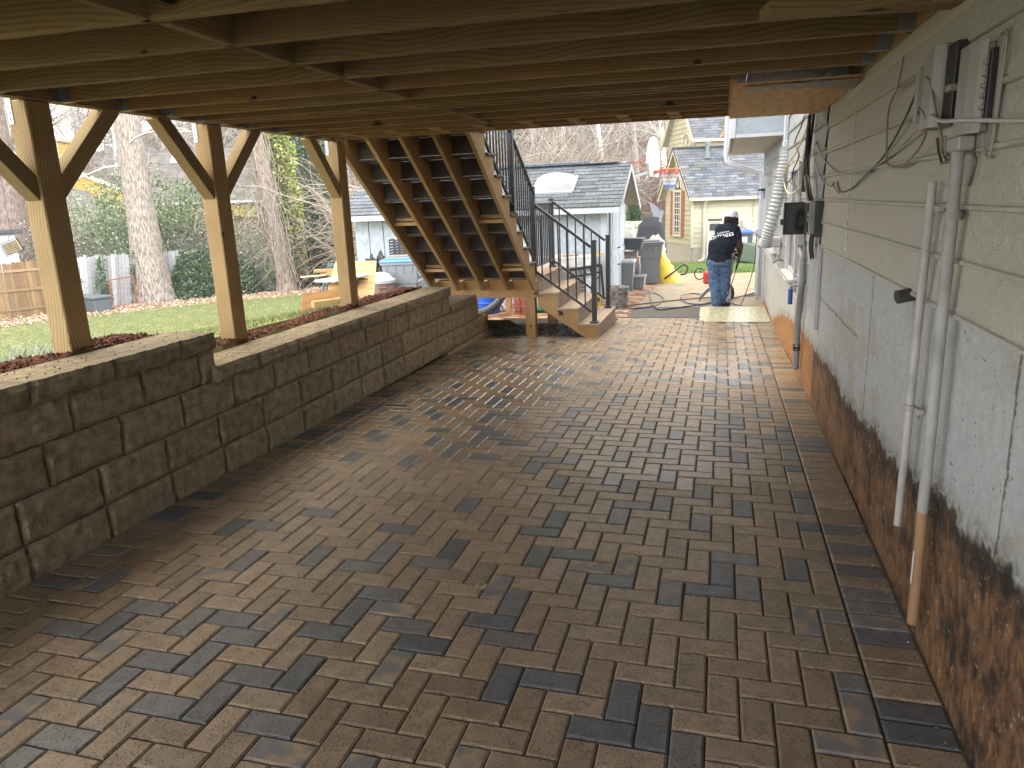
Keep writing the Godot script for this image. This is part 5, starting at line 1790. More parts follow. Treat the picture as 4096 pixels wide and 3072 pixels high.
	mb.box(Transform3D(Basis(Vector3.UP, 1.17), o + e * 0.5 + Vector3(0.1, 0.03, 0.05)), Vector3(1.5, 0.05, 0.5), 0.01)
	part("base_board", mb, M.plastic, st)
	# small white shed of the neighbour, seen over the fence at the left edge
	var ws := thing("white_shed", "small white lap sided shed with dark roof beyond the tan fence", "shed", Vector3(-27.0, -1.6, -20.0))
	mb = MB.new()
	mb.col = Color(0.50, 0.52, 0.54)
	mb.abox(Vector3(-29.5, -1.7, -21.5), Vector3(-25.1, 1.15, -17.5))
	part("wall", mb, M.paint, ws)
	for k in 13:
		var b := MB.new()
		b.col = Color(0.50, 0.52, 0.55)
		var y := -1.6 + 0.205 * k
		b.box(Transform3D(Basis.from_euler(Vector3(0, 0, -0.05)), Vector3(-25.085, y + 0.1, -19.5)), Vector3(0.02, 0.20, 4.0))
		part("board", b, M.paint, ws)
	mb = MB.new()
	mb.col = Color(0.10, 0.10, 0.11)
	mb.abox(Vector3(-29.8, 1.14, -21.75), Vector3(-24.95, 1.30, -17.2), 0.02)
	part("roof", mb, M.shingle, ws)
# ---------------------------------------------------------------- the grey shed and the hoop
# shingles laid as real tabs on a roof plane: origin, along (unit), up the slope (unit), sizes
func shingles(mb: MB, o: Vector3, al: Vector3, up: Vector3, L: float, H: float, tab: float, course: float, cols: Array, cut = null) -> void:
	var n := al.cross(up).normalized()
	var rows := int(ceil(H / course))
	for r in rows:
		var s0 := r * course
		var sh := rv(0.0, tab)
		var k := -1
		while k * tab + sh < L:
			var x0 := maxf(k * tab + sh, 0.0); var x1 := minf((k + 1) * tab + sh - 0.006, L)
			k += 1
			if x1 - x0 < 0.02: continue
			var a0 := x0; var b0 := x1
			if cut != null:
				var lim: Vector2 = cut.call(s0 + course * 0.5)
				a0 = maxf(a0, lim.x); b0 = minf(b0, lim.y)
				if b0 - a0 < 0.02: continue
			mb.col = pick(cols)
			var th := rv(0.010, 0.018)
			var p := o + up * s0
			var q := o + up * minf(s0 + course * 1.08, H)
			var la := p + al * a0 + n * th; var lb := p + al * b0 + n * th
			var ua := q + al * a0 + n * 0.002; var ub := q + al * b0 + n * 0.002
			mb.quad(la, lb, ub, ua, Vector2(a0, s0), Vector2(b0, s0), Vector2(b0, s0 + course), Vector2(a0, s0 + course))
			mb.quad_m(la - n * th, lb - n * th, lb, la)

func build_shed() -> void:
	var s := thing("garden_shed", "pale grey panelled garden shed with shingle roof and dome skylight", "shed", Vector3(-4.4, -0.3, -14.6))
	var wall_c := Color(0.36, 0.395, 0.415)
	var x0 := -6.95; var x1 := -1.98; var z0 := -13.3; var z1 := -15.9
	var zr := -14.6
	var ye := 1.50; var yr := 2.18
	# core
	var mb := MB.new()
	mb.col = wall_c * 0.9; mb.col.a = 1.0
	mb.abox(Vector3(x0 + 0.03, -0.7, z1 + 0.03), Vector3(x1 - 0.03, ye + 0.02, z0 - 0.03))
	mb.prism(Transform3D(Basis(Vector3(0, 0, -1), Vector3.UP, Vector3(1, 0, 0)), Vector3((x0 + x1) * 0.5, ye, zr)), PackedVector2Array([Vector2(-1.28, 0), Vector2(1.28, 0), Vector2(0, yr - ye - 0.06)]), x1 - x0 - 0.02)
	part("wall", mb, M.paint_rough, s)
	# grooved panels on the long side
	var x := x0
	while x < x1 - 0.05:
		var b := MB.new()
		b.col = wall_c * rv(0.97, 1.03); b.col.a = 1.0
		b.uo = Vector2(rng.randf(), rng.randf())
		b.abox(Vector3(x + 0.006, -0.62, z0 - 0.035), Vector3(minf(x + 0.298, x1 - 0.02), ye, z0), 0.006)
		part("panel", b, M.paint_rough, s)
		x += 0.305
	# door side
	for k in 9:
		var za: float = z0 - 0.0 - 0.29 * k
		if za < z1 + 0.2: break
		var b := MB.new()
		b.col = wall_c * rv(0.98, 1.05); b.col.a = 1.0
		var zb := maxf(za - 0.284, z1)
		var top := yr - 0.06 - absf((za + zb) * 0.5 - zr) / 1.3 * (yr - ye)
		b.abox(Vector3(x1 - 0.03, -0.45, zb), Vector3(x1, top, za - 0.004), 0.005)
		part("panel", b, M.paint_rough, s)
	# pair of doors
	for d in [[-13.62, -14.58], [-14.61, -15.57]]:
		var b := MB.new()
		b.col = Color(0.40, 0.43, 0.445)
		b.abox(Vector3(x1, -0.30, d[1]), Vector3(x1 + 0.035, 1.46, d[0]), 0.006)
		var dn := part("door", b, M.paint_rough, s)
		for p in [[-0.18, 0.50], [0.62, 1.34]]:
			var f := MB.new()
			f.col = Color(0.38, 0.405, 0.42)
			var w: float = d[0] - d[1]
			f.abox(Vector3(x1 + 0.035, p[0], float(d[1]) + w * 0.18), Vector3(x1 + 0.043, p[1], float(d[0]) - w * 0.18), 0.004)
			part("door_panel", f, M.paint_rough, dn)
		var tr := MB.new()
		tr.col = Color(0.42, 0.45, 0.465)
		for yy in [-0.27, 0.56, 1.40]: tr.abox(Vector3(x1 + 0.0355, yy - 0.045, float(d[1]) + 0.02), Vector3(x1 + 0.05, yy + 0.045, float(d[0]) - 0.02), 0.004)
		part("batten", tr, M.paint_rough, dn)
	var hd := MB.new()
	for y in [0.30, 0.62]:
		hd.tube([Vector3(x1 + 0.04, y, -14.50), Vector3(x1 + 0.09, y, -14.50), Vector3(x1 + 0.09, y + 0.005, -14.40)], 0.012, 6)
	hd.tube([Vector3(x1 + 0.04, 1.36, -14.6), Vector3(x1 + 0.06, 1.36, -14.6), Vector3(x1 + 0.06, 1.36, -14.75)], 0.012, 6)
	part("latch", hd, M.black_metal, s)
	# trim boards under the eave and at the corners
	var t := MB.new()
	t.col = Color(0.41, 0.44, 0.455)
	t.abox(Vector3(x0, ye - 0.10, z0 - 0.01), Vector3(x1 + 0.02, ye, z0 + 0.018), 0.004)
	part("eave_board", t, M.paint, s)
	t = MB.new()
	t.col = Color(0.42, 0.45, 0.465)
	t.abox(Vector3(x1 - 0.10, -0.55, z0 - 0.008), Vector3(x1 + 0.018, ye - 0.102, z0 + 0.016), 0.004)
	part("corner_board", t, M.paint, s)
	# roof: two slopes with overhang
	var al := Vector3(1, 0, 0)
	var ov := 0.32
	var rise := yr - ye; var half := 1.3
	var slope := Vector3(0, rise, -half).normalized()
	var low := Vector3(x0 - 0.2, ye - 0.08, z0 + 0.36 * 1.0)
	var H := (Vector3(0, yr, zr) - Vector3(0, low.y, low.z)).length()
	slope = (Vector3(0, yr + 0.03, zr) - Vector3(0, low.y, low.z)).normalized()
	H = (Vector3(0, yr + 0.03, zr) - Vector3(0, low.y, low.z)).length()
	var greys := [Color(0.135, 0.152, 0.17), Color(0.115, 0.132, 0.15), Color(0.155, 0.17, 0.187)]
	var L := x1 + 0.30 - low.x
	var dk := MB.new()
	dk.col = Color(0.45, 0.42, 0.36)
	dk.quad_m(low - Vector3(0, 0.012, 0), low + al * L - Vector3(0, 0.012, 0), low + al * L + slope * H - Vector3(0, 0.012, 0), low + slope * H - Vector3(0, 0.012, 0))
	var low2 := Vector3(low.x, low.y, zr - (low.z - zr))
	var slope2 := Vector3(0, slope.y, -slope.z)
	dk.quad_m(low2 + al * L - Vector3(0, 0.012, 0), low2 - Vector3(0, 0.012, 0), low2 + slope2 * H - Vector3(0, 0.012, 0), low2 + al * L + slope2 * H - Vector3(0, 0.012, 0))
	var rf := part("roof", dk, M.paint_rough, s)
	var sh := MB.new()
	shingles(sh, low, al, slope, L, H, 0.31, 0.15, greys)
	shingles(sh, low2 + al * L, -al, slope2, L, H, 0.31, 0.15, greys)
	stuff(part("shingles", sh, M.shingle, rf))
	var rg := MB.new()
	rg.col = Color(0.19, 0.21, 0.23)
	for k in 20: rg.box(xf(Vector3(low.x + 0.14 + 0.26 * k, yr + 0.045 + (0.002 if k % 2 else 0.0), zr), 0, 0, 0), Vector3(0.28, 0.02, 0.24), 0.008)
	rg.box(xf(Vector3(-4.3, yr + 0.075, zr)), Vector3(3.6, 0.05, 0.22), 0.015)
	stuff(part("ridge_cap", rg, M.shingle, rf))
	var fa := MB.new()
	fa.col = Color(0.42, 0.43, 0.43)
	fa.bar(low + al * (L - 0.01) - Vector3(0, 0.07, 0), low + al * (L - 0.01) + slope * H - Vector3(0, 0.07, 0), 0.02, 0.11)
	part("fascia", fa, M.paint, rf)
	fa = MB.new()
	fa.col = Color(0.42, 0.43, 0.43)
	fa.bar(low2 + al * (L - 0.01) - Vector3(0, 0.07, 0), low2 + al * (L - 0.01) + slope2 * H - Vector3(0, 0.07, 0), 0.02, 0.11)
	part("fascia", fa, M.paint, rf)
	fa = MB.new()
	fa.col = Color(0.40, 0.43, 0.445)
	fa.abox(low - Vector3(0, 0.11, 0.02), low + al * L + Vector3(0, -0.015, 0.0), 0.003)
	part("fascia", fa, M.paint, rf)
	# domed skylight
	var c := low + al * (4.15) + slope * (H * 0.50)
	var nrm := al.cross(slope).normalized()
	var B := Basis(al, nrm, -slope)
	var cu := MB.new()
	cu.col = Color(0.42, 0.42, 0.40)
	cu.box(Transform3D(B, c + nrm * 0.02), Vector3(0.78, 0.06, 0.66), 0.01)
	var sk := part("skylight", cu, M.paint, rf)
	var dm := MB.new()
	dm.col = Color(0.27, 0.27, 0.25)
	var GG := []
	for j in 11:
		var row := []
		for i in 11:
			var a := -1.0 + 0.2 * i; var b := -1.0 + 0.2 * j
			var hgt := 0.17 * pow((1.0 - a * a) * (1.0 - b * b), 0.45)
			row.append(c + nrm * (0.05 + hgt) + al * (0.36 * a) + slope * (0.30 * b))
		GG.append(row)
	for j in 10:
		for i in 10: dm.quad_m(GG[j][i], GG[j][i + 1], GG[j + 1][i + 1], GG[j + 1][i])
	dm.smooth()
	part("dome", dm, M.plastic, sk)

	# basketball hoop whose arms come out from the back of the shed
	var h := thing("basketball_hoop", "basketball hoop with faded backboard, rusty arms and a net", "basketball hoop", Vector3(-2.06, -0.33, -16.5))
	mb = MB.new()
	mb.col = Color(0.30, 0.34, 0.37)
	mb.tube([Vector3(-2.08, -0.4, -16.5), Vector3(-2.08, 2.32, -16.5)], 0.045, 8)
	mb.box(xf(Vector3(-2.05, 2.10, -16.5)), Vector3(0.09, 0.42, 0.14), 0.008)
	part("pole", mb, M.plastic, h)
	mb = MB.new()
	mb.col = Color(0.26, 0.09, 0.06)
	mb.bar(Vector3(-2.02, 2.22, -16.46), Vector3(-1.46, 2.38, -16.46), 0.035, 0.05)
	part("arm", mb, M.plastic, h)
	mb = MB.new()
	mb.col = Color(0.30, 0.15, 0.10)
	mb.bar(Vector3(-1.90, 2.255, -16.46), Vector3(-1.50, 2.09, -16.46), 0.03, 0.045)
	part("arm", mb, M.plastic, h)
	mb = MB.new()
	mb.col = Color(0.36, 0.42, 0.46)
	mb.bar(Vector3(-2.04, 1.94, -16.44), Vector3(-1.47, 2.09, -16.44), 0.035, 0.05)
	part("arm", mb, M.plastic, h)
	mb = MB.new()
	mb.col = Color(0.42, 0.43, 0.41)
	var poly := PackedVector2Array()
	for k in 13:
		var a := PI * k / 12.0
		poly.append(Vector2(0.60 * cos(a), 0.22 + 0.56 * sin(a)))
	poly.append(Vector2(-0.42, -0.04)); poly.append(Vector2(0.42, -0.04))
	mb.prism(Transform3D(Basis(Vector3(0.12, 0, -0.99), Vector3.UP, Vector3(0.99, 0, 0.12)), Vector3(-1.44, 2.01, -16.5)), poly, 0.05)
	part("backboard", mb, M.paint_rough, h)
	var ring := []
	var cx := Vector3(-1.10, 2.11, -16.5)
	for k in 25: ring.append(cx + Vector3(0.225 * cos(TAU * k / 24.0), 0, 0.225 * sin(TAU * k / 24.0)))
	mb = MB.new()
	mb.col = Color(0.62, 0.16, 0.05)
	mb.tube(ring, 0.012, 6, -1.0, false)
	mb.box(xf(Vector3(-1.36, 2.08, -16.5)), Vector3(0.10, 0.05, 0.12), 0.005)
	mb.bar(Vector3(-1.40, 2.04, -16.5), Vector3(-1.15, 2.10, -16.28), 0.02, 0.02)
	part("rim", mb, M.plastic, h)
	mb = MB.new()
	var n := 12
	for lv in 5:
		var ra: float = [0.222, 0.185, 0.150, 0.125, 0.105][lv]
		var rb: float = [0.185, 0.150, 0.125, 0.105, 0.112][lv]
		var ya := -0.02 - 0.075 * lv; var yb := ya - 0.075
		mb.col = [Color(0.60, 0.10, 0.16), Color(0.68, 0.45, 0.48), Color(0.75, 0.75, 0.75), Color(0.62, 0.68, 0.80), Color(0.16, 0.25, 0.55)][lv]
		for k in n:
			for dd in [-0.5, 0.5]:
				var a0 := TAU * (k + 0.5 * (lv % 2)) / n; var a1 := a0 + TAU * float(dd) / n
				mb.tube([cx + Vector3(ra * cos(a0), ya, ra * sin(a0)), cx + Vector3(rb * cos(a1), yb, rb * sin(a1))], 0.006, 4, -1.0, false)
	part("net", mb, M.cloth, h)
# ---------------------------------------------------------------- neighbouring houses
func lap_wall(h: Node3D, o: Vector3, al: Vector3, L: float, y0: float, y1: float, step: float, col: Color, top = null, holes := []) -> void:
	# boards of a lap sided wall; al runs to the right seen from outside; top(y) -> Vector2(left, right) limits
	var n := al.cross(Vector3.UP).normalized()
	var y := y0
	while y < y1 - 0.01:
		var yb := minf(y + step, y1)
		var a := 0.0; var b := L
		if top != null:
			var lim: Vector2 = top.call((y + yb) * 0.5)
			a = lim.x; b = lim.y
		var segs := [[a, b]]
		for ho in holes:
			if yb > float(ho[2]) and y < float(ho[3]):
				var ns := []
				for sg in segs:
					if float(ho[0]) > float(sg[0]): ns.append([sg[0], minf(float(ho[0]), float(sg[1]))])
					if float(ho[1]) < float(sg[1]): ns.append([maxf(float(ho[1]), float(sg[0])), sg[1]])
				segs = ns
		for sg in segs:
			if float(sg[1]) - float(sg[0]) < 0.03: continue
			var mb := MB.new()
			mb.col = col * rv(0.96, 1.04); mb.col.a = 1.0
			var p0 := o + al * float(sg[0]); var p1 := o + al * float(sg[1])
			var Y0 := Vector3(0, y, 0); var Y1 := Vector3(0, yb + 0.01, 0)
			mb.quad_m(p0 + Y0 + n * 0.028, p1 + Y0 + n * 0.028, p1 + Y1 + n * 0.004, p0 + Y1 + n * 0.004)
			mb.quad_m(p0 + Y0, p1 + Y0, p1 + Y0 + n * 0.028, p0 + Y0 + n * 0.028)
			part("siding_board", mb, M.paint, h)
		y += step

func build_neighbours() -> void:
	# cream house beyond the driveway. corner nearest to the viewer at C; gable face runs away to the left
	var C := Vector3(-1.02, -0.83, -27.5)
	var g := Vector3(-0.40, 0, -0.917).normalized()      # along the gable wall, away
	var al := Vector3(0.97, 0, -0.24).normalized()       # along the long wall, to the right
	var h := thing("cream_house", "cream lap sided house with arched gable window and grey roof", "house", C)
	var cream := Color(0.40, 0.36, 0.24)
	var W := 2.75
	var LL := 9.0
	var ye := 2.36       # eave height above C
	var base := 0.55
	var core := MB.new()
	core.col = cream * 0.85; core.col.a = 1.0
	var q := [C, C + al * LL, C + al * LL + g * W, C + g * W]
	for k in 4:
		var a: Vector3 = q[k]; var b: Vector3 = q[(k + 1) % 4]
		core.quad_m(a - Vector3(0, 0.6, 0), b - Vector3(0, 0.6, 0), b + Vector3(0, ye, 0), a + Vector3(0, ye, 0))
	core.tri3(C + Vector3(0, ye, 0), C + g * (W * 0.5) + Vector3(0, ye + 1.65, 0), C + g * W + Vector3(0, ye, 0))
	part("wall", core, M.paint_rough, h)
	var fnd := MB.new()
	fnd.col = Color(0.34, 0.31, 0.24)
	var nl := al.cross(Vector3.UP); var ng := -(g.cross(Vector3.UP))
	ng = (-al).normalized()
	fnd.quad_m(C - Vector3(0, 0.6, 0) + nl * 0.012 + g * 0.0, C + al * LL - Vector3(0, 0.6, 0) + nl * 0.012, C + al * LL + nl * 0.012 + Vector3(0, base, 0), C + nl * 0.012 + Vector3(0, base, 0))
	part("foundation", fnd, M.paint_rough, h)
	fnd = MB.new()
	fnd.col = Color(0.32, 0.30, 0.25)
	var gn := Vector3.UP.cross(g).normalized()
	if gn.dot(al) > 0: gn = -gn
	fnd.quad_m(C + g * W - Vector3(0, 0.6, 0) + gn * 0.012, C - Vector3(0, 0.6, 0) + gn * 0.012, C + gn * 0.012 + Vector3(0, base + 0.1, 0), C + g * W + gn * 0.012 + Vector3(0, base + 0.1, 0))
	part("foundation", fnd, M.paint_rough, h)
	lap_wall(h, C, al, LL, base, ye, 0.175, cream)
	lap_wall(h, C + g * W, -g, W, base + 0.1, ye + 1.6, 0.175, cream * 0.88, func(y): 
		if y < ye: return Vector2(0, W)
		var f: float = (y - ye) / 1.65
		return Vector2(W * 0.5 * f, W - W * 0.5 * f), [[0.95, 1.75, 0.95, 2.55], [1.0, 1.7, 2.5, 3.2]])
	# gable window with shutters, a fanlight above
	var wc := C + g * (W - 1.35)
	var wb := Basis(-g, Vector3.UP, gn)
	var fr := MB.new()
	fr.col = Color(0.44, 0.41, 0.32)
	for p in [[-0.36, 0.0], [0.36, 0.0]]: fr.box(Transform3D(wb, wc + wb * Vector3(p[0], 1.75, 0.03)), Vector3(0.08, 1.66, 0.07), 0.004)
	for yy in [0.94, 2.56]: fr.box(Transform3D(wb, wc + wb * Vector3(0, yy, 0.03)), Vector3(0.84, 0.09, 0.08), 0.004)
	var wn := part("window", fr, M.paint, h)
	var gl := MB.new()
	gl.box(Transform3D(wb, wc + wb * Vector3(0, 1.75, 0.006)), Vector3(0.66, 1.6, 0.01))
	part("pane", gl, M.dark_glass, wn)
	var mu := MB.new()
	mu.col = Color(0.48, 0.46, 0.40)
	for k in 2: mu.box(Transform3D(wb, wc + wb * Vector3(-0.11 + 0.22 * k, 1.75, 0.02)), Vector3(0.025, 1.6, 0.02))
	for k in 7: mu.box(Transform3D(wb, wc + wb * Vector3(0, 1.05 + 0.22 * k, 0.021)), Vector3(0.64, 0.025, 0.02))
	part("muntins", mu, M.paint, wn)
	for sx in [-0.56, 0.56]:
		var sh := MB.new()
		sh.col = Color(0.25, 0.085, 0.05)
		sh.box(Transform3D(wb, wc + wb * Vector3(sx, 1.75, 0.04)), Vector3(0.26, 1.66, 0.04), 0.006)
		part("shutter", sh, M.paint, h)
	var fan := MB.new()
	fan.col = Color(0.44, 0.41, 0.32)
	var arc := []
	for k in 13: arc.append(wc + wb * Vector3(0.34 * cos(PI * k / 12.0), 2.66 + 0.46 * sin(PI * k / 12.0), 0.03))
	fan.tube(arc, 0.04, 6)
	for k in 5:
		var a := PI * (k + 1) / 6.0
		fan.tube([wc + wb * Vector3(0, 2.66, 0.03), wc + wb * Vector3(0.34 * cos(a), 2.66 + 0.46 * sin(a), 0.03)], 0.014, 4)
	var fw := part("window", fan, M.paint, h)
	gl = MB.new()
	var ap := PackedVector2Array([Vector2(-0.34, 2.62)])
	for k in 13: ap.append(Vector2(-0.34 * cos(PI * k / 12.0), 2.66 + 0.46 * sin(PI * k / 12.0)))
	ap.append(Vector2(0.34, 2.62))
	gl.prism(Transform3D(wb, wc + wb * Vector3(0, 0, 0.012)), ap, 0.01)
	part("pane", gl, M.dark_glass, fw)
	# roof
	var roofc := [Color(0.115, 0.128, 0.15), Color(0.145, 0.156, 0.175), Color(0.17, 0.174, 0.182), Color(0.10, 0.115, 0.138), Color(0.155, 0.147, 0.134), Color(0.13, 0.144, 0.165)]
	var mid := g * (W * 0.5)
	var eave := C + Vector3(0, ye - 0.10, 0) - g * 0.32 - al * 0.22
	var ridge := C + mid + Vector3(0, ye + 1.72, 0) - al * 0.22
	var perp := (ridge - eave)
	var sl := perp.normalized()
	var H := perp.length()
	var dk := MB.new()
	dk.col = Color(0.45, 0.40, 0.28)
	dk.quad_m(eave - Vector3(0, 0.015, 0), eave + al * LL - Vector3(0, 0.015, 0), eave + al * LL + sl * H - Vector3(0, 0.015, 0), eave + sl * H - Vector3(0, 0.015, 0))
	var eave2 := C + g * W + Vector3(0, ye - 0.10, 0) + g * 0.32 - al * 0.22
	dk.quad_m(eave2 - Vector3(0, 0.015, 0), ridge - Vector3(0, 0.015, 0), ridge + al * LL - Vector3(0, 0.015, 0), eave2 + al * LL - Vector3(0, 0.015, 0))
	var rf := part("roof", dk, M.paint_rough, h)
	var sm := MB.new()
	shingles(sm, eave, al, sl, LL, H, 0.26, 0.135, roofc)
	stuff(part("shingles", sm, M.shingle, rf))
	var fb := MB.new()
	fb.col = Color(0.42, 0.38, 0.27)
	fb.bar(eave - Vector3(0, 0.07, 0) - al * 0.01, ridge - Vector3(0, 0.07, 0) - al * 0.01, 0.03, 0.15)
	part("rake_board", fb, M.paint, rf)
	fb = MB.new()
	fb.col = Color(0.42, 0.38, 0.27)
	fb.bar(eave2 - Vector3(0, 0.07, 0) - al * 0.01, ridge - Vector3(0, 0.07, 0) - al * 0.01, 0.03, 0.15)
	part("rake_board", fb, M.paint, rf)
	fb = MB.new()
	fb.col = Color(0.03, 0.03, 0.035)
	fb.bar(eave2 + Vector3(0, 0.02, 0) - al * 0.025, ridge + Vector3(0, 0.02, 0) - al * 0.025, 0.03, 0.05)
	fb.bar(eave + Vector3(0, 0.02, 0) - al * 0.025, ridge + Vector3(0, 0.02, 0) - al * 0.025, 0.03, 0.05)
	part("drip_edge", fb, M.paint, rf)
	fb = MB.new()
	fb.col = Color(0.44, 0.41, 0.29)
	fb.bar(eave - g * 0.05 - Vector3(0, 0.03, 0), eave + al * LL - g * 0.05 - Vector3(0, 0.03, 0), 0.10, 0.10, Vector3.UP, 0.02)
	part("gutter", fb, M.paint, rf)
	fb = MB.new()
	fb.col = Color(0.11, 0.12, 0.13)
	fb.bar(ridge + Vector3(0, 0.03, 0), ridge + al * LL + Vector3(0, 0.03, 0), 0.22, 0.04)
	part("ridge_cap", fb, M.shingle, rf)
	for vp in [[1.10, 0.80, 0.50, 0.07], [1.75, 0.72, 0.30, 0.06]]:
		var v := MB.new()
		v.col = Color(0.12, 0.14, 0.14)
		var p := eave + al * float(vp[0]) + sl * (H * float(vp[1]))
		v.tube([p, p + Vector3(0, vp[2], 0)], vp[3], 8)
		v.tube([p + Vector3(0, float(vp[2]) * 0.9, 0), p + Vector3(0, float(vp[2]) + 0.04, 0)], float(vp[3]) * 1.5, 8)
		v.tube([p - Vector3(0, 0.05, 0), p + Vector3(0, 0.13, 0)], float(vp[3]) * 2.4, 8, float(vp[3]) * 1.2)
		part("vent_pipe", v, M.paint, rf)
	var dp := MB.new()
	dp.col = Color(0.44, 0.41, 0.31)
	var dq := C + al * 0.42 + nl * 0.08
	dp.tube(path([dq + nl * 0.26 + Vector3(0, ye - 0.12, 0), dq + nl * 0.2 + Vector3(0, ye - 0.2, 0), dq + Vector3(0, ye - 0.42, 0), dq + Vector3(0, 1.2, 0), dq + Vector3(0, 0.32, 0), dq + nl * 0.1 - al * 0.05 + Vector3(0, 0.14, 0), dq + nl * 0.2 - al * 0.24 + Vector3(0, 0.06, 0)], 4), 0.06, 8)
	part("downspout", dp, M.paint, h)
	dp = MB.new()
	dp.col = Color(0.44, 0.40, 0.29)
	dp.bar(C + nl * 0.03 + gn * 0.0 + Vector3(0, base, 0), C + nl * 0.03 + Vector3(0, ye - 0.1, 0), 0.10, 0.08)
	part("corner_board", dp, M.paint, h)
	var mt := MB.new()
	mt.col = Color(0.40, 0.37, 0.29)
	var mp := C + al * 1.93 + nl * 0.06 + Vector3(0, 1.25, 0)
	mt.box(Transform3D(Basis(al, Vector3.UP, nl), mp), Vector3(0.34, 0.42, 0.10), 0.01)
	var mn := part("meter_box", mt, M.paint, h)
	mt = MB.new()
	mt.col = Color(0.55, 0.56, 0.56)
	mt.lathe(Transform3D(Basis(al, nl, -Vector3.UP), mp + nl * 0.05), [Vector2(0.11, 0.0), Vector2(0.11, 0.07), Vector2(0.08, 0.09), Vector2(0.0, 0.09)], 14)
	part("meter", mt, M.plastic, mn)
	mt = MB.new()
	mt.col = Color(0.30, 0.28, 0.24)
	mt.tube([mp + al * 0.22 + Vector3(0, 0.1, 0), mp + al * 0.2 + Vector3(0, 0.6, 0), mp + al * 0.28 + Vector3(0, 1.1, 0)], 0.012, 5)
	part("wire", mt, M.plastic, mn)
	# taller wing behind, its gable in line with the lower one
	var D := Vector3(-1.10, -0.9, -32.4)
	var u := thing("gabled_house", "taller cream gabled wing with grey valley roof rising behind the cream house", "house", D)
	core = MB.new()
	core.col = cream * 0.85; core.col.a = 1.0
	var W2 := 3.2
	var top2 := 4.75
	var pk := 2.2
	q = [D, D + al * 10.0, D + al * 10.0 + g * W2, D + g * W2]
	for k in 4:
		var a: Vector3 = q[k]; var b: Vector3 = q[(k + 1) % 4]
		core.quad_m(a, b, b + Vector3(0, top2, 0), a + Vector3(0, top2, 0))
	core.tri3(D + Vector3(0, top2, 0), D + g * (W2 * 0.5) + Vector3(0, top2 + pk, 0), D + g * W2 + Vector3(0, top2, 0))
	part("wall", core, M.paint_rough, u)
	lap_wall(u, D, al, 10.0, 2.4, top2, 0.19, cream)
	lap_wall(u, D + g * W2, -g, W2, 2.4, top2 + pk, 0.19, cream * 0.9, func(y):
		if y < top2: return Vector2(0, W2)
		var f: float = (y - top2) / pk
		return Vector2(W2 * 0.5 * f, W2 - W2 * 0.5 * f))
	var fo := D + g * 1.0 + gn * 0.04
	fan = MB.new()
	fan.col = Color(0.44, 0.41, 0.32)
	arc = []
	for k in 13: arc.append(fo - g * (0.42 * cos(PI * k / 12.0)) + Vector3(0, 4.55 + 0.45 * sin(PI * k / 12.0), 0))
	fan.tube([fo - g * 0.42 + Vector3(0, 4.0, 0)] + arc + [fo + g * 0.42 + Vector3(0, 4.0, 0)], 0.045, 5)
	for k in 4: fan.tube([fo + Vector3(0, 4.55, 0), fo - g * (0.42 * cos(PI * (k + 1) / 5.0)) + Vector3(0, 4.55 + 0.45 * sin(PI * (k + 1) / 5.0), 0)], 0.014, 4)
	part("window", fan, M.paint, u)
	dk = MB.new()
	dk.col = Color(0.40, 0.36, 0.26)
	var ea := D + Vector3(0, top2 - 0.115, 0) + nl * 0.35 - al * 0.25
	var rd := D + g * (W2 * 0.5) + Vector3(0, top2 + pk, 0) - al * 0.25
	dk.quad_m(ea, ea + al * 10.0, rd + al * 10.0, rd)
	var eb := D + g * (W2 + 0.35) + Vector3(0, top2 - 0.115, 0) - al * 0.25
	dk.quad_m(eb, rd, rd + al * 10.0, eb + al * 10.0)
	rf = part("roof", dk, M.paint_rough, u)
	sm = MB.new()
	shingles(sm, ea + Vector3(0, 0.015, 0), al, (rd - ea).normalized(), 10.0, (rd - ea).length(), 0.28, 0.145, roofc)
	stuff(part("shingles", sm, M.shingle, rf))
	var gu := MB.new()
	gu.col = Color(0.44, 0.41, 0.29)
	gu.bar(ea - Vector3(0, 0.02, 0), ea - Vector3(0, 0.02, 0) + al * 10.0, 0.10, 0.10)
	part("gutter", gu, M.paint, rf)
	for e2 in [ea, eb]:
		gu = MB.new()
		gu.col = cream
		gu.bar(e2 - Vector3(0, 0.06, 0), rd - Vector3(0, 0.06, 0), 0.05, 0.2)
		part("rake_board", gu, M.paint, rf)
	var lv := []
	for k in 260:
		var f := rng.randf()
		var p := ea + al * (1.2 + f * 0.9) + (rd - ea) * (f * 0.6) + Vector3(rv(-0.08, 0.08), 0.05, rv(-0.08, 0.08))
		lv.append([p, Vector3.UP, rv(0.08, 0.14), pick([Color(0.40, 0.24, 0.12), Color(0.50, 0.32, 0.18)])])
	leaf_mass("roof_leaves", u, lv, leaf_mesh(1.0, 0.3), M.leaf)

	# yellow house with the big brown roof, far left behind the trees
	var y := thing("yellow_house", "mustard yellow house with long brown grey roof and two skylights", "house", Vector3(-36.0, -1.6, -41.0))
	var mus := Color(0.50, 0.33, 0.05)
	var A := Vector3(-39.2, 0, -39.2); var Bp := Vector3(-28.2, 0, -42.2)
	var bal := (Bp - A).normalized()
	var bn := bal.cross(Vector3.UP)
	var LB := (Bp - A).length()
	core = MB.new()
	core.col = mus
	core.quad_m(A + Vector3(0, -2, 0), Bp + Vector3(0, -2, 0), Bp + Vector3(0, 2.3, 0), A + Vector3(0, 2.3, 0))
	core.quad_m(Bp + Vector3(0, -2, 0), Bp - bn * 7.0 + Vector3(0, -2, 0), Bp - bn * 7.0 + Vector3(0, 2.3, 0), Bp + Vector3(0, 2.3, 0))
	part("wall", core, M.paint_rough, y)
	lap_wall(y, A, bal, LB, -1.4, 2.3, 0.2, mus)
	var e1 := A + bn * 0.5 + Vector3(0, 2.3, 0) - bal * 0.3
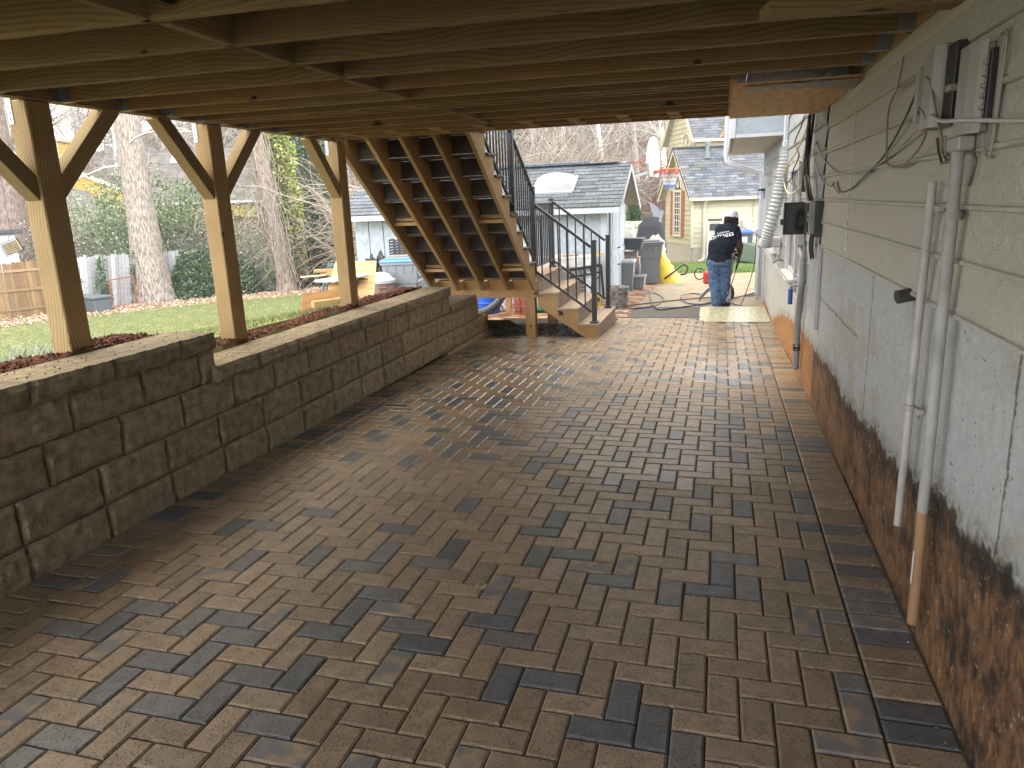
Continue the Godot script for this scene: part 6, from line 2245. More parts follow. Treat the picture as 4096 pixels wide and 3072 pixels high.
	var r1 := A - bn * 3.6 + Vector3(0, 5.9, 0) - bal * 0.3
	var sb := (r1 - e1).normalized()
	var HB := (r1 - e1).length()
	dk = MB.new()
	dk.col = Color(0.30, 0.27, 0.24)
	dk.quad_m(e1, e1 + bal * (LB + 0.5), e1 + bal * (LB + 0.5) + sb * HB, r1)
	dk.quad_m(r1, r1 + bal * (LB + 0.5), e1 + bal * (LB + 0.5) - bn * 8.2, e1 - bn * 8.2)
	rf = part("roof", dk, M.paint_rough, y)
	sm = MB.new()
	shingles(sm, e1, bal, sb, LB + 0.5, HB, 0.5, 0.2, [Color(0.235, 0.205, 0.18), Color(0.20, 0.175, 0.155), Color(0.265, 0.235, 0.21), Color(0.22, 0.20, 0.185)])
	stuff(part("shingles", sm, M.shingle, rf))
	for sx in [2.4, 5.1]:
		var sk := MB.new()
		sk.col = Color(0.30, 0.28, 0.26)
		var sn := bal.cross(sb).normalized()
		var c := e1 + bal * float(sx) + sb * (HB * 0.83)
		sk.box(Transform3D(Basis(bal, sn, -sb), c + sn * 0.06), Vector3(0.62, 0.10, 1.25), 0.02)
		var so := part("skylight", sk, M.paint, rf)
		sk = MB.new()
		sk.box(Transform3D(Basis(bal, sn, -sb), c + sn * 0.115), Vector3(0.52, 0.01, 1.12))
		part("pane", sk, M.sky_pane, so)
	var gt := MB.new()
	gt.col = Color(0.70, 0.68, 0.60)
	gt.bar(e1 - Vector3(0, 0.02, 0), e1 + bal * (LB + 0.5) - Vector3(0, 0.02, 0), 0.13, 0.13)
	gt.tube([e1 + bal * (LB - 0.1) - bn * 0.3 - Vector3(0, 0.1, 0), e1 + bal * (LB - 0.1) - bn * 0.42 - Vector3(0, 3.2, 0)], 0.05, 6)
	part("gutter", gt, M.paint, rf)
	# chimney like tower and a lower cross gable on its left
	var tw := MB.new()
	tw.col = mus
	var TC := Vector3(-40.3, 0, -38.4)
	tw.box(Transform3D(Basis(bal, Vector3.UP, bn), TC + Vector3(0, 4.6, 0)), Vector3(1.3, 3.4, 1.3))
	var tn := part("tower", tw, M.paint_rough, y)
	lap_wall(y, TC - bal * 0.65 + bn * 0.66, bal, 1.3, 2.9, 6.2, 0.2, mus)
	tw = MB.new()
	tw.col = Color(0.42, 0.38, 0.27)
	tw.box(Transform3D(Basis(bal, Vector3.UP, bn), TC + Vector3(0, 6.36, 0)), Vector3(1.6, 0.22, 1.6), 0.03)
	tw.box(Transform3D(Basis(bal, Vector3.UP, bn), TC + bal * 0.62 + bn * 0.68 + Vector3(0, 4.6, 0)), Vector3(0.1, 3.3, 0.06), 0.01)
	part("tower_cap", tw, M.paint, tn)
	var G0 := A + bn * 3.2 - bal * 1.2
	lap_wall(y, G0, bal, 6.4, 1.2, 4.9, 0.2, mus, func(yy):
		return Vector2(0.0, clampf(6.4 - (yy - 2.6) / 2.3 * 5.2, 0.0, 6.4)))
	var rk := MB.new()
	rk.col = Color(0.66, 0.62, 0.50)
	rk.bar(G0 + bal * 0.9 + Vector3(0, 5.1, 0) + bn * 0.1, G0 + bal * 6.9 + Vector3(0, 2.45, 0) + bn * 0.1, 0.08, 0.2)
	part("rake_board", rk, M.paint, y)
	rk = MB.new()
	rk.col = Color(0.30, 0.265, 0.235)
	rk.quad_m(G0 + bal * -2.0 + Vector3(0, 0.6, 0) + bn * 1.4, G0 + bal * 6.6 + Vector3(0, 0.6, 0) + bn * 1.4, G0 + bal * 3.2 + Vector3(0, 3.2, 0) + bn * 0.15, G0 + bal * -2.0 + Vector3(0, 4.2, 0) + bn * 0.15)
	part("porch_roof", rk, M.shingle, y)
# ---------------------------------------------------------------- bins, boards and other things about the yard
func text_on(parent: Node3D, called: String, s: String, x: Transform3D, h: float, col: Color, bold := true) -> void:
	var tm := TextMesh.new()
	tm.text = s
	var f := SystemFont.new()
	f.font_names = PackedStringArray(["Droid Sans"])
	f.font_weight = 700 if bold else 400
	tm.font = f
	tm.font_size = 32
	tm.pixel_size = h / 32.0
	tm.depth = 0.002
	var o := MeshInstance3D.new()
	o.name = numbered(parent, called)
	o.mesh = tm
	var m := StandardMaterial3D.new()
	m.albedo_color = col.linear_to_srgb()
	m.roughness = 0.6
	o.material_override = m
	parent.add_child(o, true)
	o.transform = parent.transform.affine_inverse() * x

# a tapering four sided tub, open or closed, standing on the transform's origin
func tub(mb: MB, x: Transform3D, w0: float, d0: float, w1: float, d1: float, y0: float, y1: float) -> void:
	var B := []
	var Tt := []
	for c in [[-1, 1], [1, 1], [1, -1], [-1, -1]]:
		B.append(x * Vector3(c[0] * w0 * 0.5, y0, c[1] * d0 * 0.5))
		Tt.append(x * Vector3(c[0] * w1 * 0.5, y1, c[1] * d1 * 0.5))
	for k in 4: mb.quad_m(B[k], B[(k + 1) % 4], Tt[(k + 1) % 4], Tt[k])
	mb.quad_m(Tt[0], Tt[1], Tt[2], Tt[3])
	mb.quad_m(B[3], B[2], B[1], B[0])

func wheelie_bin(called: String, label: String, at: Vector3, turn: float, s: float, col: Color, lid: Color, cat := "bin") -> Node3D:
	var b := thing(called, label, cat, at, turn)
	var X := Transform3D()
	var mb := MB.new()
	mb.col = col
	tub(mb, X, 0.46 * s, 0.50 * s, 0.50 * s, 0.54 * s, 0.04 * s, 0.66 * s)
	tub(mb, X, 0.545 * s, 0.58 * s, 0.58 * s, 0.62 * s, 0.655 * s, 0.98 * s)
	for k in 4: mb.box(xf(Vector3(-0.21 * s + 0.14 * s * k, 0.90 * s, 0.305 * s)), Vector3(0.012, 0.14, 0.03) * s, 0.003)
	part("body", mb, M.plastic, b, false)
	mb = MB.new()
	mb.col = col * 1.1; mb.col.a = 1.0
	mb.box(xf(Vector3(0, 0.985 * s, 0)), Vector3(0.63 * s, 0.05 * s, 0.67 * s), 0.012)
	part("rim", mb, M.plastic, b, false)
	mb = MB.new()
	mb.col = lid
	mb.box(Transform3D(Basis.from_euler(Vector3(0.03, 0, 0)), Vector3(0, 1.03 * s, 0.01)), Vector3(0.65 * s, 0.05 * s, 0.68 * s), 0.018)
	mb.box(xf(Vector3(0, 1.06 * s, -0.02)), Vector3(0.52 * s, 0.03 * s, 0.54 * s), 0.012)
	part("lid", mb, M.plastic, b, false)
	for sx in [-1.0, 1.0]:
		mb = MB.new()
		mb.col = Color(0.02, 0.02, 0.02)
		var px: float = sx * 0.27 * s
		mb.lathe(Transform3D(Basis(Vector3(0, 0, 1), Vector3(1, 0, 0) , Vector3(0, 1, 0)), Vector3(px - 0.025 * s, 0.14 * s, -0.27 * s)), [Vector2(0.0, 0.0), Vector2(0.14 * s, 0.0), Vector2(0.15 * s, 0.02 * s), Vector2(0.14 * s, 0.05 * s), Vector2(0.0, 0.05 * s)], 18)
		var w := part("wheel", mb, M.plastic, b, false)
		mb = MB.new()
		mb.col = Color(0.10, 0.10, 0.10)
		mb.lathe(Transform3D(Basis(Vector3(0, 0, 1), Vector3(1, 0, 0), Vector3(0, 1, 0)), Vector3(px - 0.028 * s, 0.14 * s, -0.27 * s)), [Vector2(0.0, 0.0), Vector2(0.07 * s, 0.0), Vector2(0.07 * s, 0.056 * s), Vector2(0.0, 0.056 * s)], 12)
		part("hub", mb, M.plastic, w, false)
	return b

func crumple(mb: MB, c: Vector3, r: Vector3, sd: int, amp: float, n := 22) -> void:
	# a sack: sphere pulled about by noise, flat below
	var nn := noise(FastNoiseLite.TYPE_SIMPLEX_SMOOTH, 1.6, sd, 4)
	var G := []
	for j in n + 1:
		var row := []
		var th := PI * j / n
		for i in 2 * n + 1:
			var ph := TAU * i / (2.0 * n)
			var u := Vector3(sin(th) * cos(ph), cos(th), sin(th) * sin(ph))
			var k := 1.0 + amp * nn.get_noise_3d(u.x * 1.3, u.y * 1.3, u.z * 1.3) - amp * absf(nn.get_noise_3d(u.x * 3.2 + 4.0, u.y * 2.0, u.z * 3.2)) * 0.9
			var p := u * r * k
			p.y = maxf(p.y, -r.y * 0.86)
			row.append(c + p)
		G.append(row)
	for j in n:
		for i in 2 * n:
			mb.quad(G[j + 1][i + 1], G[j + 1][i], G[j][i], G[j][i + 1])
	mb.smooth()

func yv(x: float, z: float, dy := 0.0) -> Vector3:
	return Vector3(x, yard(x, z) + dy, z)

func build_clutter() -> void:
	var mb: MB
	var t: Node3D
	# ---- by the left side of the steps
	t = wheelie_bin("refuse_bin", "large grey refuse bin with blue lid beside the garden shed", yv(-5.55, -12.35), 0.22, 1.08, Color(0.20, 0.21, 0.22), Color(0.10, 0.24, 0.62))
	var face := t.transform * Transform3D(Basis(Vector3.UP, PI / 2), Vector3(0.318, 0.80, 0.06))
	text_on(t, "printed_name", "DICKENS", face.translated_local(Vector3(-0.02, 0.10, 0)), 0.085, Color(0.75, 0.76, 0.78))
	text_on(t, "printed_line", "SANITATION", face.translated_local(Vector3(-0.02, 0.035, 0)), 0.045, Color(0.75, 0.76, 0.78))
	text_on(t, "printed_number", "770-592-655", face.translated_local(Vector3(-0.02, -0.06, 0)), 0.085, Color(0.75, 0.76, 0.78))
	mb = MB.new()
	mb.col = Color(0.75, 0.76, 0.78)
	mb.box(face.translated_local(Vector3(-0.02, -0.135, 0)), Vector3(0.46, 0.012, 0.002))
	mb.lathe(Transform3D(face.basis * Basis(Vector3.RIGHT, PI / 2), face.translated_local(Vector3(-0.20, 0.10, 0.0)).origin), [Vector2(0.0, 0.001), Vector2(0.022, 0.001)], 10)
	part("printed_mark", mb, M.plastic, t)
	t = thing("trash_can", "brown trash can with domed grey lid in front of the refuse bin", "trash can", yv(-5.72, -11.75), 0.2)
	mb = MB.new()
	mb.col = Color(0.185, 0.115, 0.085)
	mb.lathe(Transform3D(), [Vector2(0.0, 0.0), Vector2(0.19, 0.0), Vector2(0.205, 0.35), Vector2(0.212, 0.352), Vector2(0.235, 0.80), Vector2(0.0, 0.80)], 20)
	part("body", mb, M.plastic, t, false)
	mb = MB.new()
	mb.col = Color(0.165, 0.10, 0.075)
	for a in [0.35, 2.2, 4.4]:
		var X := Transform3D(Basis(Vector3.UP, a), Vector3.ZERO)
		mb.box(X * xf(Vector3(0.0, 0.60, 0.225)), Vector3(0.13, 0.36, 0.03), 0.008)
		mb.box(X * xf(Vector3(0.0, 0.70, 0.245)), Vector3(0.13, 0.03, 0.04), 0.008)
	part("handle", mb, M.plastic, t, false)
	mb = MB.new()
	mb.col = Color(0.34, 0.36, 0.38)
	mb.lathe(xf(Vector3(0, 0.80, 0)), [Vector2(0.262, -0.03), Vector2(0.265, 0.02), Vector2(0.225, 0.045), Vector2(0.16, 0.12), Vector2(0.07, 0.15), Vector2(0.0, 0.155)], 20)
	part("lid", mb, M.plastic, t, false)
	t = thing("refuse_sack", "shiny black refuse sack slumped behind the brown trash can", "refuse sack", yv(-6.12, -12.4))
	mb = MB.new()
	mb.col = Color(0.012, 0.012, 0.014)
	crumple(mb, yv(-6.1, -12.45, 0.72), Vector3(0.30, 0.52, 0.26), 5, 0.6, 26)
	part("sack", mb, M.bag, t)
	mb = MB.new()
	mb.col = Color(0.30, 0.24, 0.17)
	mb.box(xf(yv(-5.56, -12.42, 1.18), 0.22), Vector3(0.46, 0.035, 0.42), 0.004)
	solo("board_offcut", mb, M.paint_rough, "pale board lying on the blue lid of the refuse bin", "board")
	t = thing("plastic_crate", "black slatted plastic crate on the board above the refuse bin", "crate", yv(-5.72, -12.7, 1.2))
	mb = MB.new()
	mb.col = Color(0.022, 0.022, 0.024)
	var cb := xf(yv(-5.66, -12.62, 1.34), 0.18)
	for k in 6:
		var y := -0.13 + 0.052 * k
		for s in [-0.15, 0.15]: mb.box(cb * xf(Vector3(0, y, s)), Vector3(0.40, 0.026, 0.012))
		for s in [-0.2, 0.2]: mb.box(cb * xf(Vector3(s, y, 0)), Vector3(0.012, 0.026, 0.30))
	for k in 5:
		for s in [-0.152, 0.152]: mb.box(cb * xf(Vector3(-0.19 + 0.095 * k, 0, s)), Vector3(0.02, 0.29, 0.012))
	part("sides", mb, M.plastic, t)
	mb = MB.new()
	mb.col = Color(0.50, 0.46, 0.34)
	mb.box(cb * xf(Vector3(0.02, 0.16, 0), 0.2, 0.1, 0.1), Vector3(0.30, 0.03, 0.12), 0.01)
	part("rag", mb, M.cloth, t)
	# green garden bench seen past the third post
	t = thing("garden_bench", "dark green slatted garden bench in front of the ivy clad tree", "bench", yv(-7.2, -13.6))
	var gb := Color(0.05, 0.11, 0.10)
	for k in 4:
		mb = MB.new(); mb.col = gb
		mb.box(xf(yv(-7.25, -13.75, 0.75 + 0.12 * k), 0.1), Vector3(1.2, 0.075, 0.02), 0.004)
		part("back_slat", mb, M.plastic, t)
	for k in 4:
		mb = MB.new(); mb.col = gb
		mb.box(xf(yv(-7.25, -13.65 + 0.11 * k, 0.52), 0.1), Vector3(1.2, 0.02, 0.08), 0.004)
		part("seat_slat", mb, M.plastic, t)
	for s in [-0.55, 0.55]:
		mb = MB.new(); mb.col = gb * 0.8; mb.col.a = 1.0
		mb.tube(path([yv(-7.25 + s, -13.35, 0.0), yv(-7.25 + s, -13.35, 0.72), yv(-7.25 + s, -13.5, 0.78), yv(-7.25 + s, -13.75, 0.74)], 4), 0.025, 6)
		mb.tube([yv(-7.25 + s, -13.7, 0.0), yv(-7.25 + s, -13.8, 1.2)], 0.025, 6)
		part("side_frame", mb, M.plastic, t)
	# ---- lumber, plywood and the folding table by the third post
	mb = MB.new()
	mb.col = Color(0.92, 0.86, 0.72)
	mb.uo = Vector2(0.1, 0.2)
	var P := [yv(-4.98, -8.30, -0.02), yv(-4.36, -8.62, -0.02), Vector3(-4.46, 0.86, -9.08), Vector3(-5.02, 0.87, -8.98)]
	var nn: Vector3 = ((P[1] - P[0]).cross(P[3] - P[0])).normalized() * 0.014
	mb.quad_m(P[0], P[1], P[2], P[3])
	mb.quad_m(P[1] - nn, P[0] - nn, P[3] - nn, P[2] - nn)
	for k in 4: mb.quad_m(P[k] - nn, P[(k + 1) % 4] - nn, P[(k + 1) % 4], P[k])
	solo("plywood_sheet", mb, M.ply, "pale plywood sheet leaning behind the third deck post", "plywood")
	mb = MB.new()
	mb.col = Color(0.62, 0.50, 0.36)
	mb.uo = Vector2(0.5, 0.1)
	P = [yv(-5.0, -7.92, -0.03), yv(-4.62, -8.36, -0.03), Vector3(-4.66, 0.57, -8.50), Vector3(-4.98, 0.545, -8.02)]
	nn = ((P[1] - P[0]).cross(P[3] - P[0])).normalized() * 0.014
	mb.quad_m(P[0], P[1], P[2], P[3])
	mb.quad_m(P[1] - nn, P[0] - nn, P[3] - nn, P[2] - nn)
	for k in 4: mb.quad_m(P[k] - nn, P[(k + 1) % 4] - nn, P[(k + 1) % 4], P[k])
	solo("plywood_offcut", mb, M.ply, "short brown plywood panel propped on the lawn, left of the leaning sheet", "plywood")
	mb = MB.new()
	mb.col = Color(0.72, 0.68, 0.58)
	mb.uo = Vector2(0.2, 0.05)
	mb.bar(Vector3(-4.80, 0.425, -7.93), Vector3(-4.45, 0.425, -8.45), 0.09, 0.09, Vector3.UP, 0.004)
	solo("timber_offcut", mb, M.wood_a, "thick square timber lying against the short plywood panel", "timber")
	t = thing("folding_table", "light grey folding table with dark metal legs behind the plywood", "table", yv(-5.0, -8.7))
	mb = MB.new()
	mb.col = Color(0.50, 0.52, 0.53)
	mb.box(Transform3D(Basis.from_euler(Vector3(0.10, -0.7, 0.06)), Vector3(-4.86, 0.66, -8.80)), Vector3(0.75, 0.035, 0.5), 0.012)
	part("tabletop", mb, M.plastic, t)
	for q in [[-4.86, -8.42], [-4.62, -8.8]]:
		mb = MB.new()
		mb.col = Color(0.07, 0.10, 0.10)
		var p := Vector3(q[0], 0.64, q[1])
		mb.tube(path([p + Vector3(0.12, 0, -0.06), p + Vector3(0.02, 0.0, 0.0), p + Vector3(0.0, -0.1, 0.02), yv(float(q[0]) + 0.02, float(q[1]) + 0.06)], 4), 0.012, 6)
		part("leg", mb, M.plastic, t)
	for q in [[-5.12, 0.745, -9.06, 0.5, 0.4, "short orange board offcut stacked on the folding table, upper one"], [-5.08, 0.715, -9.03, 0.42, -0.2, "short orange board offcut on the folding table, lower one"]]:
		mb = MB.new()
		mb.col = Color(0.72, 0.56, 0.38)
		mb.box(xf(Vector3(q[0], q[1], q[2]), q[4]), Vector3(q[3], 0.035, 0.11), 0.003)
		solo("lumber_offcut", mb, M.wood_b, q[5], "board")
	mb = MB.new()
	mb.col = Color(0.62, 0.54, 0.32)
	mb.bar(Vector3(-5.85, 0.62, -9.42), Vector3(-4.95, 0.705, -8.96), 0.02, 0.02)
	solo("long_stake", mb, M.paint_rough, "long thin pale stake lying across behind the folding table", "stake")
	# ---- under and behind the landing
	t = thing("blue_barrel", "bright blue plastic barrel under the landing", "barrel", yv(-3.92, -12.0))
	mb = MB.new()
	mb.col = Color(0.012, 0.10, 0.50)
	mb.lathe(t.transform, [Vector2(0.0, 0.0), Vector2(0.23, 0.0), Vector2(0.27, 0.05), Vector2(0.275, 0.2), Vector2(0.285, 0.22), Vector2(0.275, 0.24), Vector2(0.27, 0.55), Vector2(0.22, 0.6), Vector2(0.0, 0.6)], 20)
	part("drum", mb, M.plastic, t)
	mb = MB.new()
	mb.col = Color(0.045, 0.048, 0.052)
	var pp := path([yv(-3.95, -11.25, 0.07), yv(-3.66, -11.35, 0.12), yv(-3.50, -11.5, 0.24), yv(-3.42, -11.6, 0.45), yv(-3.45, -11.7, 0.7)], 8)
	var rr := []
	for k in pp.size(): rr.append(0.065 + (0.008 if k % 2 else 0.0))
	mb.tube(pp, 0.065, 12, -1.0, true, rr)
	mb.flat()
	solo("drain_pipe", mb, M.plastic, "black corrugated drain pipe bent in front of the blue barrel", "pipe")
	mb = MB.new()
	mb.col = Color(0.70, 0.71, 0.72)
	mb.tube([yv(-3.80, -12.2, 0.28), yv(-3.60, -12.2, 0.03)], 0.035, 10)
	solo("white_pipe", mb, M.plastic, "short white plastic pipe leaning between the barrel and the stake post", "pipe")
	t = thing("stub_post", "short timber post with a bolt beyond the landing", "post", yv(-3.47, -11.95))
	lumber("upright", yv(-3.46, -11.95, -0.1), yv(-3.46, -11.95, 0.75), 0.10, 0.09, t, 0.0, 0.004, Vector3.FORWARD, 1.1)
	mb = MB.new()
	mb.col = Color(0.5, 0.5, 0.5)
	mb.lathe(Transform3D(Basis(Vector3.RIGHT, PI / 2), yv(-3.46, -11.90, 0.21)), [Vector2(0, 0), Vector2(0.014, 0), Vector2(0.012, 0.012), Vector2(0, 0.012)], 8)
	part("bolt", mb, M.galv, t)
	t = thing("brick_stack", "neat stack of new red bricks under the far side of the landing", "bricks", yv(-3.2, -11.75))
	for r in 7:
		for c in 2:
			mb = MB.new()
			mb.col = Color(0.36, 0.11, 0.075) * rv(0.85, 1.2); mb.col.a = 1.0
			mb.box(xf(yv(-3.23 + 0.115 * c + 0.01 * (r % 2), -11.72, 0.028 + 0.058 * r), rv(-0.04, 0.04)), Vector3(0.105, 0.054, 0.20), 0.004)
			part("brick", mb, M.paint_rough, t)
	mb = MB.new()
	mb.col = Color(0.03, 0.22, 0.13)
	crumple(mb, Vector3(-2.86, gy(-11.9) + 0.02, -11.9), Vector3(0.13, 0.07, 0.09), 8, 0.7, 10)
	solo("green_tarp", mb, M.cloth, "crumpled green tarp on the red earth under the steps", "tarp")
	mb = MB.new()
	mb.col = Color(0.62, 0.50, 0.36)
	mb.box(xf(Vector3(-3.05, 0.155, -8.95), 0.05), Vector3(0.16, 0.035, 0.12), 0.003)
	solo("wood_offcut", mb, M.wood_b, "small wood block on the end of the retaining wall", "wood block")
	# work table behind the lower railing
	t = thing("work_table", "weathered white work table behind the stair railing", "table", yv(-2.6, -12.6))
	var tc := Color(0.52, 0.50, 0.46)
	mb = MB.new(); mb.col = tc
	for k in 4: mb.abox(Vector3(-3.10, 0.585, -12.98 + 0.155 * k), Vector3(-2.02, 0.615, -12.83 + 0.155 * k - 0.006), 0.003)
	part("tabletop", mb, M.paint_rough, t)
	mb = MB.new(); mb.col = tc * 0.95; mb.col.a = 1.0
	mb.abox(Vector3(-3.06, 0.44, -12.42), Vector3(-2.06, 0.584, -12.38), 0.003)
	part("apron", mb, M.paint_rough, t)
	for q in [[-3.02, -12.42], [-2.15, -12.42], [-3.02, -12.9], [-2.15, -12.9]]:
		mb = MB.new(); mb.col = Color(0.60, 0.61, 0.60)
		mb.abox(Vector3(float(q[0]) - 0.05, gy(-12.6) - 0.1, float(q[1]) - 0.045), Vector3(float(q[0]) + 0.05, 0.583, float(q[1]) + 0.045), 0.004)
		part("leg", mb, M.paint_rough, t)
	mb = MB.new(); mb.col = Color(0.42, 0.33, 0.24)
	mb.tube(path([Vector3(-2.65, 0.63, -12.5), Vector3(-2.55, 0.64, -12.45), Vector3(-2.45, 0.635, -12.52), Vector3(-2.35, 0.64, -12.46)], 4), 0.022, 6)
	solo("work_glove", mb, M.cloth, "tan work gloves left on the work table", "gloves")
	mb = MB.new(); mb.col = Color(0.55, 0.28, 0.04)
	mb.bar(Vector3(-2.10, 0.64, -12.6), Vector3(-1.93, 0.645, -12.6), 0.03, 0.04, Vector3.UP, 0.006)
	solo("level_tool", mb, M.plastic, "orange tool sticking out over the end of the work table", "tool")
	t = thing("hand_cart", "black steel hand cart tipped up under the work table", "cart", yv(-2.2, -12.2))
	mb = MB.new(); mb.col = Color(0.014, 0.014, 0.016)
	mb.bar(Vector3(-2.48, 0.40, -12.28), Vector3(-1.92, 0.475, -12.33), 0.02, 0.05)
	for k in 7: mb.bar(Vector3(-2.45 + 0.085 * k, 0.40 + 0.011 * k, -12.28), Vector3(-2.43 + 0.085 * k, 0.28 + 0.012 * k, -12.3), 0.012, 0.012)
	mb.bar(Vector3(-2.46, 0.27, -12.3), Vector3(-1.93, 0.36, -12.35), 0.018, 0.03)
	mb.bar(Vector3(-1.93, 0.47, -12.33), Vector3(-1.90, -0.1, -12.4), 0.03, 0.03)
	mb.bar(Vector3(-2.08, 0.2, -12.3), Vector3(-1.88, 0.33, -12.2), 0.02, 0.02)
	part("frame", mb, M.plastic, t)
	mb = MB.new(); mb.col = Color(0.02, 0.02, 0.02)
	var ring := []
	for k in 17: ring.append(Vector3(-2.02 + 0.0 * k, 0.10 + 0.13 * sin(TAU * k / 16.0), -12.1 + 0.13 * cos(TAU * k / 16.0)))
	mb.tube(ring, 0.028, 8, -1.0, false)
	part("wheel", mb, M.plastic, t)
	t = thing("brown_crate", "brown plastic basket crate under the work table", "crate", yv(-2.27, -12.1))
	mb = MB.new(); mb.col = Color(0.13, 0.075, 0.05)
	for k in 5:
		mb.abox(Vector3(-2.35, -0.05 + 0.06 * k, -12.06), Vector3(-2.14, -0.025 + 0.06 * k, -12.045), 0.002)
		mb.abox(Vector3(-2.35 + 0.049 * k, -0.08, -12.061), Vector3(-2.335 + 0.049 * k, 0.25, -12.046), 0.002)
	mb.abox(Vector3(-2.35, -0.22, -12.30), Vector3(-2.14, -0.06, -12.05), 0.004)
	part("basket", mb, M.plastic, t)
	t = thing("power_tool", "small yellow and black power tool standing behind the bottom step", "tool", Vector3(-1.90, gy(-11.8), -11.8))
	mb = MB.new(); mb.col = Color(0.60, 0.42, 0.02)
	mb.box(xf(Vector3(-1.90, -0.06, -11.8), 0.2), Vector3(0.085, 0.22, 0.10), 0.012)
	mb.box(xf(Vector3(-1.885, 0.055, -11.8), 0.2), Vector3(0.05, 0.05, 0.08), 0.01)
	part("body", mb, M.plastic, t)
	mb = MB.new(); mb.col = Color(0.02, 0.02, 0.02)
	mb.box(xf(Vector3(-1.90, -0.19, -11.8), 0.2), Vector3(0.10, 0.06, 0.11), 0.008)
	mb.box(xf(Vector3(-1.89, -0.03, -11.745), 0.2), Vector3(0.05, 0.06, 0.004))
	part("grip", mb, M.plastic, t)
	# ---- at the corner of the shed
	t = thing("metal_bucket", "rust stained galvanised bucket at the corner of the shed", "bucket", Vector3(-1.66, gy(-12.45), -12.45))
	mb = MB.new(); mb.col = Color(0.40, 0.40, 0.39)
	mb.lathe(Transform3D(), [Vector2(0.0, 0.0), Vector2(0.150, 0.0), Vector2(0.152, 0.03), Vector2(0.158, 0.035), Vector2(0.178, 0.34), Vector2(0.186, 0.35), Vector2(0.176, 0.36), Vector2(0.165, 0.34), Vector2(0.15, 0.06), Vector2(0.0, 0.06)], 22)
	part("pail", mb, M.bucket, t, false)
	mb = MB.new(); mb.col = Color(0.35, 0.35, 0.35)
	for y in [0.29, 0.315]:
		var rg := []
		for k in 23: rg.append(Vector3(0.178 * cos(TAU * k / 22.0), y, 0.178 * sin(TAU * k / 22.0)))
		mb.tube(rg, 0.004, 4, -1.0, false)
	part("hoop", mb, M.galv, t, false)
	t = wheelie_bin("grey_bin", "grey wheeled bin between the stacked pavers and the yellow bag", Vector3(-1.60, gy(-16.9), -16.95), 0.35, 0.92, Color(0.12, 0.13, 0.14), Color(0.11, 0.12, 0.13))
	t = thing("small_bin", "small grey bin with pale lid tucked against the shed door", "bin", Vector3(-1.86, gy(-15.2), -15.2))
	mb = MB.new(); mb.col = Color(0.16, 0.175, 0.18)
	tub(mb, Transform3D(), 0.26, 0.26, 0.34, 0.34, 0.0, 0.58)
	part("body", mb, M.plastic, t, false)
	mb = MB.new(); mb.col = Color(0.42, 0.44, 0.45)
	mb.box(xf(Vector3(0, 0.61, 0)), Vector3(0.37, 0.07, 0.37), 0.02)
	part("lid", mb, M.plastic, t, false)
	t = thing("storage_tote", "grey plastic tote under the stacked pavers by the shed", "tote", Vector3(-1.70, gy(-15.45), -15.5))
	mb = MB.new(); mb.col = Color(0.16, 0.17, 0.18)
	tub(mb, Transform3D(), 0.34, 0.38, 0.40, 0.44, 0.0, 0.27)
	for k in 4: mb.box(xf(Vector3(-0.13 + 0.085 * k, 0.14, 0.205), 0, -0.1), Vector3(0.03, 0.2, 0.012), 0.003)
	part("body", mb, M.plastic, t, false)
	mb = MB.new(); mb.col = Color(0.19, 0.20, 0.21)
	mb.box(xf(Vector3(0, 0.28, 0)), Vector3(0.43, 0.03, 0.47), 0.008)
	part("lid", mb, M.plastic, t, false)
	t = thing("paver_stack", "stack of spare brown and grey pavers on the tote beside the shed", "pavers", Vector3(-1.78, gy(-15.7) + 0.3, -15.75))
	for r in 9:
		for c in 3:
			mb = MB.new()
			mb.col = pick([Color(0.34, 0.25, 0.19), Color(0.40, 0.31, 0.25), Color(0.22, 0.21, 0.21)])
			var ox := 0.105 * c if r < 7 else 0.09 * c - 0.02
			mb.box(xf(Vector3(-1.90 + ox + rv(-0.006, 0.006), gy(-15.7) + 0.33 + 0.052 * r, -15.80), rv(-0.03, 0.03)), Vector3(0.098, 0.048, 0.2), 0.004)
			part("paver", mb, M.paint_rough, t)
	t = thing("mixing_tub", "black plastic mixing tub set on top of the stacked pavers", "tub", Vector3(-1.80, gy(-15.7) + 0.82, -15.8))
	mb = MB.new(); mb.col = Color(0.06, 0.068, 0.075)
	tub(mb, Transform3D(Basis.from_euler(Vector3(0, 0, -0.03)), Vector3.ZERO), 0.36, 0.40, 0.46, 0.52, 0.0, 0.22)
	mb.box(xf(Vector3(0, 0.225, 0), 0, 0, -0.03), Vector3(0.50, 0.02, 0.56), 0.006)
	part("body", mb, M.plastic, t, false)
	t = thing("yellow_bag", "big bright yellow builder's bag with black straps by the driveway", "bag", Vector3(-1.28, gy(-17.5), -17.5))
	mb = MB.new(); mb.col = Color(0.52, 0.36, 0.006)
	var o := t.position
	var G := []
	var bn := noise(FastNoiseLite.TYPE_SIMPLEX_SMOOTH, 4.0, 88, 3)
	for j in 13:
		var f := j / 12.0
		var row := []
		for i in 25:
			var a := TAU * i / 24.0
			var ra := Vector2(lerpf(0.40, 0.07, pow(f, 1.1)), lerpf(0.34, 0.08, f))
			var p := Vector3(cos(a) * ra.x - 0.26 * f + 0.05, 0.90 * f, sin(a) * ra.y)
			p += Vector3(cos(a), 0, sin(a)) * 0.07 * bn.get_noise_3d(p.x * 2.0, p.y * 1.4, p.z * 2.0)
			row.append(o + p)
		G.append(row)
	for j in 12:
		for i in 24: mb.quad(G[j][i + 1], G[j][i], G[j + 1][i], G[j + 1][i + 1])
	mb.smooth()
	part("sack", mb, M.plastic, t)
	mb = MB.new(); mb.col = Color(0.02, 0.02, 0.02)
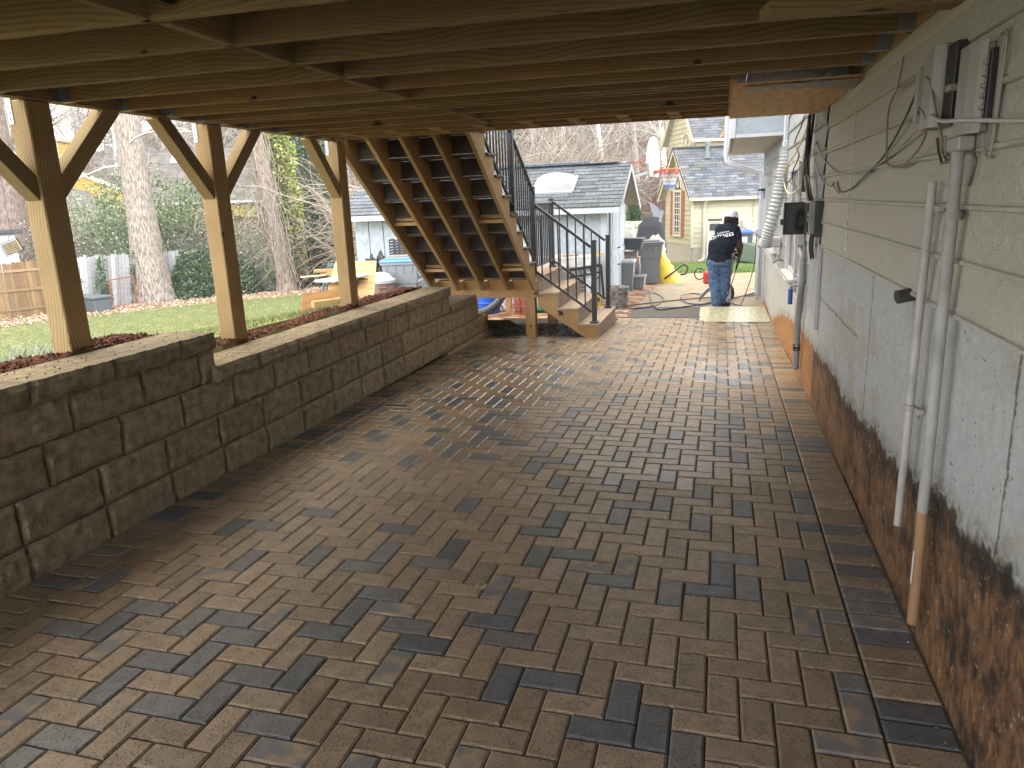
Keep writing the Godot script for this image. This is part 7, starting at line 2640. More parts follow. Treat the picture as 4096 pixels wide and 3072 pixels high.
	mb.tube(path([o + Vector3(0.05, 0.12, 0.34), o + Vector3(0.30, 0.30, 0.30), o + Vector3(0.46, 0.42, 0.2), o + Vector3(0.56, 0.36, 0.15), o + Vector3(0.52, 0.22, 0.18), o + Vector3(0.40, 0.20, 0.2)], 5), 0.022, 6)
	mb.tube(path([o + Vector3(-0.25, 0.62, 0.2), o + Vector3(-0.15, 0.85, 0.15), o + Vector3(-0.12, 0.98, 0.1), o + Vector3(-0.22, 0.9, 0.05)], 5), 0.02, 6)
	part("strap", mb, M.plastic, t)
	for q in [[-1.62, -19.4, 0.95, 0.30, "white sack of material leaning behind the yellow bag, upper one"], [-1.52, -19.2, 0.55, 0.30, "white sack of material slumped behind the yellow bag, lower one"]]:
		mb = MB.new(); mb.col = Color(0.42, 0.40, 0.35)
		crumple(mb, Vector3(q[0], gy(q[1]) + float(q[2]) - 0.22, q[1]), Vector3(0.26, 0.36, 0.22), int(float(q[2]) * 100), 0.4, 12)
		solo("white_sack", mb, M.cloth, q[4], "sack")
	t = thing("covered_grill", "barbecue under a black cover in front of the pale rail fence", "grill", Vector3(-2.2, gy(-24.5), -24.5))
	mb = MB.new(); mb.col = Color(0.03, 0.03, 0.033)
	G = []
	for j in 11:
		var f := j / 10.0
		var row := []
		for i in 33:
			var a := TAU * i / 32.0
			var k := lerpf(0.52, 0.36, f) * (1.0 if f < 0.85 else 0.72)
			var sq := 1.0 / pow(pow(absf(cos(a)), 3.0) + pow(absf(sin(a)), 3.0), 0.333)
			row.append(t.position + Vector3(cos(a) * k * sq * (1.0 + 0.05 * sin(a * 9.0) * (1.0 - f)), 0.52 + 1.12 * f, sin(a) * k * sq * 0.7))
		G.append(row)
	for j in 10:
		for i in 32: mb.quad(G[j][i + 1], G[j][i], G[j + 1][i], G[j + 1][i + 1])
	for i in 32: mb.tri3(G[10][i + 1], G[10][i], t.position + Vector3(0, 1.68, 0))
	mb.smooth()
	part("cover", mb, M.cloth, t)
	mb = MB.new(); mb.col = Color(0.05, 0.05, 0.05)
	mb.box(xf(t.position + Vector3(0, 0.26, 0)), Vector3(0.8, 0.54, 0.5), 0.02)
	part("cart", mb, M.plastic, t)
	t = thing("pale_fence", "pale cream rail fence behind the covered barbecue", "fence", Vector3(-2.9, gy(-25.6), -25.6))
	for k in 4:
		mb = MB.new(); mb.col = Color(0.38, 0.36, 0.29)
		mb.abox(Vector3(-4.4, gy(-25.6) + 0.62 + 0.24 * k, -25.62), Vector3(-2.0, gy(-25.6) + 0.83 + 0.24 * k, -25.58), 0.004)
		part("rail", mb, M.paint_rough, t)
	for x in [-4.2, -3.1, -2.05]:
		mb = MB.new(); mb.col = Color(0.58, 0.55, 0.45)
		mb.abox(Vector3(float(x) - 0.06, gy(-25.6) - 0.1, -25.74), Vector3(float(x) + 0.06, gy(-25.6) + 1.55, -25.625), 0.006)
		part("post", mb, M.paint_rough, t)
	t = thing("screen_panel", "framed lattice panel leaning beside the grey wheeled bin", "panel", Vector3(-2.4, gy(-20.3), -20.4))
	mb = MB.new(); mb.col = Color(0.60, 0.57, 0.48)
	for pr in [[Vector3(-2.62, 0.1, -20.4), Vector3(-2.62, 0.84, -20.6)], [Vector3(-2.62, 0.84, -20.6), Vector3(-2.34, 0.78, -20.55)], [Vector3(-2.34, 0.78, -20.55), Vector3(-2.2, 0.1, -20.35)]]: mb.bar(pr[0], pr[1], 0.05, 0.05)
	part("frame", mb, M.paint, t)
	mb = MB.new(); mb.col = Color(0.40, 0.37, 0.30)
	for k in 9: mb.bar(Vector3(-2.60, 0.15 + 0.075 * k, -20.42 - 0.02 * k), Vector3(-2.22 - 0.014 * k, 0.14 + 0.072 * k, -20.38 - 0.018 * k), 0.01, 0.03)
	part("slats", mb, M.paint, t)
	t = thing("patio_umbrella", "folded grey patio umbrella canopy beside the cream house", "umbrella", Vector3(-2.1, gy(-26.2), -26.2))
	mb = MB.new(); mb.col = Color(0.19, 0.19, 0.21)
	var a0 := Vector3(-2.42, 1.42, -26.1); var b0 := Vector3(-1.92, 1.06, -26.25); var c0 := Vector3(-2.10, 0.35, -26.2); var d0 := Vector3(-2.22, 0.72, -25.95)
	mb.quad_m(a0, d0, c0, b0); mb.quad_m(b0, c0, d0, a0)
	mb.tri3(a0, Vector3(-2.3, 0.6, -26.3), d0); mb.tri3(a0, d0, Vector3(-2.3, 0.6, -26.3))
	part("canopy", mb, M.cloth, t)
	mb = MB.new(); mb.col = Color(0.05, 0.05, 0.05)
	mb.tube([Vector3(-2.05, gy(-26.2), -26.2), Vector3(-2.05, 1.3, -26.2)], 0.025, 6)
	part("pole", mb, M.plastic, t)
	t = thing("step_ladder", "white step ladder with black top leaning on the cream house wall", "ladder", Vector3(-0.2, gy(-26.4), -26.5))
	var lb := Vector3(-0.42, gy(-26.4), -26.35)
	for s in [0.0, 0.42]:
		mb = MB.new(); mb.col = Color(0.62, 0.63, 0.64)
		mb.bar(lb + Vector3(s - 0.02, 0, 0), lb + Vector3(float(s) * 0.85 + 0.03, 1.5, -0.35), 0.05, 0.07)
		part("side_rail", mb, M.paint, t)
	for k in 5:
		mb = MB.new(); mb.col = Color(0.62, 0.63, 0.64)
		mb.box(xf(lb + Vector3(0.2, 0.24 + 0.27 * k, -0.06 - 0.063 * k)), Vector3(0.38, 0.03, 0.09), 0.004)
		part("step", mb, M.paint, t)
	mb = MB.new(); mb.col = Color(0.03, 0.03, 0.03)
	mb.box(xf(lb + Vector3(0.2, 1.50, -0.36)), Vector3(0.46, 0.07, 0.2), 0.01)
	mb.box(xf(lb + Vector3(0.2, 1.26, -0.22)), Vector3(0.36, 0.24, 0.05), 0.01)
	part("top_cap", mb, M.plastic, t)
	t = wheelie_bin("recycling_bin", "dark grey wheeled bin with blue lid against the cream house", Vector3(0.68, gy(-26.2), -26.35), 0.1, 1.06, Color(0.06, 0.07, 0.075), Color(0.05, 0.13, 0.50))
	mb = MB.new(); mb.col = Color(0.55, 0.52, 0.48)
	mb.box(xf(Vector3(-0.02, 0.82, 0.345)), Vector3(0.30, 0.22, 0.004))
	part("blank_label", mb, M.plastic, t, false)
	t = thing("tipped_bin", "dark green wheeled bin lying on its side by the house corner", "bin", Vector3(1.05, gy(-25.8), -25.9), -0.5)
	mb = MB.new(); mb.col = Color(0.085, 0.125, 0.085)
	tub(mb, Transform3D(Basis.from_euler(Vector3(0, 0, PI / 2 - 0.15)), Vector3(0.45, 0.33, 0)), 0.48, 0.5, 0.62, 0.62, 0.0, 0.9)
	part("body", mb, M.plastic, t, false)
	mb = MB.new(); mb.col = Color(0.10, 0.14, 0.10)
	mb.box(Transform3D(Basis.from_euler(Vector3(0, 0, -0.15)), Vector3(-0.47, 0.28, 0)), Vector3(0.06, 0.66, 0.66), 0.02)
	part("lid", mb, M.plastic, t, false)
	t = thing("water_bottle", "clear blue water cooler bottle standing on the recycling bin's left", "bottle", Vector3(0.34, gy(-26.6), -26.9))
	mb = MB.new(); mb.col = Color(0.36, 0.46, 0.52)
	mb.lathe(xf(Vector3(0, 1.05, 0)), [Vector2(0.0, 0), Vector2(0.13, 0), Vector2(0.13, 0.32), Vector2(0.05, 0.42), Vector2(0.04, 0.52), Vector2(0.0, 0.52)], 14)
	mb.box(xf(Vector3(0, 0.5, 0)), Vector3(0.3, 1.1, 0.3), 0.02)
	part("bottle", mb, M.plastic, t, false)
# ---------------------------------------------------------------- the person and the pressure washer
class Field:
	var lo: Vector3
	var cell: float
	var n: Vector3i
	var d: PackedFloat32Array
	var id: PackedByteArray
	var best: PackedFloat32Array
	func _init(a: Vector3, b: Vector3, c: float) -> void:
		lo = a; cell = c
		n = Vector3i(((b - a) / c).ceil()) + Vector3i.ONE
		d.resize(n.x * n.y * n.z); d.fill(1.0)
		best.resize(d.size()); best.fill(1.0)
		id.resize(d.size())
	# tapered capsule, squashed along z by sz
	func bone(p: Vector3, q: Vector3, r0: float, r1: float, k: float, what: int, sx := 1.0, sz := 1.0) -> void:
		var m := maxf(r0, r1) * maxf(sx, sz) + k + cell * 2.0
		var a := Vector3i(((p.min(q) - Vector3.ONE * m - lo) / cell).floor()).max(Vector3i.ZERO)
		var b := Vector3i(((p.max(q) + Vector3.ONE * m - lo) / cell).ceil()).min(n - Vector3i.ONE)
		var ab := q - p
		var l2 := maxf(ab.length_squared(), 0.000001)
		for z in range(a.z, b.z + 1):
			for y in range(a.y, b.y + 1):
				var row := (z * n.y + y) * n.x
				for x in range(a.x, b.x + 1):
					var w := lo + Vector3(x, y, z) * cell
					var t := clampf((w - p).dot(ab) / l2, 0.0, 1.0)
					var e := w - (p + ab * t)
					e.x /= sx; e.z /= sz
					var s := e.length() - lerpf(r0, r1, t)
					var i := row + x
					if s < best[i]:
						best[i] = s; id[i] = what
					var o := d[i]
					var h := maxf(k - absf(o - s), 0.0) / k
					d[i] = minf(o, s) - h * h * k * 0.25
	func skin(mb: MB, colour: Dictionary, x: Transform3D, rough: Dictionary, nn: FastNoiseLite) -> void:
		var at := {}
		var V := []
		var C := []
		var W := []
		for z in n.z - 1:
			for y in n.y - 1:
				for xx in n.x - 1:
					var i := (z * n.y + y) * n.x + xx
					var s := PackedFloat32Array([d[i], d[i + 1], d[i + n.x], d[i + n.x + 1], d[i + n.x * n.y], d[i + n.x * n.y + 1], d[i + n.x * n.y + n.x], d[i + n.x * n.y + n.x + 1]])
					var neg := 0
					for k in 8:
						if s[k] < 0.0: neg += 1
					if neg == 0 or neg == 8: continue
					var acc := Vector3.ZERO
					var cnt := 0
					for e in [[0, 1], [2, 3], [4, 5], [6, 7], [0, 2], [1, 3], [4, 6], [5, 7], [0, 4], [1, 5], [2, 6], [3, 7]]:
						var e0: int = e[0]; var e1: int = e[1]
						if (s[e0] < 0.0) != (s[e1] < 0.0):
							var t := s[e0] / (s[e0] - s[e1])
							var p0 := Vector3(e0 & 1, (e0 >> 1) & 1, e0 >> 2); var p1 := Vector3(e1 & 1, (e1 >> 1) & 1, e1 >> 2)
							acc += p0.lerp(p1, t); cnt += 1
					var v := lo + (Vector3(xx, y, z) + acc / cnt) * cell
					at[i] = V.size()
					V.append(v); C.append(colour[id[i]]); W.append(id[i])
		# a little relief: creases in the cloth
		var Nn := []
		for k in V.size(): Nn.append(Vector3.ZERO)
		var Q := []
		for z in range(1, n.z - 1):
			for y in range(1, n.y - 1):
				for xx in range(1, n.x - 1):
					var i := (z * n.y + y) * n.x + xx
					var a := d[i] < 0.0
					for ax in 3:
						var j: int = i + [1, n.x, n.x * n.y][ax]
						if (d[j] < 0.0) == a: continue
						var u: int = [n.x, n.x * n.y, 1][ax]; var w: int = [n.x * n.y, 1, n.x][ax]
						if not (at.has(i) and at.has(i - u) and at.has(i - u - w) and at.has(i - w)): continue
						var q := [at[i], at[i - u], at[i - u - w], at[i - w]]
						if not a: q.reverse()
						Q.append(q)
						var nv: Vector3 = (V[q[2]] - V[q[0]]).cross(V[q[3]] - V[q[1]])
						for c in q: Nn[c] += nv
		for k in V.size():
			Nn[k] = Nn[k].normalized()
			var am: float = rough.get(W[k], 0.0)
			if am > 0.0:
				var p: Vector3 = V[k]
				V[k] = p + Nn[k] * am * (nn.get_noise_3d(p.x * 1.2, p.y * 1.6 + p.x * 0.8, p.z * 1.2) - 0.35 * absf(nn.get_noise_3d(p.x * 2.0 + 9.0, p.y * 5.0, p.z * 2.0)))
		for k in V.size(): Nn[k] = Vector3.ZERO
		for q in Q:
			var nv: Vector3 = (V[q[2]] - V[q[0]]).cross(V[q[3]] - V[q[1]])
			for c in q: Nn[c] += nv
		for q in Q:
			var P := []
			for c in q: P.append([x * V[c], (x.basis * Nn[c]).normalized(), C[c], Vector2(V[c].x + V[c].z, V[c].y)])
			for tri in [[0, 2, 1], [0, 3, 2]]:
				for c in tri:
					mb.col = P[c][2]
					mb.put(P[c][0], P[c][1], P[c][3])

func build_person() -> void:
	var at := Vector3(0.03, gy(-12.45), -12.45)
	var man := thing("person", "person in black shirt, jeans and white cap using a spray wand, seen from behind", "person", at)
	var SHIRT := 0; var JEANS := 1; var SKIN := 2; var SHOE := 3
	var f := Field.new(Vector3(-0.36, -0.02, -0.46), Vector3(0.42, 1.55, 0.27), 0.0125)
	# torso
	f.bone(Vector3(-0.06, 0.80, 0.01), Vector3(-0.02, 1.00, -0.02), 0.150, 0.165, 0.06, SHIRT, 1.22, 0.95)
	f.bone(Vector3(-0.02, 1.00, -0.02), Vector3(0.055, 1.20, -0.07), 0.160, 0.135, 0.06, SHIRT, 1.18, 0.90)
	f.bone(Vector3(-0.045, 1.27, -0.09), Vector3(0.175, 1.25, -0.08), 0.070, 0.075, 0.07, SHIRT)
	f.bone(Vector3(0.07, 1.26, -0.09), Vector3(0.105, 1.36, -0.13), 0.062, 0.052, 0.03, SKIN)
	# head with nose and ears
	f.bone(Vector3(0.125, 1.42, -0.165), Vector3(0.12, 1.45, -0.15), 0.072, 0.078, 0.02, SKIN)
	f.bone(Vector3(0.16, 1.385, -0.20), Vector3(0.15, 1.40, -0.185), 0.045, 0.05, 0.03, SKIN)
	f.bone(Vector3(0.175, 1.41, -0.243), Vector3(0.168, 1.435, -0.225), 0.013, 0.008, 0.012, SKIN)
	# hips and legs
	f.bone(Vector3(-0.125, 0.74, 0.02), Vector3(0.02, 0.74, 0.01), 0.118, 0.118, 0.05, JEANS)
	f.bone(Vector3(-0.125, 0.72, 0.02), Vector3(-0.115, 0.40, -0.01), 0.112, 0.086, 0.03, JEANS)
	f.bone(Vector3(-0.115, 0.40, -0.01), Vector3(-0.075, 0.085, 0.02), 0.086, 0.082, 0.03, JEANS)
	f.bone(Vector3(0.035, 0.72, 0.0), Vector3(0.035, 0.40, -0.07), 0.110, 0.085, 0.03, JEANS)
	f.bone(Vector3(0.035, 0.40, -0.07), Vector3(0.005, 0.11, -0.08), 0.085, 0.080, 0.03, JEANS)
	# shoes
	f.bone(Vector3(-0.065, 0.036, 0.03), Vector3(-0.02, 0.032, -0.13), 0.044, 0.040, 0.02, SHOE)
	f.bone(Vector3(0.0, 0.046, -0.06), Vector3(0.115, 0.036, -0.13), 0.044, 0.038, 0.02, SHOE)
	# arms: sleeves, then bare
	f.bone(Vector3(0.185, 1.24, -0.08), Vector3(0.225, 1.12, -0.07), 0.076, 0.074, 0.03, SHIRT)
	f.bone(Vector3(0.225, 1.12, -0.07), Vector3(0.262, 0.98, -0.07), 0.060, 0.052, 0.02, SKIN)
	f.bone(Vector3(0.262, 0.98, -0.07), Vector3(0.272, 0.865, -0.17), 0.053, 0.034, 0.02, SKIN)
	f.bone(Vector3(-0.055, 1.25, -0.10), Vector3(-0.07, 1.12, -0.19), 0.074, 0.070, 0.03, SHIRT)
	f.bone(Vector3(-0.07, 1.12, -0.19), Vector3(-0.06, 1.00, -0.29), 0.058, 0.050, 0.02, SKIN)
	f.bone(Vector3(-0.06, 1.00, -0.29), Vector3(0.13, 0.90, -0.36), 0.050, 0.034, 0.02, SKIN)
	var mb := MB.new()
	var cols := {SHIRT: Color(0.016, 0.020, 0.032), JEANS: Color(0.105, 0.18, 0.30), SKIN: Color(0.085, 0.045, 0.030), SHOE: Color(0.06, 0.04, 0.03)}
	var nn := noise(FastNoiseLite.TYPE_SIMPLEX_SMOOTH, 7.0, 12, 3)
	var X := Transform3D(Basis(), at)
	f.skin(mb, cols, X, {SHIRT: 0.010, JEANS: 0.016}, nn)
	# right hand, fingers curled round the trigger grip
	var h := Field.new(Vector3(0.21, 0.76, -0.29), Vector3(0.34, 0.89, -0.13), 0.004)
	h.bone(Vector3(0.272, 0.870, -0.168), Vector3(0.270, 0.835, -0.20), 0.033, 0.030, 0.012, 0, 0.8, 1.0)
	h.bone(Vector3(0.270, 0.835, -0.20), Vector3(0.268, 0.805, -0.222), 0.031, 0.028, 0.012, 0, 0.7, 1.1)
	for k in 4:
		var b := Vector3(0.287, 0.823 - 0.014 * k, -0.232 + 0.007 * k)
		var r := 0.0085
		h.bone(b + Vector3(-0.012, 0.004, 0.014), b + Vector3(-0.006, -0.006, -0.022), r, r, 0.004, 0)
		h.bone(b + Vector3(-0.006, -0.006, -0.022), b + Vector3(-0.034, -0.008, -0.032 + 0.003 * k), r, r * 0.9, 0.004, 0)
		h.bone(b + Vector3(-0.034, -0.008, -0.032 + 0.003 * k), b + Vector3(-0.044, -0.006, -0.012), r * 0.9, r * 0.8, 0.004, 0)
	h.bone(Vector3(0.252, 0.846, -0.195), Vector3(0.243, 0.842, -0.232), 0.011, 0.010, 0.006, 0)
	h.bone(Vector3(0.243, 0.842, -0.232), Vector3(0.254, 0.838, -0.258), 0.010, 0.008, 0.004, 0)
	h.skin(mb, {0: Color(0.19, 0.10, 0.07)}, X, {}, nn)
	# left hand under the wand
	h = Field.new(Vector3(0.11, 0.84, -0.44), Vector3(0.24, 0.95, -0.32), 0.004)
	h.bone(Vector3(0.13, 0.90, -0.36), Vector3(0.175, 0.888, -0.372), 0.031, 0.029, 0.012, 0, 1.0, 0.8)
	for k in 4:
		var b := Vector3(0.178 + 0.006 * k, 0.882 + 0.004 * k, -0.395 + 0.015 * k)
		h.bone(b + Vector3(-0.01, 0, 0), b + Vector3(0.024, -0.012, 0), 0.0085, 0.0085, 0.004, 0)
		h.bone(b + Vector3(0.024, -0.012, 0), b + Vector3(0.034, 0.016, -0.004), 0.0085, 0.0075, 0.004, 0)
	h.bone(Vector3(0.15, 0.905, -0.375), Vector3(0.19, 0.918, -0.385), 0.011, 0.009, 0.006, 0)
	h.skin(mb, {0: Color(0.19, 0.10, 0.07)}, X, {}, nn)
	part("body", mb, M.cloth_fine, man)
	# face: eyes and mouth on the far side of the head
	mb = MB.new()
	for e in [[0.135, -0.228], [0.190, -0.205]]:
		mb.col = Color(0.6, 0.58, 0.55)
		mb.lathe(xf(at + Vector3(e[0], 1.445, e[1])), [Vector2(0.0, -0.009), Vector2(0.009, 0.0), Vector2(0.0, 0.009)], 8)
	part("eyes", mb, M.skin, man)
	# band of skin where the shirt rides up, with the waistband below it
	mb = MB.new()
	mb.col = Color(0.20, 0.115, 0.08)
	var ring := []
	for k in 13:
		var a := 0.35 + (PI - 1.0) * k / 12.0
		ring.append(at + Vector3(-0.055 + cos(a) * 0.165, 0.742 + 0.008 * sin(a * 2.0), 0.012 + sin(a) * 0.128))
	mb.tube(ring, 0.016, 6)
	part("bare_back", mb, M.skin, man)
	mb = MB.new()
	mb.col = Color(0.060, 0.105, 0.19)
	ring = []
	for k in 25:
		var a := TAU * k / 24.0
		ring.append(at + Vector3(-0.055 + cos(a) * 0.185, 0.705, 0.012 + sin(a) * 0.136))
	mb.tube(ring, 0.014, 6)
	for sx in [-0.115, 0.02]:
		mb.box(xf(at + Vector3(sx, 0.63, 0.142 - 0.012), 0.0, -0.08), Vector3(0.085, 0.09, 0.006), 0.003)
	part("waistband_and_pockets", mb, M.cloth, man)
	# curly hair and the cap
	mb = MB.new()
	for k in 420:
		var a := rv(0, TAU)
		var hc := at + Vector3(0.12, 1.435, -0.15)
		var o := Vector3(cos(a), 0, sin(a))
		if o.z < -0.55 and o.x > -0.2: continue
		var y := rv(-0.085, 0.02)
		var p := hc + o * rv(0.070, 0.098) + Vector3(0, y, 0)
		var pts := [p]
		var ph := rv(0, TAU)
		for s in 5: pts.append(p + Vector3(0.012 * cos(ph + s * 1.4), -0.008 * s, 0.012 * sin(ph + s * 1.4)) + o * 0.004 * s)
		var g := rv(0.008, 0.030)
		mb.col = Color(g, g * 0.85, g * 0.75)
		mb.tube(pts, 0.0055, 4, 0.004)
	part("hair", mb, M.twig, man)
	mb = MB.new()
	mb.col = Color(0.66, 0.68, 0.74)
	var cx := Transform3D(Basis.from_euler(Vector3(-0.20, -0.35, -0.12)), at + Vector3(0.118, 1.452, -0.155))
	mb.lathe(cx, [Vector2(0.105, -0.012), Vector2(0.108, 0.012), Vector2(0.102, 0.050), Vector2(0.080, 0.085), Vector2(0.045, 0.104), Vector2(0.0, 0.110)], 20)
	mb.box(cx * xf(Vector3(0.0, 0.0, -0.145), 0, 0.15), Vector3(0.15, 0.008, 0.11), 0.003)
	part("cap", mb, M.cloth, man)
	# white print on the back of the shirt
	var back := Transform3D(Basis.from_euler(Vector3(-0.16, -0.14, 0.20)), at + Vector3(-0.02, 1.16, 0.076))
	text_on(man, "shirt_print", "COTTAGES", back, 0.075, Color(0.75, 0.76, 0.78))
	text_on(man, "shirt_print", "lumberton", back.translated_local(Vector3(0.03, 0.055, 0.0)), 0.04, Color(0.7, 0.72, 0.74), false)
	mb = MB.new()
	mb.col = Color(0.72, 0.73, 0.75)
	mb.box(back.translated_local(Vector3(-0.005, -0.062, 0.003)), Vector3(0.125, 0.018, 0.002))
	for k in 9: mb.box(back.translated_local(Vector3(-0.05 + 0.012 * k, -0.042 + rv(-0.004, 0.004), 0.003)), Vector3(0.005, rv(0.012, 0.024), 0.002))
	part("shirt_print", mb, M.cloth, man)
	# spray gun and wand
	var g := thing("spray_wand", "black pressure washer gun and wand held in the right hand", "spray wand", at + Vector3(0.26, 0.0, -0.25))
	mb = MB.new()
	mb.col = Color(0.015, 0.015, 0.016)
	mb.bar(at + Vector3(0.205, 0.855, -0.20), at + Vector3(0.275, 0.795, -0.255), 0.03, 0.045, Vector3.UP, 0.006)
	mb.tube(path([at + Vector3(0.20, 0.865, -0.20), at + Vector3(0.185, 0.80, -0.21), at + Vector3(0.22, 0.765, -0.235), at + Vector3(0.265, 0.79, -0.25)], 4), 0.011, 6)
	mb.tube([at + Vector3(0.262, 0.76, -0.26), at + Vector3(0.225, 0.60, -0.33)], 0.017, 8)
	part("gun", mb, M.plastic, g)
	mb = MB.new()
	mb.col = Color(0.02, 0.02, 0.022)
	mb.tube([at + Vector3(0.225, 0.60, -0.33), at + Vector3(0.150, 0.285, -0.44)], 0.008, 6)
	part("wand", mb, M.plastic, g)
	mb = MB.new()
	mb.col = Color(0.35, 0.05, 0.03)
	mb.box(xf(at + Vector3(0.275, 0.785, -0.265), 0.3, 0.4), Vector3(0.03, 0.035, 0.02), 0.004)
	part("trigger", mb, M.plastic, g)
	mb = MB.new()
	mb.col = Color(0.015, 0.015, 0.018)
	mb.tube(path([at + Vector3(0.19, 0.80, -0.2), at + Vector3(0.12, 0.70, -0.22), at + Vector3(0.10, 0.55, -0.2), at + Vector3(0.12, 0.36, -0.12), at + Vector3(0.10, 0.20, 0.0), at + Vector3(-0.02, 0.07, 0.12), at + Vector3(-0.15, 0.025, 0.10), at + Vector3(-0.35, 0.012, -0.1)], 6), 0.010, 6)
	part("hose", mb, M.plastic, g)
	# fan of spray
	var sp := MB.new()
	sp.col = Color(0.9, 0.92, 0.94)
	var tip := at + Vector3(0.150, 0.283, -0.44)
	for k in 240:
		var e := at + Vector3(rv(0.03, 0.16), rv(0.0, 0.06), rv(-0.50, -0.40))
		var s0 := rng.randf() * 0.5
		sp.tube([tip.lerp(e, s0), tip.lerp(e, s0 + rv(0.1, 0.5))], 0.0012, 3, 0.0022, false)
	solo("water_spray", sp, M.spray, "white fan of water spraying from the wand onto the ground", "spray")
	# the machine
	var w := thing("pressure_washer", "red petrol pressure washer on a black wheeled frame behind the person", "pressure washer", Vector3(-0.02, gy(-13.6), -13.6))
	var o := w.position
	mb = MB.new()
	mb.col = Color(0.10, 0.10, 0.10)
	for s in [-0.16, 0.16]:
		mb.tube(path([o + Vector3(-0.33, 0.0, s), o + Vector3(-0.25, 0.10, s), o + Vector3(-0.12, 0.20, s), o + Vector3(0.15, 0.20, s), o + Vector3(0.20, 0.5, s), o + Vector3(0.27, 0.86, s)], 4), 0.016, 6)
	mb.tube([o + Vector3(0.27, 0.86, -0.16), o + Vector3(0.27, 0.86, 0.16)], 0.018, 6)
	part("frame", mb, M.plastic, w)
	mb = MB.new()
	mb.col = Color(0.50, 0.035, 0.022)
	mb.box(xf(o + Vector3(-0.20, 0.40, 0)), Vector3(0.14, 0.22, 0.26), 0.03)
	mb.box(xf(o + Vector3(0.14, 0.20, 0.10), 0, 0, 0.3), Vector3(0.18, 0.20, 0.06), 0.02)
	part("shroud", mb, M.plastic, w)
	mb = MB.new()
	mb.col = Color(0.10, 0.105, 0.11)
	mb.lathe(Transform3D(Basis(Vector3.RIGHT, PI / 2), o + Vector3(0.10, 0.50, -0.14)), [Vector2(0.0, 0.0), Vector2(0.13, 0.0), Vector2(0.135, 0.2), Vector2(0.09, 0.28), Vector2(0.0, 0.28)], 16)
	mb.box(xf(o + Vector3(-0.02, 0.33, 0)), Vector3(0.26, 0.2, 0.24), 0.02)
	part("engine", mb, M.plastic, w)
	mb = MB.new()
	mb.col = Color(0.55, 0.42, 0.02)
	mb.box(xf(o + Vector3(0.18, 0.66, 0.0), 0.2, 0.4, -0.3), Vector3(0.14, 0.012, 0.10), 0.003)
	part("warning_tag", mb, M.plastic, w)
	for s in [-0.2, 0.2]:
		mb = MB.new()
		mb.col = Color(0.02, 0.02, 0.02)
		mb.lathe(Transform3D(Basis(Vector3.RIGHT, PI / 2), o + Vector3(0.14, 0.13, float(s) - 0.03)), [Vector2(0.0, 0), Vector2(0.10, 0), Vector2(0.135, 0.012), Vector2(0.135, 0.05), Vector2(0.10, 0.06), Vector2(0.0, 0.06)], 18)
		var wn := part("wheel", mb, M.plastic, w)
		mb = MB.new()
		mb.col = Color(0.45, 0.45, 0.45)
		mb.lathe(Transform3D(Basis(Vector3.RIGHT, PI / 2), o + Vector3(0.14, 0.13, float(s) - 0.034)), [Vector2(0.0, 0), Vector2(0.075, 0), Vector2(0.075, 0.068), Vector2(0.0, 0.068)], 12)
		part("rim", mb, M.plastic, wn)
	mb = MB.new()
	mb.col = Color(0.02, 0.03, 0.05)
	ring = []
	for k in 14: ring.append(o + Vector3(-0.33 + 0.09 * cos(0.6 + TAU * k / 16.0), 0.47 + 0.10 * sin(0.6 + TAU * k / 16.0), 0.05))
	mb.tube(ring, 0.011, 6)
	part("hose_loop", mb, M.plastic, w)
# ---------------------------------------------------------------- trees, shrubs and ivy
func grow(mb: MB, p: Vector3, dir: Vector3, L: float, r: float, depth: int, up_pull: float, wiggle: float, kids: int) -> void:
	var segs := 5 if depth >= 2 else (4 if depth == 1 else 3)
	var pts := [p]
	var d := dir
	var q := p
	for i in segs:
		d = (d + Vector3(rv(-1, 1), rv(-1, 1), rv(-1, 1)) * wiggle + Vector3.UP * up_pull).normalized()
		q += d * (L / segs)
		pts.append(q)
	mb.tube(pts, r, 6 if depth >= 3 else (4 if depth >= 2 else 3), r * 0.35, false)
	if depth <= 0: return
	for k in kids:
		var f := rv(0.3, 1.0)
		var idx := clampi(int(f * segs), 1, segs)
		var axis := Vector3(rv(-1, 1), rv(-0.3, 0.5), rv(-1, 1)).normalized()
		var nd := (d * 0.75 + axis * 1.0).normalized()
		grow(mb, pts[idx], nd, L * rv(0.45, 0.75), r * rv(0.35, 0.55), depth - 1, up_pull, wiggle * 1.1, kids)

func trunk_mesh(h: float, r: float, lean: Vector3, col: Color, sd: int, flare := 1.6, sides := 20) -> MB:
	# bark ridges as real relief
	var mb := MB.new()
	mb.col = col
	var nn := noise(FastNoiseLite.TYPE_SIMPLEX_SMOOTH, 1.0, sd, 3)
	var n := 40
	var R := []
	for j in n + 1:
		var f := float(j) / n
		var row := []
		for k in sides + 1:
			var a := TAU * k / sides
			var rr := r * (1.0 + (flare - 1.0) * exp(-f * h / (r * 2.6))) * (1.0 - 0.25 * f)
			rr *= 1.0 + 0.10 * nn.get_noise_3d(cos(a) * 6.0, sin(a) * 6.0, f * h * 1.1) + 0.07 * nn.get_noise_3d(cos(a) * 1.5, sin(a) * 1.5, f * h * 0.4)
			row.append(Vector3(cos(a) * rr, f * h, sin(a) * rr) + lean * f * h)
		R.append(row)
	for j in n:
		for k in sides:
			var c0 := float(k) / sides * TAU * r; var c1 := float(k + 1) / sides * TAU * r
			mb.quad(R[j][k + 1], R[j][k], R[j + 1][k], R[j + 1][k + 1], Vector2(h * j / n, c1), Vector2(h * j / n, c0), Vector2(h * (j + 1) / n, c0), Vector2(h * (j + 1) / n, c1))
	return mb.smooth()

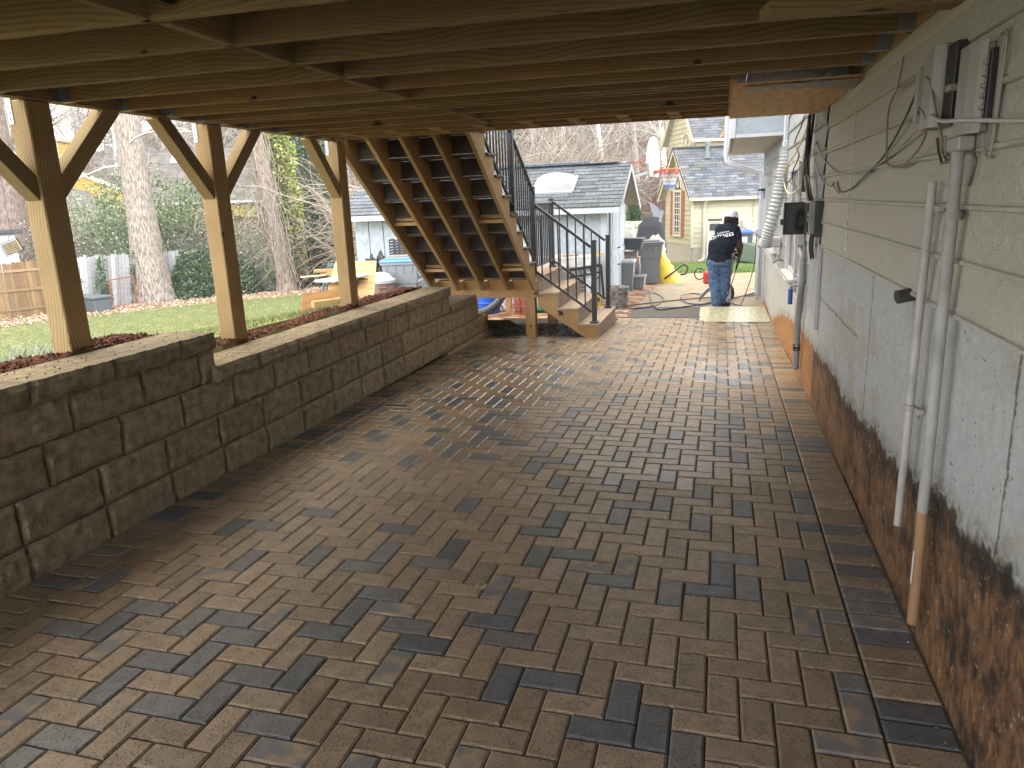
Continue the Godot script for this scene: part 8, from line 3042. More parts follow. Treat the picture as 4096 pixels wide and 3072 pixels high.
func add_leaves(mb: MB, centre: Vector3, rad: Vector3, n: int, L: float, W: float, cols: Array, shell := 0.5, clumps := 0) -> void:
	var cl := []
	for k in clumps:
		var u := Vector3(rng.randfn(0, 1), rng.randfn(0, 1), rng.randfn(0, 1)).normalized() * pow(rng.randf(), 0.45)
		cl.append(u)
	for k in n:
		var u := Vector3(rng.randfn(0, 1), rng.randfn(0, 1), rng.randfn(0, 1)).normalized() * pow(rng.randf(), shell)
		if clumps > 0: u = cl[rng.randi() % clumps] + Vector3(rng.randfn(0, 1), rng.randfn(0, 1), rng.randfn(0, 1)) * 0.17
		var p := centre + u * rad
		var y := (u + Vector3(rv(-1, 1), rv(-1, 1), rv(-1, 1))).normalized()
		var x := y.cross(Vector3(rv(-1, 1), rv(-1, 1), rv(-1, 1))).normalized()
		mb.col = pick(cols)
		var s := rv(0.7, 1.3)
		var m := p + y * L * 0.5 * s
		mb.tri3(p, m + x * W * s, p + y * L * s)
		mb.tri3(p, p + y * L * s, m - x * W * s + x.cross(y) * W * 0.6 * s)

func bramble(mb: MB, R: float, H: float, n: int, cols: Array, r := 0.012) -> void:
	for k in n:
		var a := rv(0, TAU); var b := rv(0, TAU)
		var p := Vector3(cos(a), 0, sin(a)) * R * sqrt(rng.randf()) * 0.8
		p.y = rv(0.0, 0.5) * H
		var d := Vector3(cos(b) * 0.7, rv(0.1, 1.3), sin(b) * 0.7).normalized()
		var L := rv(0.5, 1.1) * H
		var pts := [p]
		var q := p
		var bend := Vector3(rv(-1, 1), rv(-1.6, 0.3), rv(-1, 1)) * 0.20
		for s in 6:
			d = (d + bend + Vector3(rv(-1, 1), rv(-1, 1), rv(-1, 1)) * 0.22).normalized()
			q += d * L / 6.0
			pts.append(q)
		mb.col = pick(cols)
		mb.tube(pts, r * rv(0.6, 1.5), 3, r * 0.3, false)

func field(called: String, label: String, cat: String, mesh: Mesh, m: Material, xfs: Array) -> void:
	var mm := MultiMesh.new()
	mm.transform_format = MultiMesh.TRANSFORM_3D
	mm.mesh = mesh
	mm.instance_count = xfs.size()
	for i in xfs.size(): mm.set_instance_transform(i, xfs[i])
	var o := MultiMeshInstance3D.new()
	o.name = numbered(self, called)
	o.multimesh = mm
	o.material_override = m
	add_child(o, true)
	tag(o, label, cat)
	stuff(o)

func polar(a: float, d: float) -> Vector3:
	# a in degrees from straight ahead of the camera to the left
	var f := Vector3(-CAM_B.x, 0, -CAM_B.z).normalized()
	var v := f.rotated(Vector3.UP, deg_to_rad(a)) * d
	return Vector3(v.x, yard(v.x, v.z) if v.x < -2.6 else gy(v.z), v.z)

func scatter_leaves(n: int, sampler: Callable, size0: float, size1: float, cols: Array) -> Array:
	var items := []
	for k in n:
		var s: Array = sampler.call()
		items.append([s[0], s[1], rv(size0, size1), pick(cols)])
	return items

func build_trees() -> void:
	var barkc := [Color(0.46, 0.43, 0.39), Color(0.40, 0.37, 0.34), Color(0.50, 0.47, 0.43)]
	var pale := [Color(0.28, 0.24, 0.20), Color(0.33, 0.29, 0.25), Color(0.22, 0.19, 0.155), Color(0.38, 0.345, 0.30)]
	var lf := leaf_mesh(1.0, 0.42)
	# ---- the two big trunks and the leaning one
	var t := thing("pine_tree", "thick plated pine trunk beyond the tan fence, at the left edge", "tree", Vector3(-28.3, -1.7, -24.3))
	part("trunk", trunk_mesh(22.0, 0.66, Vector3(-0.05, 0, -0.02), Color(0.62, 0.52, 0.47), 4, 1.15), M.bark, t, false)
	var cr := MB.new()
	for k in 9: grow(cr, Vector3(-0.9, 9.0 + k * 1.3, -0.4), Vector3(rv(-1, 1), 0.2, rv(-1, 1)).normalized(), rv(2.5, 4.5), 0.10, 2, 0.03, 0.15, 3)
	part("crown", cr, M.twig, t, false)
	t = thing("oak_tree", "big pale grey barked trunk standing in front of the weathered fence", "tree", Vector3(-21.95, -1.78, -24.4))
	part("trunk", trunk_mesh(20.0, 0.52, Vector3(-0.004, 0, -0.01), Color(0.78, 0.74, 0.68), 8, 1.75), M.bark, t, false)
	cr = MB.new()
	cr.col = Color(0.44, 0.41, 0.37)
	grow(cr, Vector3(0.1, 6.0, 0.2), Vector3(0.8, 0.25, 0.3).normalized(), 3.6, 0.045, 2, 0.02, 0.22, 3)
	grow(cr, Vector3(-0.2, 5.3, 0.2), Vector3(-0.9, 0.1, 0.4).normalized(), 4.0, 0.04, 2, 0.0, 0.22, 3)
	for k in 8: grow(cr, Vector3(0, 9.0 + k * 1.2, 0), Vector3(rv(-1, 1), 0.4, rv(-1, 1)).normalized(), rv(4, 6), 0.14, 2, 0.04, 0.2, 3)
	part("crown", cr, M.twig, t, false)
	# vine wrapped leaning trunk
	t = thing("vine_tree", "leaning trunk wrapped in bare tan vines beside the ivy column", "tree", Vector3(-17.1, -1.68, -26.5))
	part("trunk", trunk_mesh(15.0, 0.30, Vector3(-0.205, 0, -0.13), Color(0.66, 0.58, 0.50), 15, 1.5, 14), M.bark, t, false)
	var vn := MB.new()
	for k in 200:
		var y0 := rv(0.0, 7.5)
		var pts := []
		var a := rv(0, TAU)
		var off := rv(0.28, 0.50)
		for s in 8:
			var y := y0 + s * rv(0.25, 0.4) - (rv(0.0, 2.2) if k % 4 == 0 and s > 5 else 0.0)
			a += rv(-0.35, 0.35)
			off += rv(-0.05, 0.055)
			pts.append(Vector3(cos(a) * off - 0.205 * y, y, sin(a) * off - 0.13 * y))
		vn.col = pick([Color(0.34, 0.28, 0.21), Color(0.40, 0.34, 0.27), Color(0.27, 0.215, 0.16)])
		vn.tube(pts, rv(0.010, 0.024), 3, 0.006, false)
	for k in 80:
		var y := rv(1.5, 8.0)
		var p := Vector3(-0.205 * y + rv(-0.3, 0.2), y, -0.13 * y + 0.25)
		var pts := [p]
		var d := Vector3(rv(-1.0, 0.3), rv(-0.4, 0.6), rv(-0.3, 0.6)).normalized()
		for s in 7:
			d = (d + Vector3(rv(-1, 1) * 0.35, -0.22, rv(-1, 1) * 0.35)).normalized()
			p += d * rv(0.16, 0.30)
			pts.append(p)
		vn.tube(pts, 0.012, 3, 0.005, false)
	part("vines", vn, M.twig, t, false)
	# bright ivy column
	var ivy := thing("ivy_column", "tall column of bright yellow green ivy on a trunk", "ivy", Vector3(-17.75, -1.7, -28.2))
	part("trunk", trunk_mesh(13.0, 0.28, Vector3(-0.075, 0, -0.05), Color(0.40, 0.33, 0.27), 16, 1.4, 12), M.bark, ivy, false)
	var lum := [Color(0.30, 0.33, 0.06), Color(0.40, 0.42, 0.10), Color(0.22, 0.27, 0.05), Color(0.48, 0.48, 0.16), Color(0.15, 0.20, 0.045)]
	var nn := noise(FastNoiseLite.TYPE_SIMPLEX_SMOOTH, 0.7, 71, 3)
	var items := scatter_leaves(11000, func() -> Array:
		var y := lerpf(0.3, 9.5, rng.randf())
		var a := rv(0, TAU)
		var r := (0.62 + 0.34 * nn.get_noise_3d(cos(a) * 1.5, y, sin(a) * 1.5)) * (0.75 + 0.25 * smoothstep(0.5, 3.5, y)) * pow(rng.randf(), 0.25)
		var o := Vector3(cos(a), 0.1, sin(a))
		return [ivy.position + Vector3(-0.075 * y, y, -0.05 * y) + o * r, o], 0.09, 0.17, lum)
	for i in items.size():
		var y: float = items[i][0].y + 1.7
		if y < 3.2 and rng.randf() < (3.6 - y) * 0.32: items[i][3] = pick([Color(0.34, 0.24, 0.16), Color(0.26, 0.18, 0.12), Color(0.44, 0.33, 0.23)])
	leaf_mass("ivy_leaves", ivy, items, lf, M.leaf)
	var hang := MB.new()
	for k in 90:
		var a := rv(0, TAU); var y := rv(0.0, 3.4)
		var p := Vector3(cos(a) * rv(0.4, 1.0) - 0.07 * y, y, sin(a) * rv(0.4, 1.0))
		var pts := [p]
		for s in 5:
			p += Vector3(rv(-0.15, 0.15), rv(-0.3, 0.05), rv(-0.15, 0.15))
			if p.y < 0.0: p.y = 0.02
			pts.append(p)
		hang.col = pick([Color(0.40, 0.29, 0.20), Color(0.50, 0.40, 0.30)])
		hang.tube(pts, 0.012, 3, 0.005, false)
	part("dead_vines", hang, M.twig, ivy, false)
	# darker ivy tree behind the third post
	ivy = thing("ivy_tree", "dark green ivy clad tree behind the third deck post", "ivy", Vector3(-17.75, -1.7, -30.4))
	part("trunk", trunk_mesh(13.0, 0.3, Vector3(-0.06, 0, -0.05), Color(0.35, 0.30, 0.26), 17, 1.3, 12), M.bark, ivy, false)
	var dk := [Color(0.045, 0.085, 0.035), Color(0.07, 0.12, 0.05), Color(0.11, 0.16, 0.07), Color(0.03, 0.06, 0.03), Color(0.20, 0.26, 0.15)]
	items = scatter_leaves(11000, func() -> Array:
		var y := lerpf(0.0, 9.5, rng.randf())
		var a := rv(0, TAU)
		var r := (1.0 + 0.5 * nn.get_noise_3d(cos(a) * 1.5 + 5.0, y, sin(a) * 1.5)) * pow(rng.randf(), 0.3)
		var o := Vector3(cos(a), 0.1, sin(a))
		return [ivy.position + Vector3(-0.06 * y, y, -0.05 * y) + o * r, o], 0.10, 0.18, dk)
	leaf_mass("ivy_leaves", ivy, items, lf, M.leaf)
	# ivy swallowing the end of the weathered fence, and strands on its boards
	var im := thing("ivy_mound", "dense dark ivy mound covering the end of the weathered fence", "ivy", Vector3(-20.6, -1.8, -25.9))
	items = scatter_leaves(9000, func() -> Array:
		var f := rng.randf()
		var b := Vector3(lerpf(-21.7, -18.6, f), 0, lerpf(-25.3, -26.6, f))
		var h := (2.05 + 0.35 * nn.get_noise_2d(f * 6.0, 1.0)) * (1.0 - 0.35 * smoothstep(0.55, 1.0, f)) * (0.35 + 0.65 * smoothstep(0.0, 0.2, f))
		var y := h * rng.randf()
		var out := Vector3(0.4, 0.3, 0.9).normalized()
		return [Vector3(b.x, yard(b.x, b.z) + y, b.z) + out * (rv(0.0, 0.45) + 0.18 * nn.get_noise_3d(f * 8.0, y * 2.0, 0.0)), out], 0.08, 0.15, dk + [Color(0.16, 0.20, 0.08)])
	leaf_mass("ivy_leaves", im, items, lf, M.leaf)
	var strands := thing("fence_ivy", "strands of dark ivy climbing the boards of the weathered fence", "ivy", Vector3(-22.3, -1.75, -23.5))
	items = []
	var stm := MB.new()
	for k in 15:
		var f := rv(0.02, 0.95)
		var b := Vector2(-23.0, -21.6).lerp(Vector2(-21.2, -26.9), f)
		var y := 0.05
		var pts := []
		var steps := int(rv(8, 26))
		var base := Vector3(b.x + 0.05, 0, b.y + 0.03)
		for s in steps:
			base += Vector3(rv(-0.02, 0.03), 0, rv(-0.045, 0.045))
			y += 0.08
			var p := Vector3(base.x, yard(base.x, base.z) + y, base.z)
			pts.append(p)
			for q in 5: items.append([p + Vector3(rv(0.0, 0.06), rv(-0.06, 0.06), rv(-0.10, 0.10)), Vector3(0.9, 0.1, 0.4), rv(0.07, 0.13), pick(dk)])
		stm.col = Color(0.12, 0.10, 0.06)
		stm.tube(pts, 0.008, 3, 0.004, false)
	part("stems", stm, M.twig, strands)
	leaf_mass("ivy_leaves", strands, items, lf, M.leaf)

	# ---- shrubs behind the fences: three kinds, each copied
	var kinds := []
	var grn := [Color(0.12, 0.17, 0.07), Color(0.19, 0.25, 0.11), Color(0.26, 0.31, 0.15), Color(0.09, 0.13, 0.06)]
	var dull := [Color(0.26, 0.25, 0.17), Color(0.32, 0.29, 0.22), Color(0.20, 0.20, 0.13), Color(0.36, 0.32, 0.26)]
	for kd in 3:
		var tw := MB.new()
		for k in (30 if kd == 0 else 46):
			tw.col = pick(pale)
			grow(tw, Vector3(rv(-0.7, 0.7), 0, rv(-0.7, 0.7)), Vector3(rv(-0.7, 0.7), 1.0, rv(-0.7, 0.7)).normalized(), rv(1.4, 2.6), 0.022, 2, 0.02, 0.22, 3)
		var lv := MB.new()
		if kd == 0: add_leaves(lv, Vector3(0, 2.0, 0), Vector3(1.6, 2.1, 1.6), 5200, 0.12, 0.04, grn, 0.5, 42)
		elif kd == 1: add_leaves(lv, Vector3(0, 1.8, 0), Vector3(1.8, 1.9, 1.8), 2600, 0.09, 0.028, dull, 0.5, 30)
		else: add_leaves(lv, Vector3(0, 1.8, 0), Vector3(1.8, 1.9, 1.8), 1500, 0.10, 0.03, grn + dull, 0.5, 26)
		kinds.append([tw.mesh(), lv.mesh()])
	var kind_names := ["green_shrub", "dull_shrub", "twiggy_shrub"]
	var kind_labels := ["bushy mid green evergreen shrub beyond the back fence", "grey brown thorny shrub with dull small leaves beyond the back fence", "bare twiggy shrub with sparse leaves at the edge of the yard"]
	var spots := [[0, -24.4, -25.6, 1.00], [0, -23.5, -27.2, 0.93], [0, -23.2, -29.0, 1.11], [1, -26.2, -24.6, 1.11], [1, -25.4, -26.4, 1.18], [1, -22.8, -28.2, 1.11], [1, -21.6, -28.8, 1.00], [1, -20.4, -28.2, 0.89], [2, -26.8, -26.6, 1.18], [2, -22.0, -27.5, 1.00], [2, -19.9, -29.4, 1.11], [2, -18.9, -27.6, 0.67], [1, -18.7, -28.3, 0.63], [0, -18.0, -27.3, 0.46], [1, -27.0, -21.8, 0.81], [2, -28.2, -27.0, 1.33], [1, -24.6, -30.0, 1.41], [2, -21.0, -31.0, 1.26], [0, -13.4, -31.5, 0.96], [2, -12.6, -28.5, 0.81], [0, -26.9, -29.5, 1.33]]
	var proto := {}
	for s in spots:
		var kd: int = s[0]
		var at := Vector3(s[1], yard(s[1], s[2]) - 0.05, s[2])
		if not proto.has(kd):
			var o := thing(kind_names[kd], kind_labels[kd], "shrub", at, rv(0, 6), "shrubs beyond the back fence")
			part("stems", kinds[kd][0], M.twig, o, false)
			stuff(part("foliage", kinds[kd][1], M.leaf, o, false))
			o.scale = Vector3.ONE * float(s[3])
			proto[kd] = o
		else:
			copy_of(proto[kd], kind_names[kd], at, rv(0, 6), "", s[3])

	# ---- bare woods: a few different trees, copied
	var protos := []
	for k in 4:
		var tr := MB.new()
		tr.col = pick([Color(0.42, 0.38, 0.33), Color(0.48, 0.44, 0.39)])
		var H := rv(11.0, 15.0)
		var pts := []
		var q := Vector3.ZERO
		for s in 8:
			pts.append(q)
			q += Vector3(rv(-0.3, 0.3), H / 7.0, rv(-0.3, 0.3))
		tr.tube(pts, 0.17, 7, 0.05, false)
		var br := MB.new()
		for j in 22:
			var f := rv(0.12, 1.0)
			var p: Vector3 = pts[clampi(int(f * 7), 1, 7)]
			br.col = pick(pale)
			grow(br, p, Vector3(rv(-1, 1), rv(0.1, 0.9), rv(-1, 1)).normalized(), rv(1.6, 4.2) * (1.2 - 0.5 * f), 0.05, 2, 0.03, 0.22, 4)
		protos.append([tr.mesh(), br.mesh()])
	# trees one can tell apart
	var named := [[9.6, 41.0, 0, 1.1], [8.0, 37.5, 1, 0.9], [10.0, 42.0, 2, 1.1], [6.0, 45.0, 3, 1.2], [33.0, 44.0, 0, 1.0], [36.0, 50.0, 1, 1.4], [41.0, 47.0, 2, 1.2], [44.0, 38.0, 3, 1.1], [40.0, 42.0, 1, 0.9], [49.0, 44.0, 0, 1.3], [53.0, 40.0, 2, 1.2], [27.0, 56.0, 3, 1.3]]
	var first := []
	for k in 4: first.append(null)
	for nt in named:
		var p := polar(nt[0], nt[1])
		var k: int = nt[2]
		if first[k] == null:
			var o := thing("bare_tree", "leafless pale grey tree in the woods behind the yard", "tree", p, rv(0, 6), "bare trees in the woods")
			part("trunk", protos[k][0], M.twig, o, false)
			part("crown", protos[k][1], M.twig, o, false)
			o.scale = Vector3.ONE * float(nt[3])
			first[k] = o
		else: copy_of(first[k], "bare_tree", p, rv(0, 6), "", nt[3])
	# the mass of the wood behind them
	var all := []
	for k in 4:
		var x1 := []
		for j in 34:
			var a := rv(-14.0, 64.0); var d := rv(46.0, 80.0)
			if a > 17.0 and a < 38.0: d = rv(60.0, 85.0)
			if a < 9.0 and a > -14.0: d = rv(44.0, 70.0)
			var p := polar(a, d)
			x1.append(Transform3D(Basis(Vector3.UP, rv(0, 6)).scaled(Vector3.ONE * rv(0.9, 1.6)), p))
		field("far_wood", "mass of bare grey trees filling the wood behind the houses", "woods", _merge_mesh(protos[k]), M.twig, x1)
	# tangled thicket behind the shed
	var tangle := MB.new()
	bramble(tangle, 2.2, 3.6, 230, [Color(0.27, 0.20, 0.145), Color(0.33, 0.265, 0.20), Color(0.20, 0.15, 0.11), Color(0.38, 0.33, 0.27)], 0.018)
	var tm := tangle.mesh()
	var xs := []
	for j in 60:
		var a := rv(-6.0, 9.0); var d := rv(27.0, 46.0)
		if a < 6.5 and d < 39.0: d = rv(39.0, 48.0)
		var p := polar(a, d)
		xs.append(Transform3D(Basis(Vector3.UP, rv(0, 6)).scaled(Vector3.ONE * rv(0.9, 1.5)), p + Vector3(0, (d - 27.0) * 0.10, 0)))
	for j in 22:
		var a := rv(36.0, 56.0); var d := rv(46.0, 56.0)
		xs.append(Transform3D(Basis(Vector3.UP, rv(0, 6)).scaled(Vector3.ONE * rv(0.6, 1.1)), polar(a, d)))
	field("thicket", "tangled tan brambles and vines of the thicket behind the shed", "thicket", tm, M.twig, xs)
	# rising ground of the wood
	var hill := MB.new()
	hill.col = Color(0.30, 0.22, 0.16)
	for k in 24:
		var a0 := -16.0 + 3.6 * k; var a1 := a0 + 3.6
		for r in 5:
			var d0: float = [34.0, 44.0, 56.0, 72.0, 95.0][r]; var d1: float = [44.0, 56.0, 72.0, 95.0, 130.0][r]
			var h0: float = [-0.6, 1.2, 3.0, 5.5, 9.0][r]; var h1: float = [1.2, 3.0, 5.5, 9.0, 14.0][r]
			var p0 := polar(a0, d0); var p1 := polar(a1, d0); var p2 := polar(a1, d1); var p3 := polar(a0, d1)
			var s0 := (1.7 if a0 < 14.0 else 1.2) if a0 < 26.0 else maxf(0.25, 1.0 - (a0 - 26.0) / 20.0); var s1 := (1.7 if a1 < 14.0 else 1.2) if a1 < 26.0 else maxf(0.25, 1.0 - (a1 - 26.0) / 20.0)
			p0.y = -1.4 + h0 * s0; p1.y = -1.4 + h0 * s1; p2.y = -1.4 + h1 * s1; p3.y = -1.4 + h1 * s0
			hill.quad(p1, p0, p3, p2, Vector2(p1.x, p1.z), Vector2(p0.x, p0.z), Vector2(p3.x, p3.z), Vector2(p2.x, p2.z))
	hill.smooth(0.01)
	struct("wooded_hill", hill, M.litter)
	# evergreens showing between the bare trees
	var ev := MB.new()
	ev.col = Color(0.25, 0.20, 0.16)
	ev.tube([Vector3.ZERO, Vector3(0.1, 6, 0), Vector3(0, 13, 0.2)], 0.16, 6, 0.04, false)
	var evl := MB.new()
	for k in 46:
		var y := lerpf(2.5, 12.6, rng.randf())
		var a := rv(0, TAU); var r := (13.5 - y) * 0.24 * sqrt(rng.randf())
		var c := Vector3(cos(a) * r, y, sin(a) * r)
		add_leaves(evl, c, Vector3(0.75, 0.42, 0.75), 70, 0.30, 0.028, [Color(0.07, 0.12, 0.045), Color(0.11, 0.17, 0.06), Color(0.16, 0.22, 0.08), Color(0.05, 0.085, 0.035)], 0.4)
	var ep: Node3D = null
	for s in [[-1.0, 48.0, 1.1], [0.8, 52.0, 1.2], [3.0, 50.0, 1.3], [6.0, 56.0, 1.4], [8.5, 52.0, 1.3], [11.0, 56.0, 1.3], [42.0, 52.0, 1.2], [44.5, 58.0, 1.4], [55.0, 47.0, 1.2], [13.0, 54.0, 1.1], [16.0, 52.0, 1.2], [20.0, 68.0, 1.3], [26.0, 70.0, 1.3], [33.0, 66.0, 1.2], [47.0, 55.0, 1.3], [51.0, 60.0, 1.4], [39.0, 60.0, 1.4], [57.0, 50.0, 1.2]]:
		if ep == null:
			ep = thing("evergreen_tree", "dark green pine standing among the bare trees", "tree", polar(s[0], s[1]), 0.0, "evergreens in the woods")
			part("trunk", ev, M.twig, ep, false)
			stuff(part("crown", evl, M.leaf, ep, false))
			ep.scale = Vector3.ONE * float(s[2])
		else: copy_of(ep, "evergreen_tree", polar(s[0], s[1]), rv(0, 6), "", s[2])
	label_by_place("bare_tree", "leafless pale grey tree in the woods, %s from the left")
	label_by_place("evergreen_tree", "dark green pine among the bare trees, %s from the left")
	label_by_place("green_shrub", "bushy mid green evergreen shrub beyond the fence, %s from the left")
	label_by_place("dull_shrub", "grey brown small leaved shrub beyond the fence, %s from the left")
	label_by_place("twiggy_shrub", "bare twiggy shrub at the yard edge, %s from the left")
	# bright young pine above the thicket, left of the cream house
	var yp := thing("young_pine", "bright yellow green young pine left of the cream house roof", "tree", polar(4.6, 43.0))
	var st := MB.new()
	st.col = Color(0.30, 0.25, 0.20)
	st.tube([Vector3.ZERO, Vector3(0, 7.8, 0)], 0.10, 6, 0.03, false)
	part("trunk", st, M.twig, yp, false)
	st = MB.new()
	for k in 26:
		var y := lerpf(3.6, 8.0, rng.randf())
		var a := rv(0, TAU); var r := 0.4 + 1.3 * rng.randf() * (8.6 - y) / 4.0
		add_leaves(st, Vector3(cos(a) * r, y, sin(a) * r), Vector3(0.6, 0.4, 0.6), 90, 0.30, 0.03, [Color(0.30, 0.42, 0.08), Color(0.38, 0.48, 0.14), Color(0.20, 0.30, 0.07)], 0.4)
	stuff(part("crown", st, M.leaf, yp, false))
	# slim dark cypress by the pale fence
	var cy := thing("cypress", "slim dark green cypress standing behind the pale rail fence", "tree", Vector3(-3.48, -1.0, -31.0))
	st = MB.new()
	add_leaves(st, Vector3(0, 1.5, 0), Vector3(0.26, 1.25, 0.26), 2600, 0.12, 0.025, [Color(0.05, 0.10, 0.04), Color(0.08, 0.14, 0.06), Color(0.035, 0.07, 0.03)], 0.6)
	stuff(part("foliage", st, M.leaf, cy, false))

# trees of one kind are told apart by their order across the picture
func label_by_place(called: String, text: String) -> void:
	var l := []
	for o in get_children():
		if String(o.name).begins_with(called) and o.has_meta("group"):
			var q: Vector3 = o.position - Vector3(0, 1.55, 0)
			l.append([q.dot(CAM_R) / maxf(-q.dot(CAM_B), 0.1), o])
	l.sort_custom(func(a, b): return a[0] < b[0])
	var words := ["first", "second", "third", "fourth", "fifth", "sixth", "seventh", "eighth", "ninth", "tenth", "eleventh", "twelfth", "thirteenth", "fourteenth", "fifteenth", "sixteenth", "seventeenth", "eighteenth", "nineteenth"]
	for i in l.size(): l[i][1].set_meta("label", text % (words[i] if i < l.size() - 1 else "last"))

func _merge_mesh(pair: Array) -> ArrayMesh:
	var s := SurfaceTool.new()
	s.append_from(pair[0], 0, Transform3D())
	s.append_from(pair[1], 0, Transform3D())
	return s.commit()
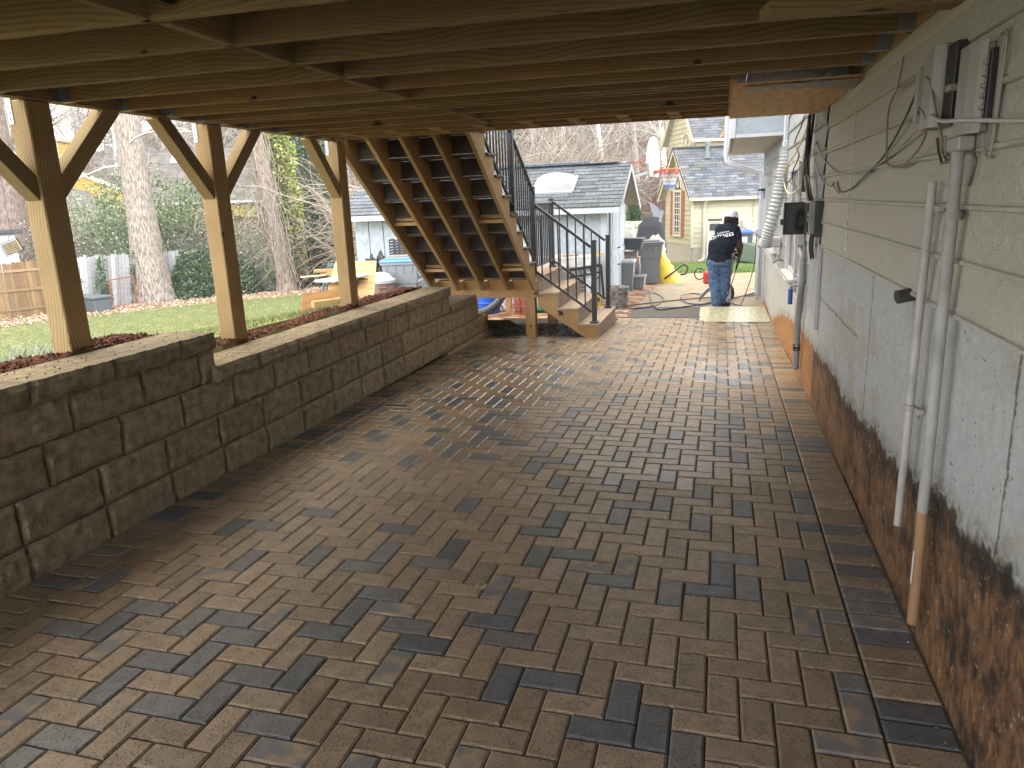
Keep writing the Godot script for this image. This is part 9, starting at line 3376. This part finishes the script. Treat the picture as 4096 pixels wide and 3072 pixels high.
# ---------------------------------------------------------------- slab, hoses, gravel and small litter
func build_small() -> void:
	var mb := MB.new()
	mb.col = Color(0.62, 0.62, 0.57)
	mb.box(xf(Vector3(0.213, gy(-11.4) - 0.031, -11.40), 0.012, 0.028), Vector3(1.0, 0.09, 1.54), 0.008)
	solo("door_slab", mb, M.slab, "pale wet concrete slab between the pavers and the house corner", "slab")
	# asphalt like wet gravel strip beside the slab
	mb = MB.new()
	mb.col = Color(0.60, 0.60, 0.62)
	sheet(mb, -1.6, -0.27, -11.16, -12.5, 8, 8, func(x, z): return gy(z) + 0.006)
	struct("gravel_path", mb, M.gravel)
	# dark gravel under the steps
	mb = MB.new()
	var nn := noise(FastNoiseLite.TYPE_SIMPLEX_SMOOTH, 6.0, 44, 3)
	sheet(mb, -3.2, -1.5, -9.36, -9.95, 40, 14, func(x, z): return gy(z) - 0.01 + 0.09 * smoothstep(-9.36, -9.55, z) * smoothstep(-9.98, -9.7, z) + 0.02 * nn.get_noise_2d(x, z))
	mb.col = Color(0.35, 0.34, 0.33)
	struct("gravel_bed", mb, M.gravel)
	var st := MB.new()
	for k in 1500:
		var x := rv(-3.1, -1.5); var z := rv(-9.95, -9.37)
		var s := rv(0.010, 0.028)
		var g := rv(0.02, 0.13) if rng.randf() < 0.8 else rv(0.2, 0.4)
		st.col = Color(g, g * 0.98, g * 0.95)
		var y := gy(z) - 0.008 + 0.09 * smoothstep(-9.36, -9.55, z) * smoothstep(-9.98, -9.7, z) + 0.02 * nn.get_noise_2d(x, z)
		st.box(xf(Vector3(x, y + s * 0.2, z), rv(0, 6), rv(0, 6), rv(0, 6)), Vector3(s * 1.5, s * 0.8, s), s * 0.25)
	var gs := solo("gravel_stones", st, M.plastic, "loose dark and white stones under the bottom steps", "gravel")
	stuff(gs)
	# bare red earth around the shed and under the landing
	mb = MB.new()
	mb.col = Color(0.58, 0.55, 0.52)
	sheet(mb, -4.6, -2.605, -9.9, -13.3, 20, 30, func(x, z): return yard(x, z) + 0.004)
	struct("bare_earth", mb, M.earth)
	mb = MB.new()
	mb.col = Color(0.58, 0.55, 0.52)
	sheet(mb, -2.61, -1.35, -11.16, -17.4, 12, 40, func(x, z): return gy(z) + 0.008 + 0.03 * nn.get_noise_2d(x * 0.5, z * 0.5))
	struct("bare_earth", mb, M.earth)
	mb = MB.new()
	mb.col = Color(0.42, 0.50, 0.22)
	sheet(mb, -2.6, 3.0, -21.5, -27.0, 20, 14, func(x, z): return gy(z) + 0.012)
	struct("grass_strip", mb, M.lawn)
	var items := []
	for k in 9000:
		var x := rv(-2.5, 1.6); var z := rv(-27.2, -21.4 - 0.4 * nn.get_noise_2d(x * 0.2, 0.0))
		items.append([Vector3(x, gy(z), z), Vector3.UP * 3.0, rv(0.06, 0.13), pick([Color(0.10, 0.17, 0.03), Color(0.15, 0.23, 0.05), Color(0.20, 0.27, 0.08)])])
	var blade := MB.new()
	blade.tri3(Vector3(-0.12, 0, 0), Vector3(0.12, 0, 0), Vector3(0.05, 1, 0.1))
	blade.tri3(Vector3(0.1, 0, -0.1), Vector3(0.3, 0, 0.03), Vector3(0.4, 0.8, 0.0))
	tag(leaf_mass("grass", self, items, blade.mesh(), M.leaf), "bright green grass strip along the cream house", "grass")
	# hoses of the pressure washer
	for c in [["pressure_hose", "long black pressure hose looping over the wet gravel", [Vector3(-0.15, 0.0, -13.0), Vector3(-0.35, 0.0, -12.65), Vector3(-0.75, 0.0, -12.2), Vector3(-0.95, 0.0, -12.05), Vector3(-1.10, 0.02, -12.6), Vector3(-1.22, 0.10, -13.4), Vector3(-1.20, 0.06, -14.0), Vector3(-1.0, 0.0, -13.7), Vector3(-1.02, 0.0, -12.75), Vector3(-1.25, 0.0, -12.25), Vector3(-1.6, 0.0, -12.05), Vector3(-1.9, 0.0, -12.1)], 0.011, Color(0.02, 0.025, 0.045)],
		["blue_hose", "dark blue hose running back towards the red machine", [Vector3(0.02, 0.02, -12.9), Vector3(-0.25, 0.0, -12.75), Vector3(-0.55, 0.0, -13.0), Vector3(-0.68, 0.03, -13.8), Vector3(-0.5, 0.0, -14.5), Vector3(-0.35, 0.0, -14.3)], 0.011, Color(0.02, 0.05, 0.11)],
		["supply_hose", "black hose lying from the steps towards the machine", [Vector3(-1.6, 0.0, -12.5), Vector3(-1.2, 0.0, -12.9), Vector3(-0.7, 0.0, -13.4), Vector3(-0.3, 0.0, -13.7), Vector3(0.0, 0.0, -13.8)], 0.010, Color(0.02, 0.022, 0.03)],
		["drain_hose", "dark hose from the machine to the house corner", [Vector3(0.18, 0.0, -13.6), Vector3(0.35, 0.0, -13.9), Vector3(0.52, 0.02, -14.1), Vector3(0.60, 0.06, -14.0)], 0.012, Color(0.05, 0.08, 0.12)]]:
		var pts := []
		for p in c[2]: pts.append(Vector3(p.x, gy(p.z) + p.y + 0.018, p.z))
		cable(c[0], c[1], pts, c[3], c[4], "hose")
	# dry leaves and crumbs on the pavers
	var dl := [[-0.93, -2.62, 0.05, "curled dry leaf on a charcoal paver in the foreground"], [-0.78, -7.15, 0.04, "small brown leaf on the wet pavers in front of the steps"], [-1.02, -8.60, 0.035, "tiny leaf near the bottom step"], [0.02, -7.45, 0.02, "dark speck of leaf on a grey paver by the border"]]
	for d in dl:
		var l := MB.new()
		l.col = Color(0.34, 0.28, 0.20)
		var s: float = d[2]
		var o := Vector3(d[0], gy(d[1]) + 0.004, d[1])
		for k in 5:
			var a := 0.4 + k * 0.5
			l.quad(o + Vector3(-s * 0.5 + s * 0.2 * k, 0.002 + 0.3 * s * absf(k - 2.0) * 0.5, -s * 0.3), o + Vector3(-s * 0.3 + s * 0.2 * k, 0.002 + 0.3 * s * absf(k - 1.0) * 0.5, -s * 0.35), o + Vector3(-s * 0.3 + s * 0.2 * k, 0.006 + 0.2 * s * a * 0.5, s * 0.3), o + Vector3(-s * 0.5 + s * 0.2 * k, 0.002 + 0.2 * s * a * 0.4, s * 0.35))
		solo("dry_leaf", l, M.leaf, d[3], "leaf")
	var cr := MB.new()
	for k in 500:
		var z := rv(-9.0, -2.0); var x := rv(-2.8, 0.70)
		if k % 2: x = 0.70 - absf(rng.randfn(0.0, 0.03))
		var s := rv(0.0015, 0.0045)
		var g := rv(0.18, 0.38)
		cr.col = Color(g, g * 0.9, g * 0.72)
		cr.box(xf(Vector3(x, gy(z) + s * 0.4, z), rv(0, 6), rv(0, 6)), Vector3(s * 1.4, s, s))
	stuff(solo("paver_grit", cr, M.plastic, "grains of sand and grit scattered over the pavers", "grit"))
	# printed grade stamps on two joists
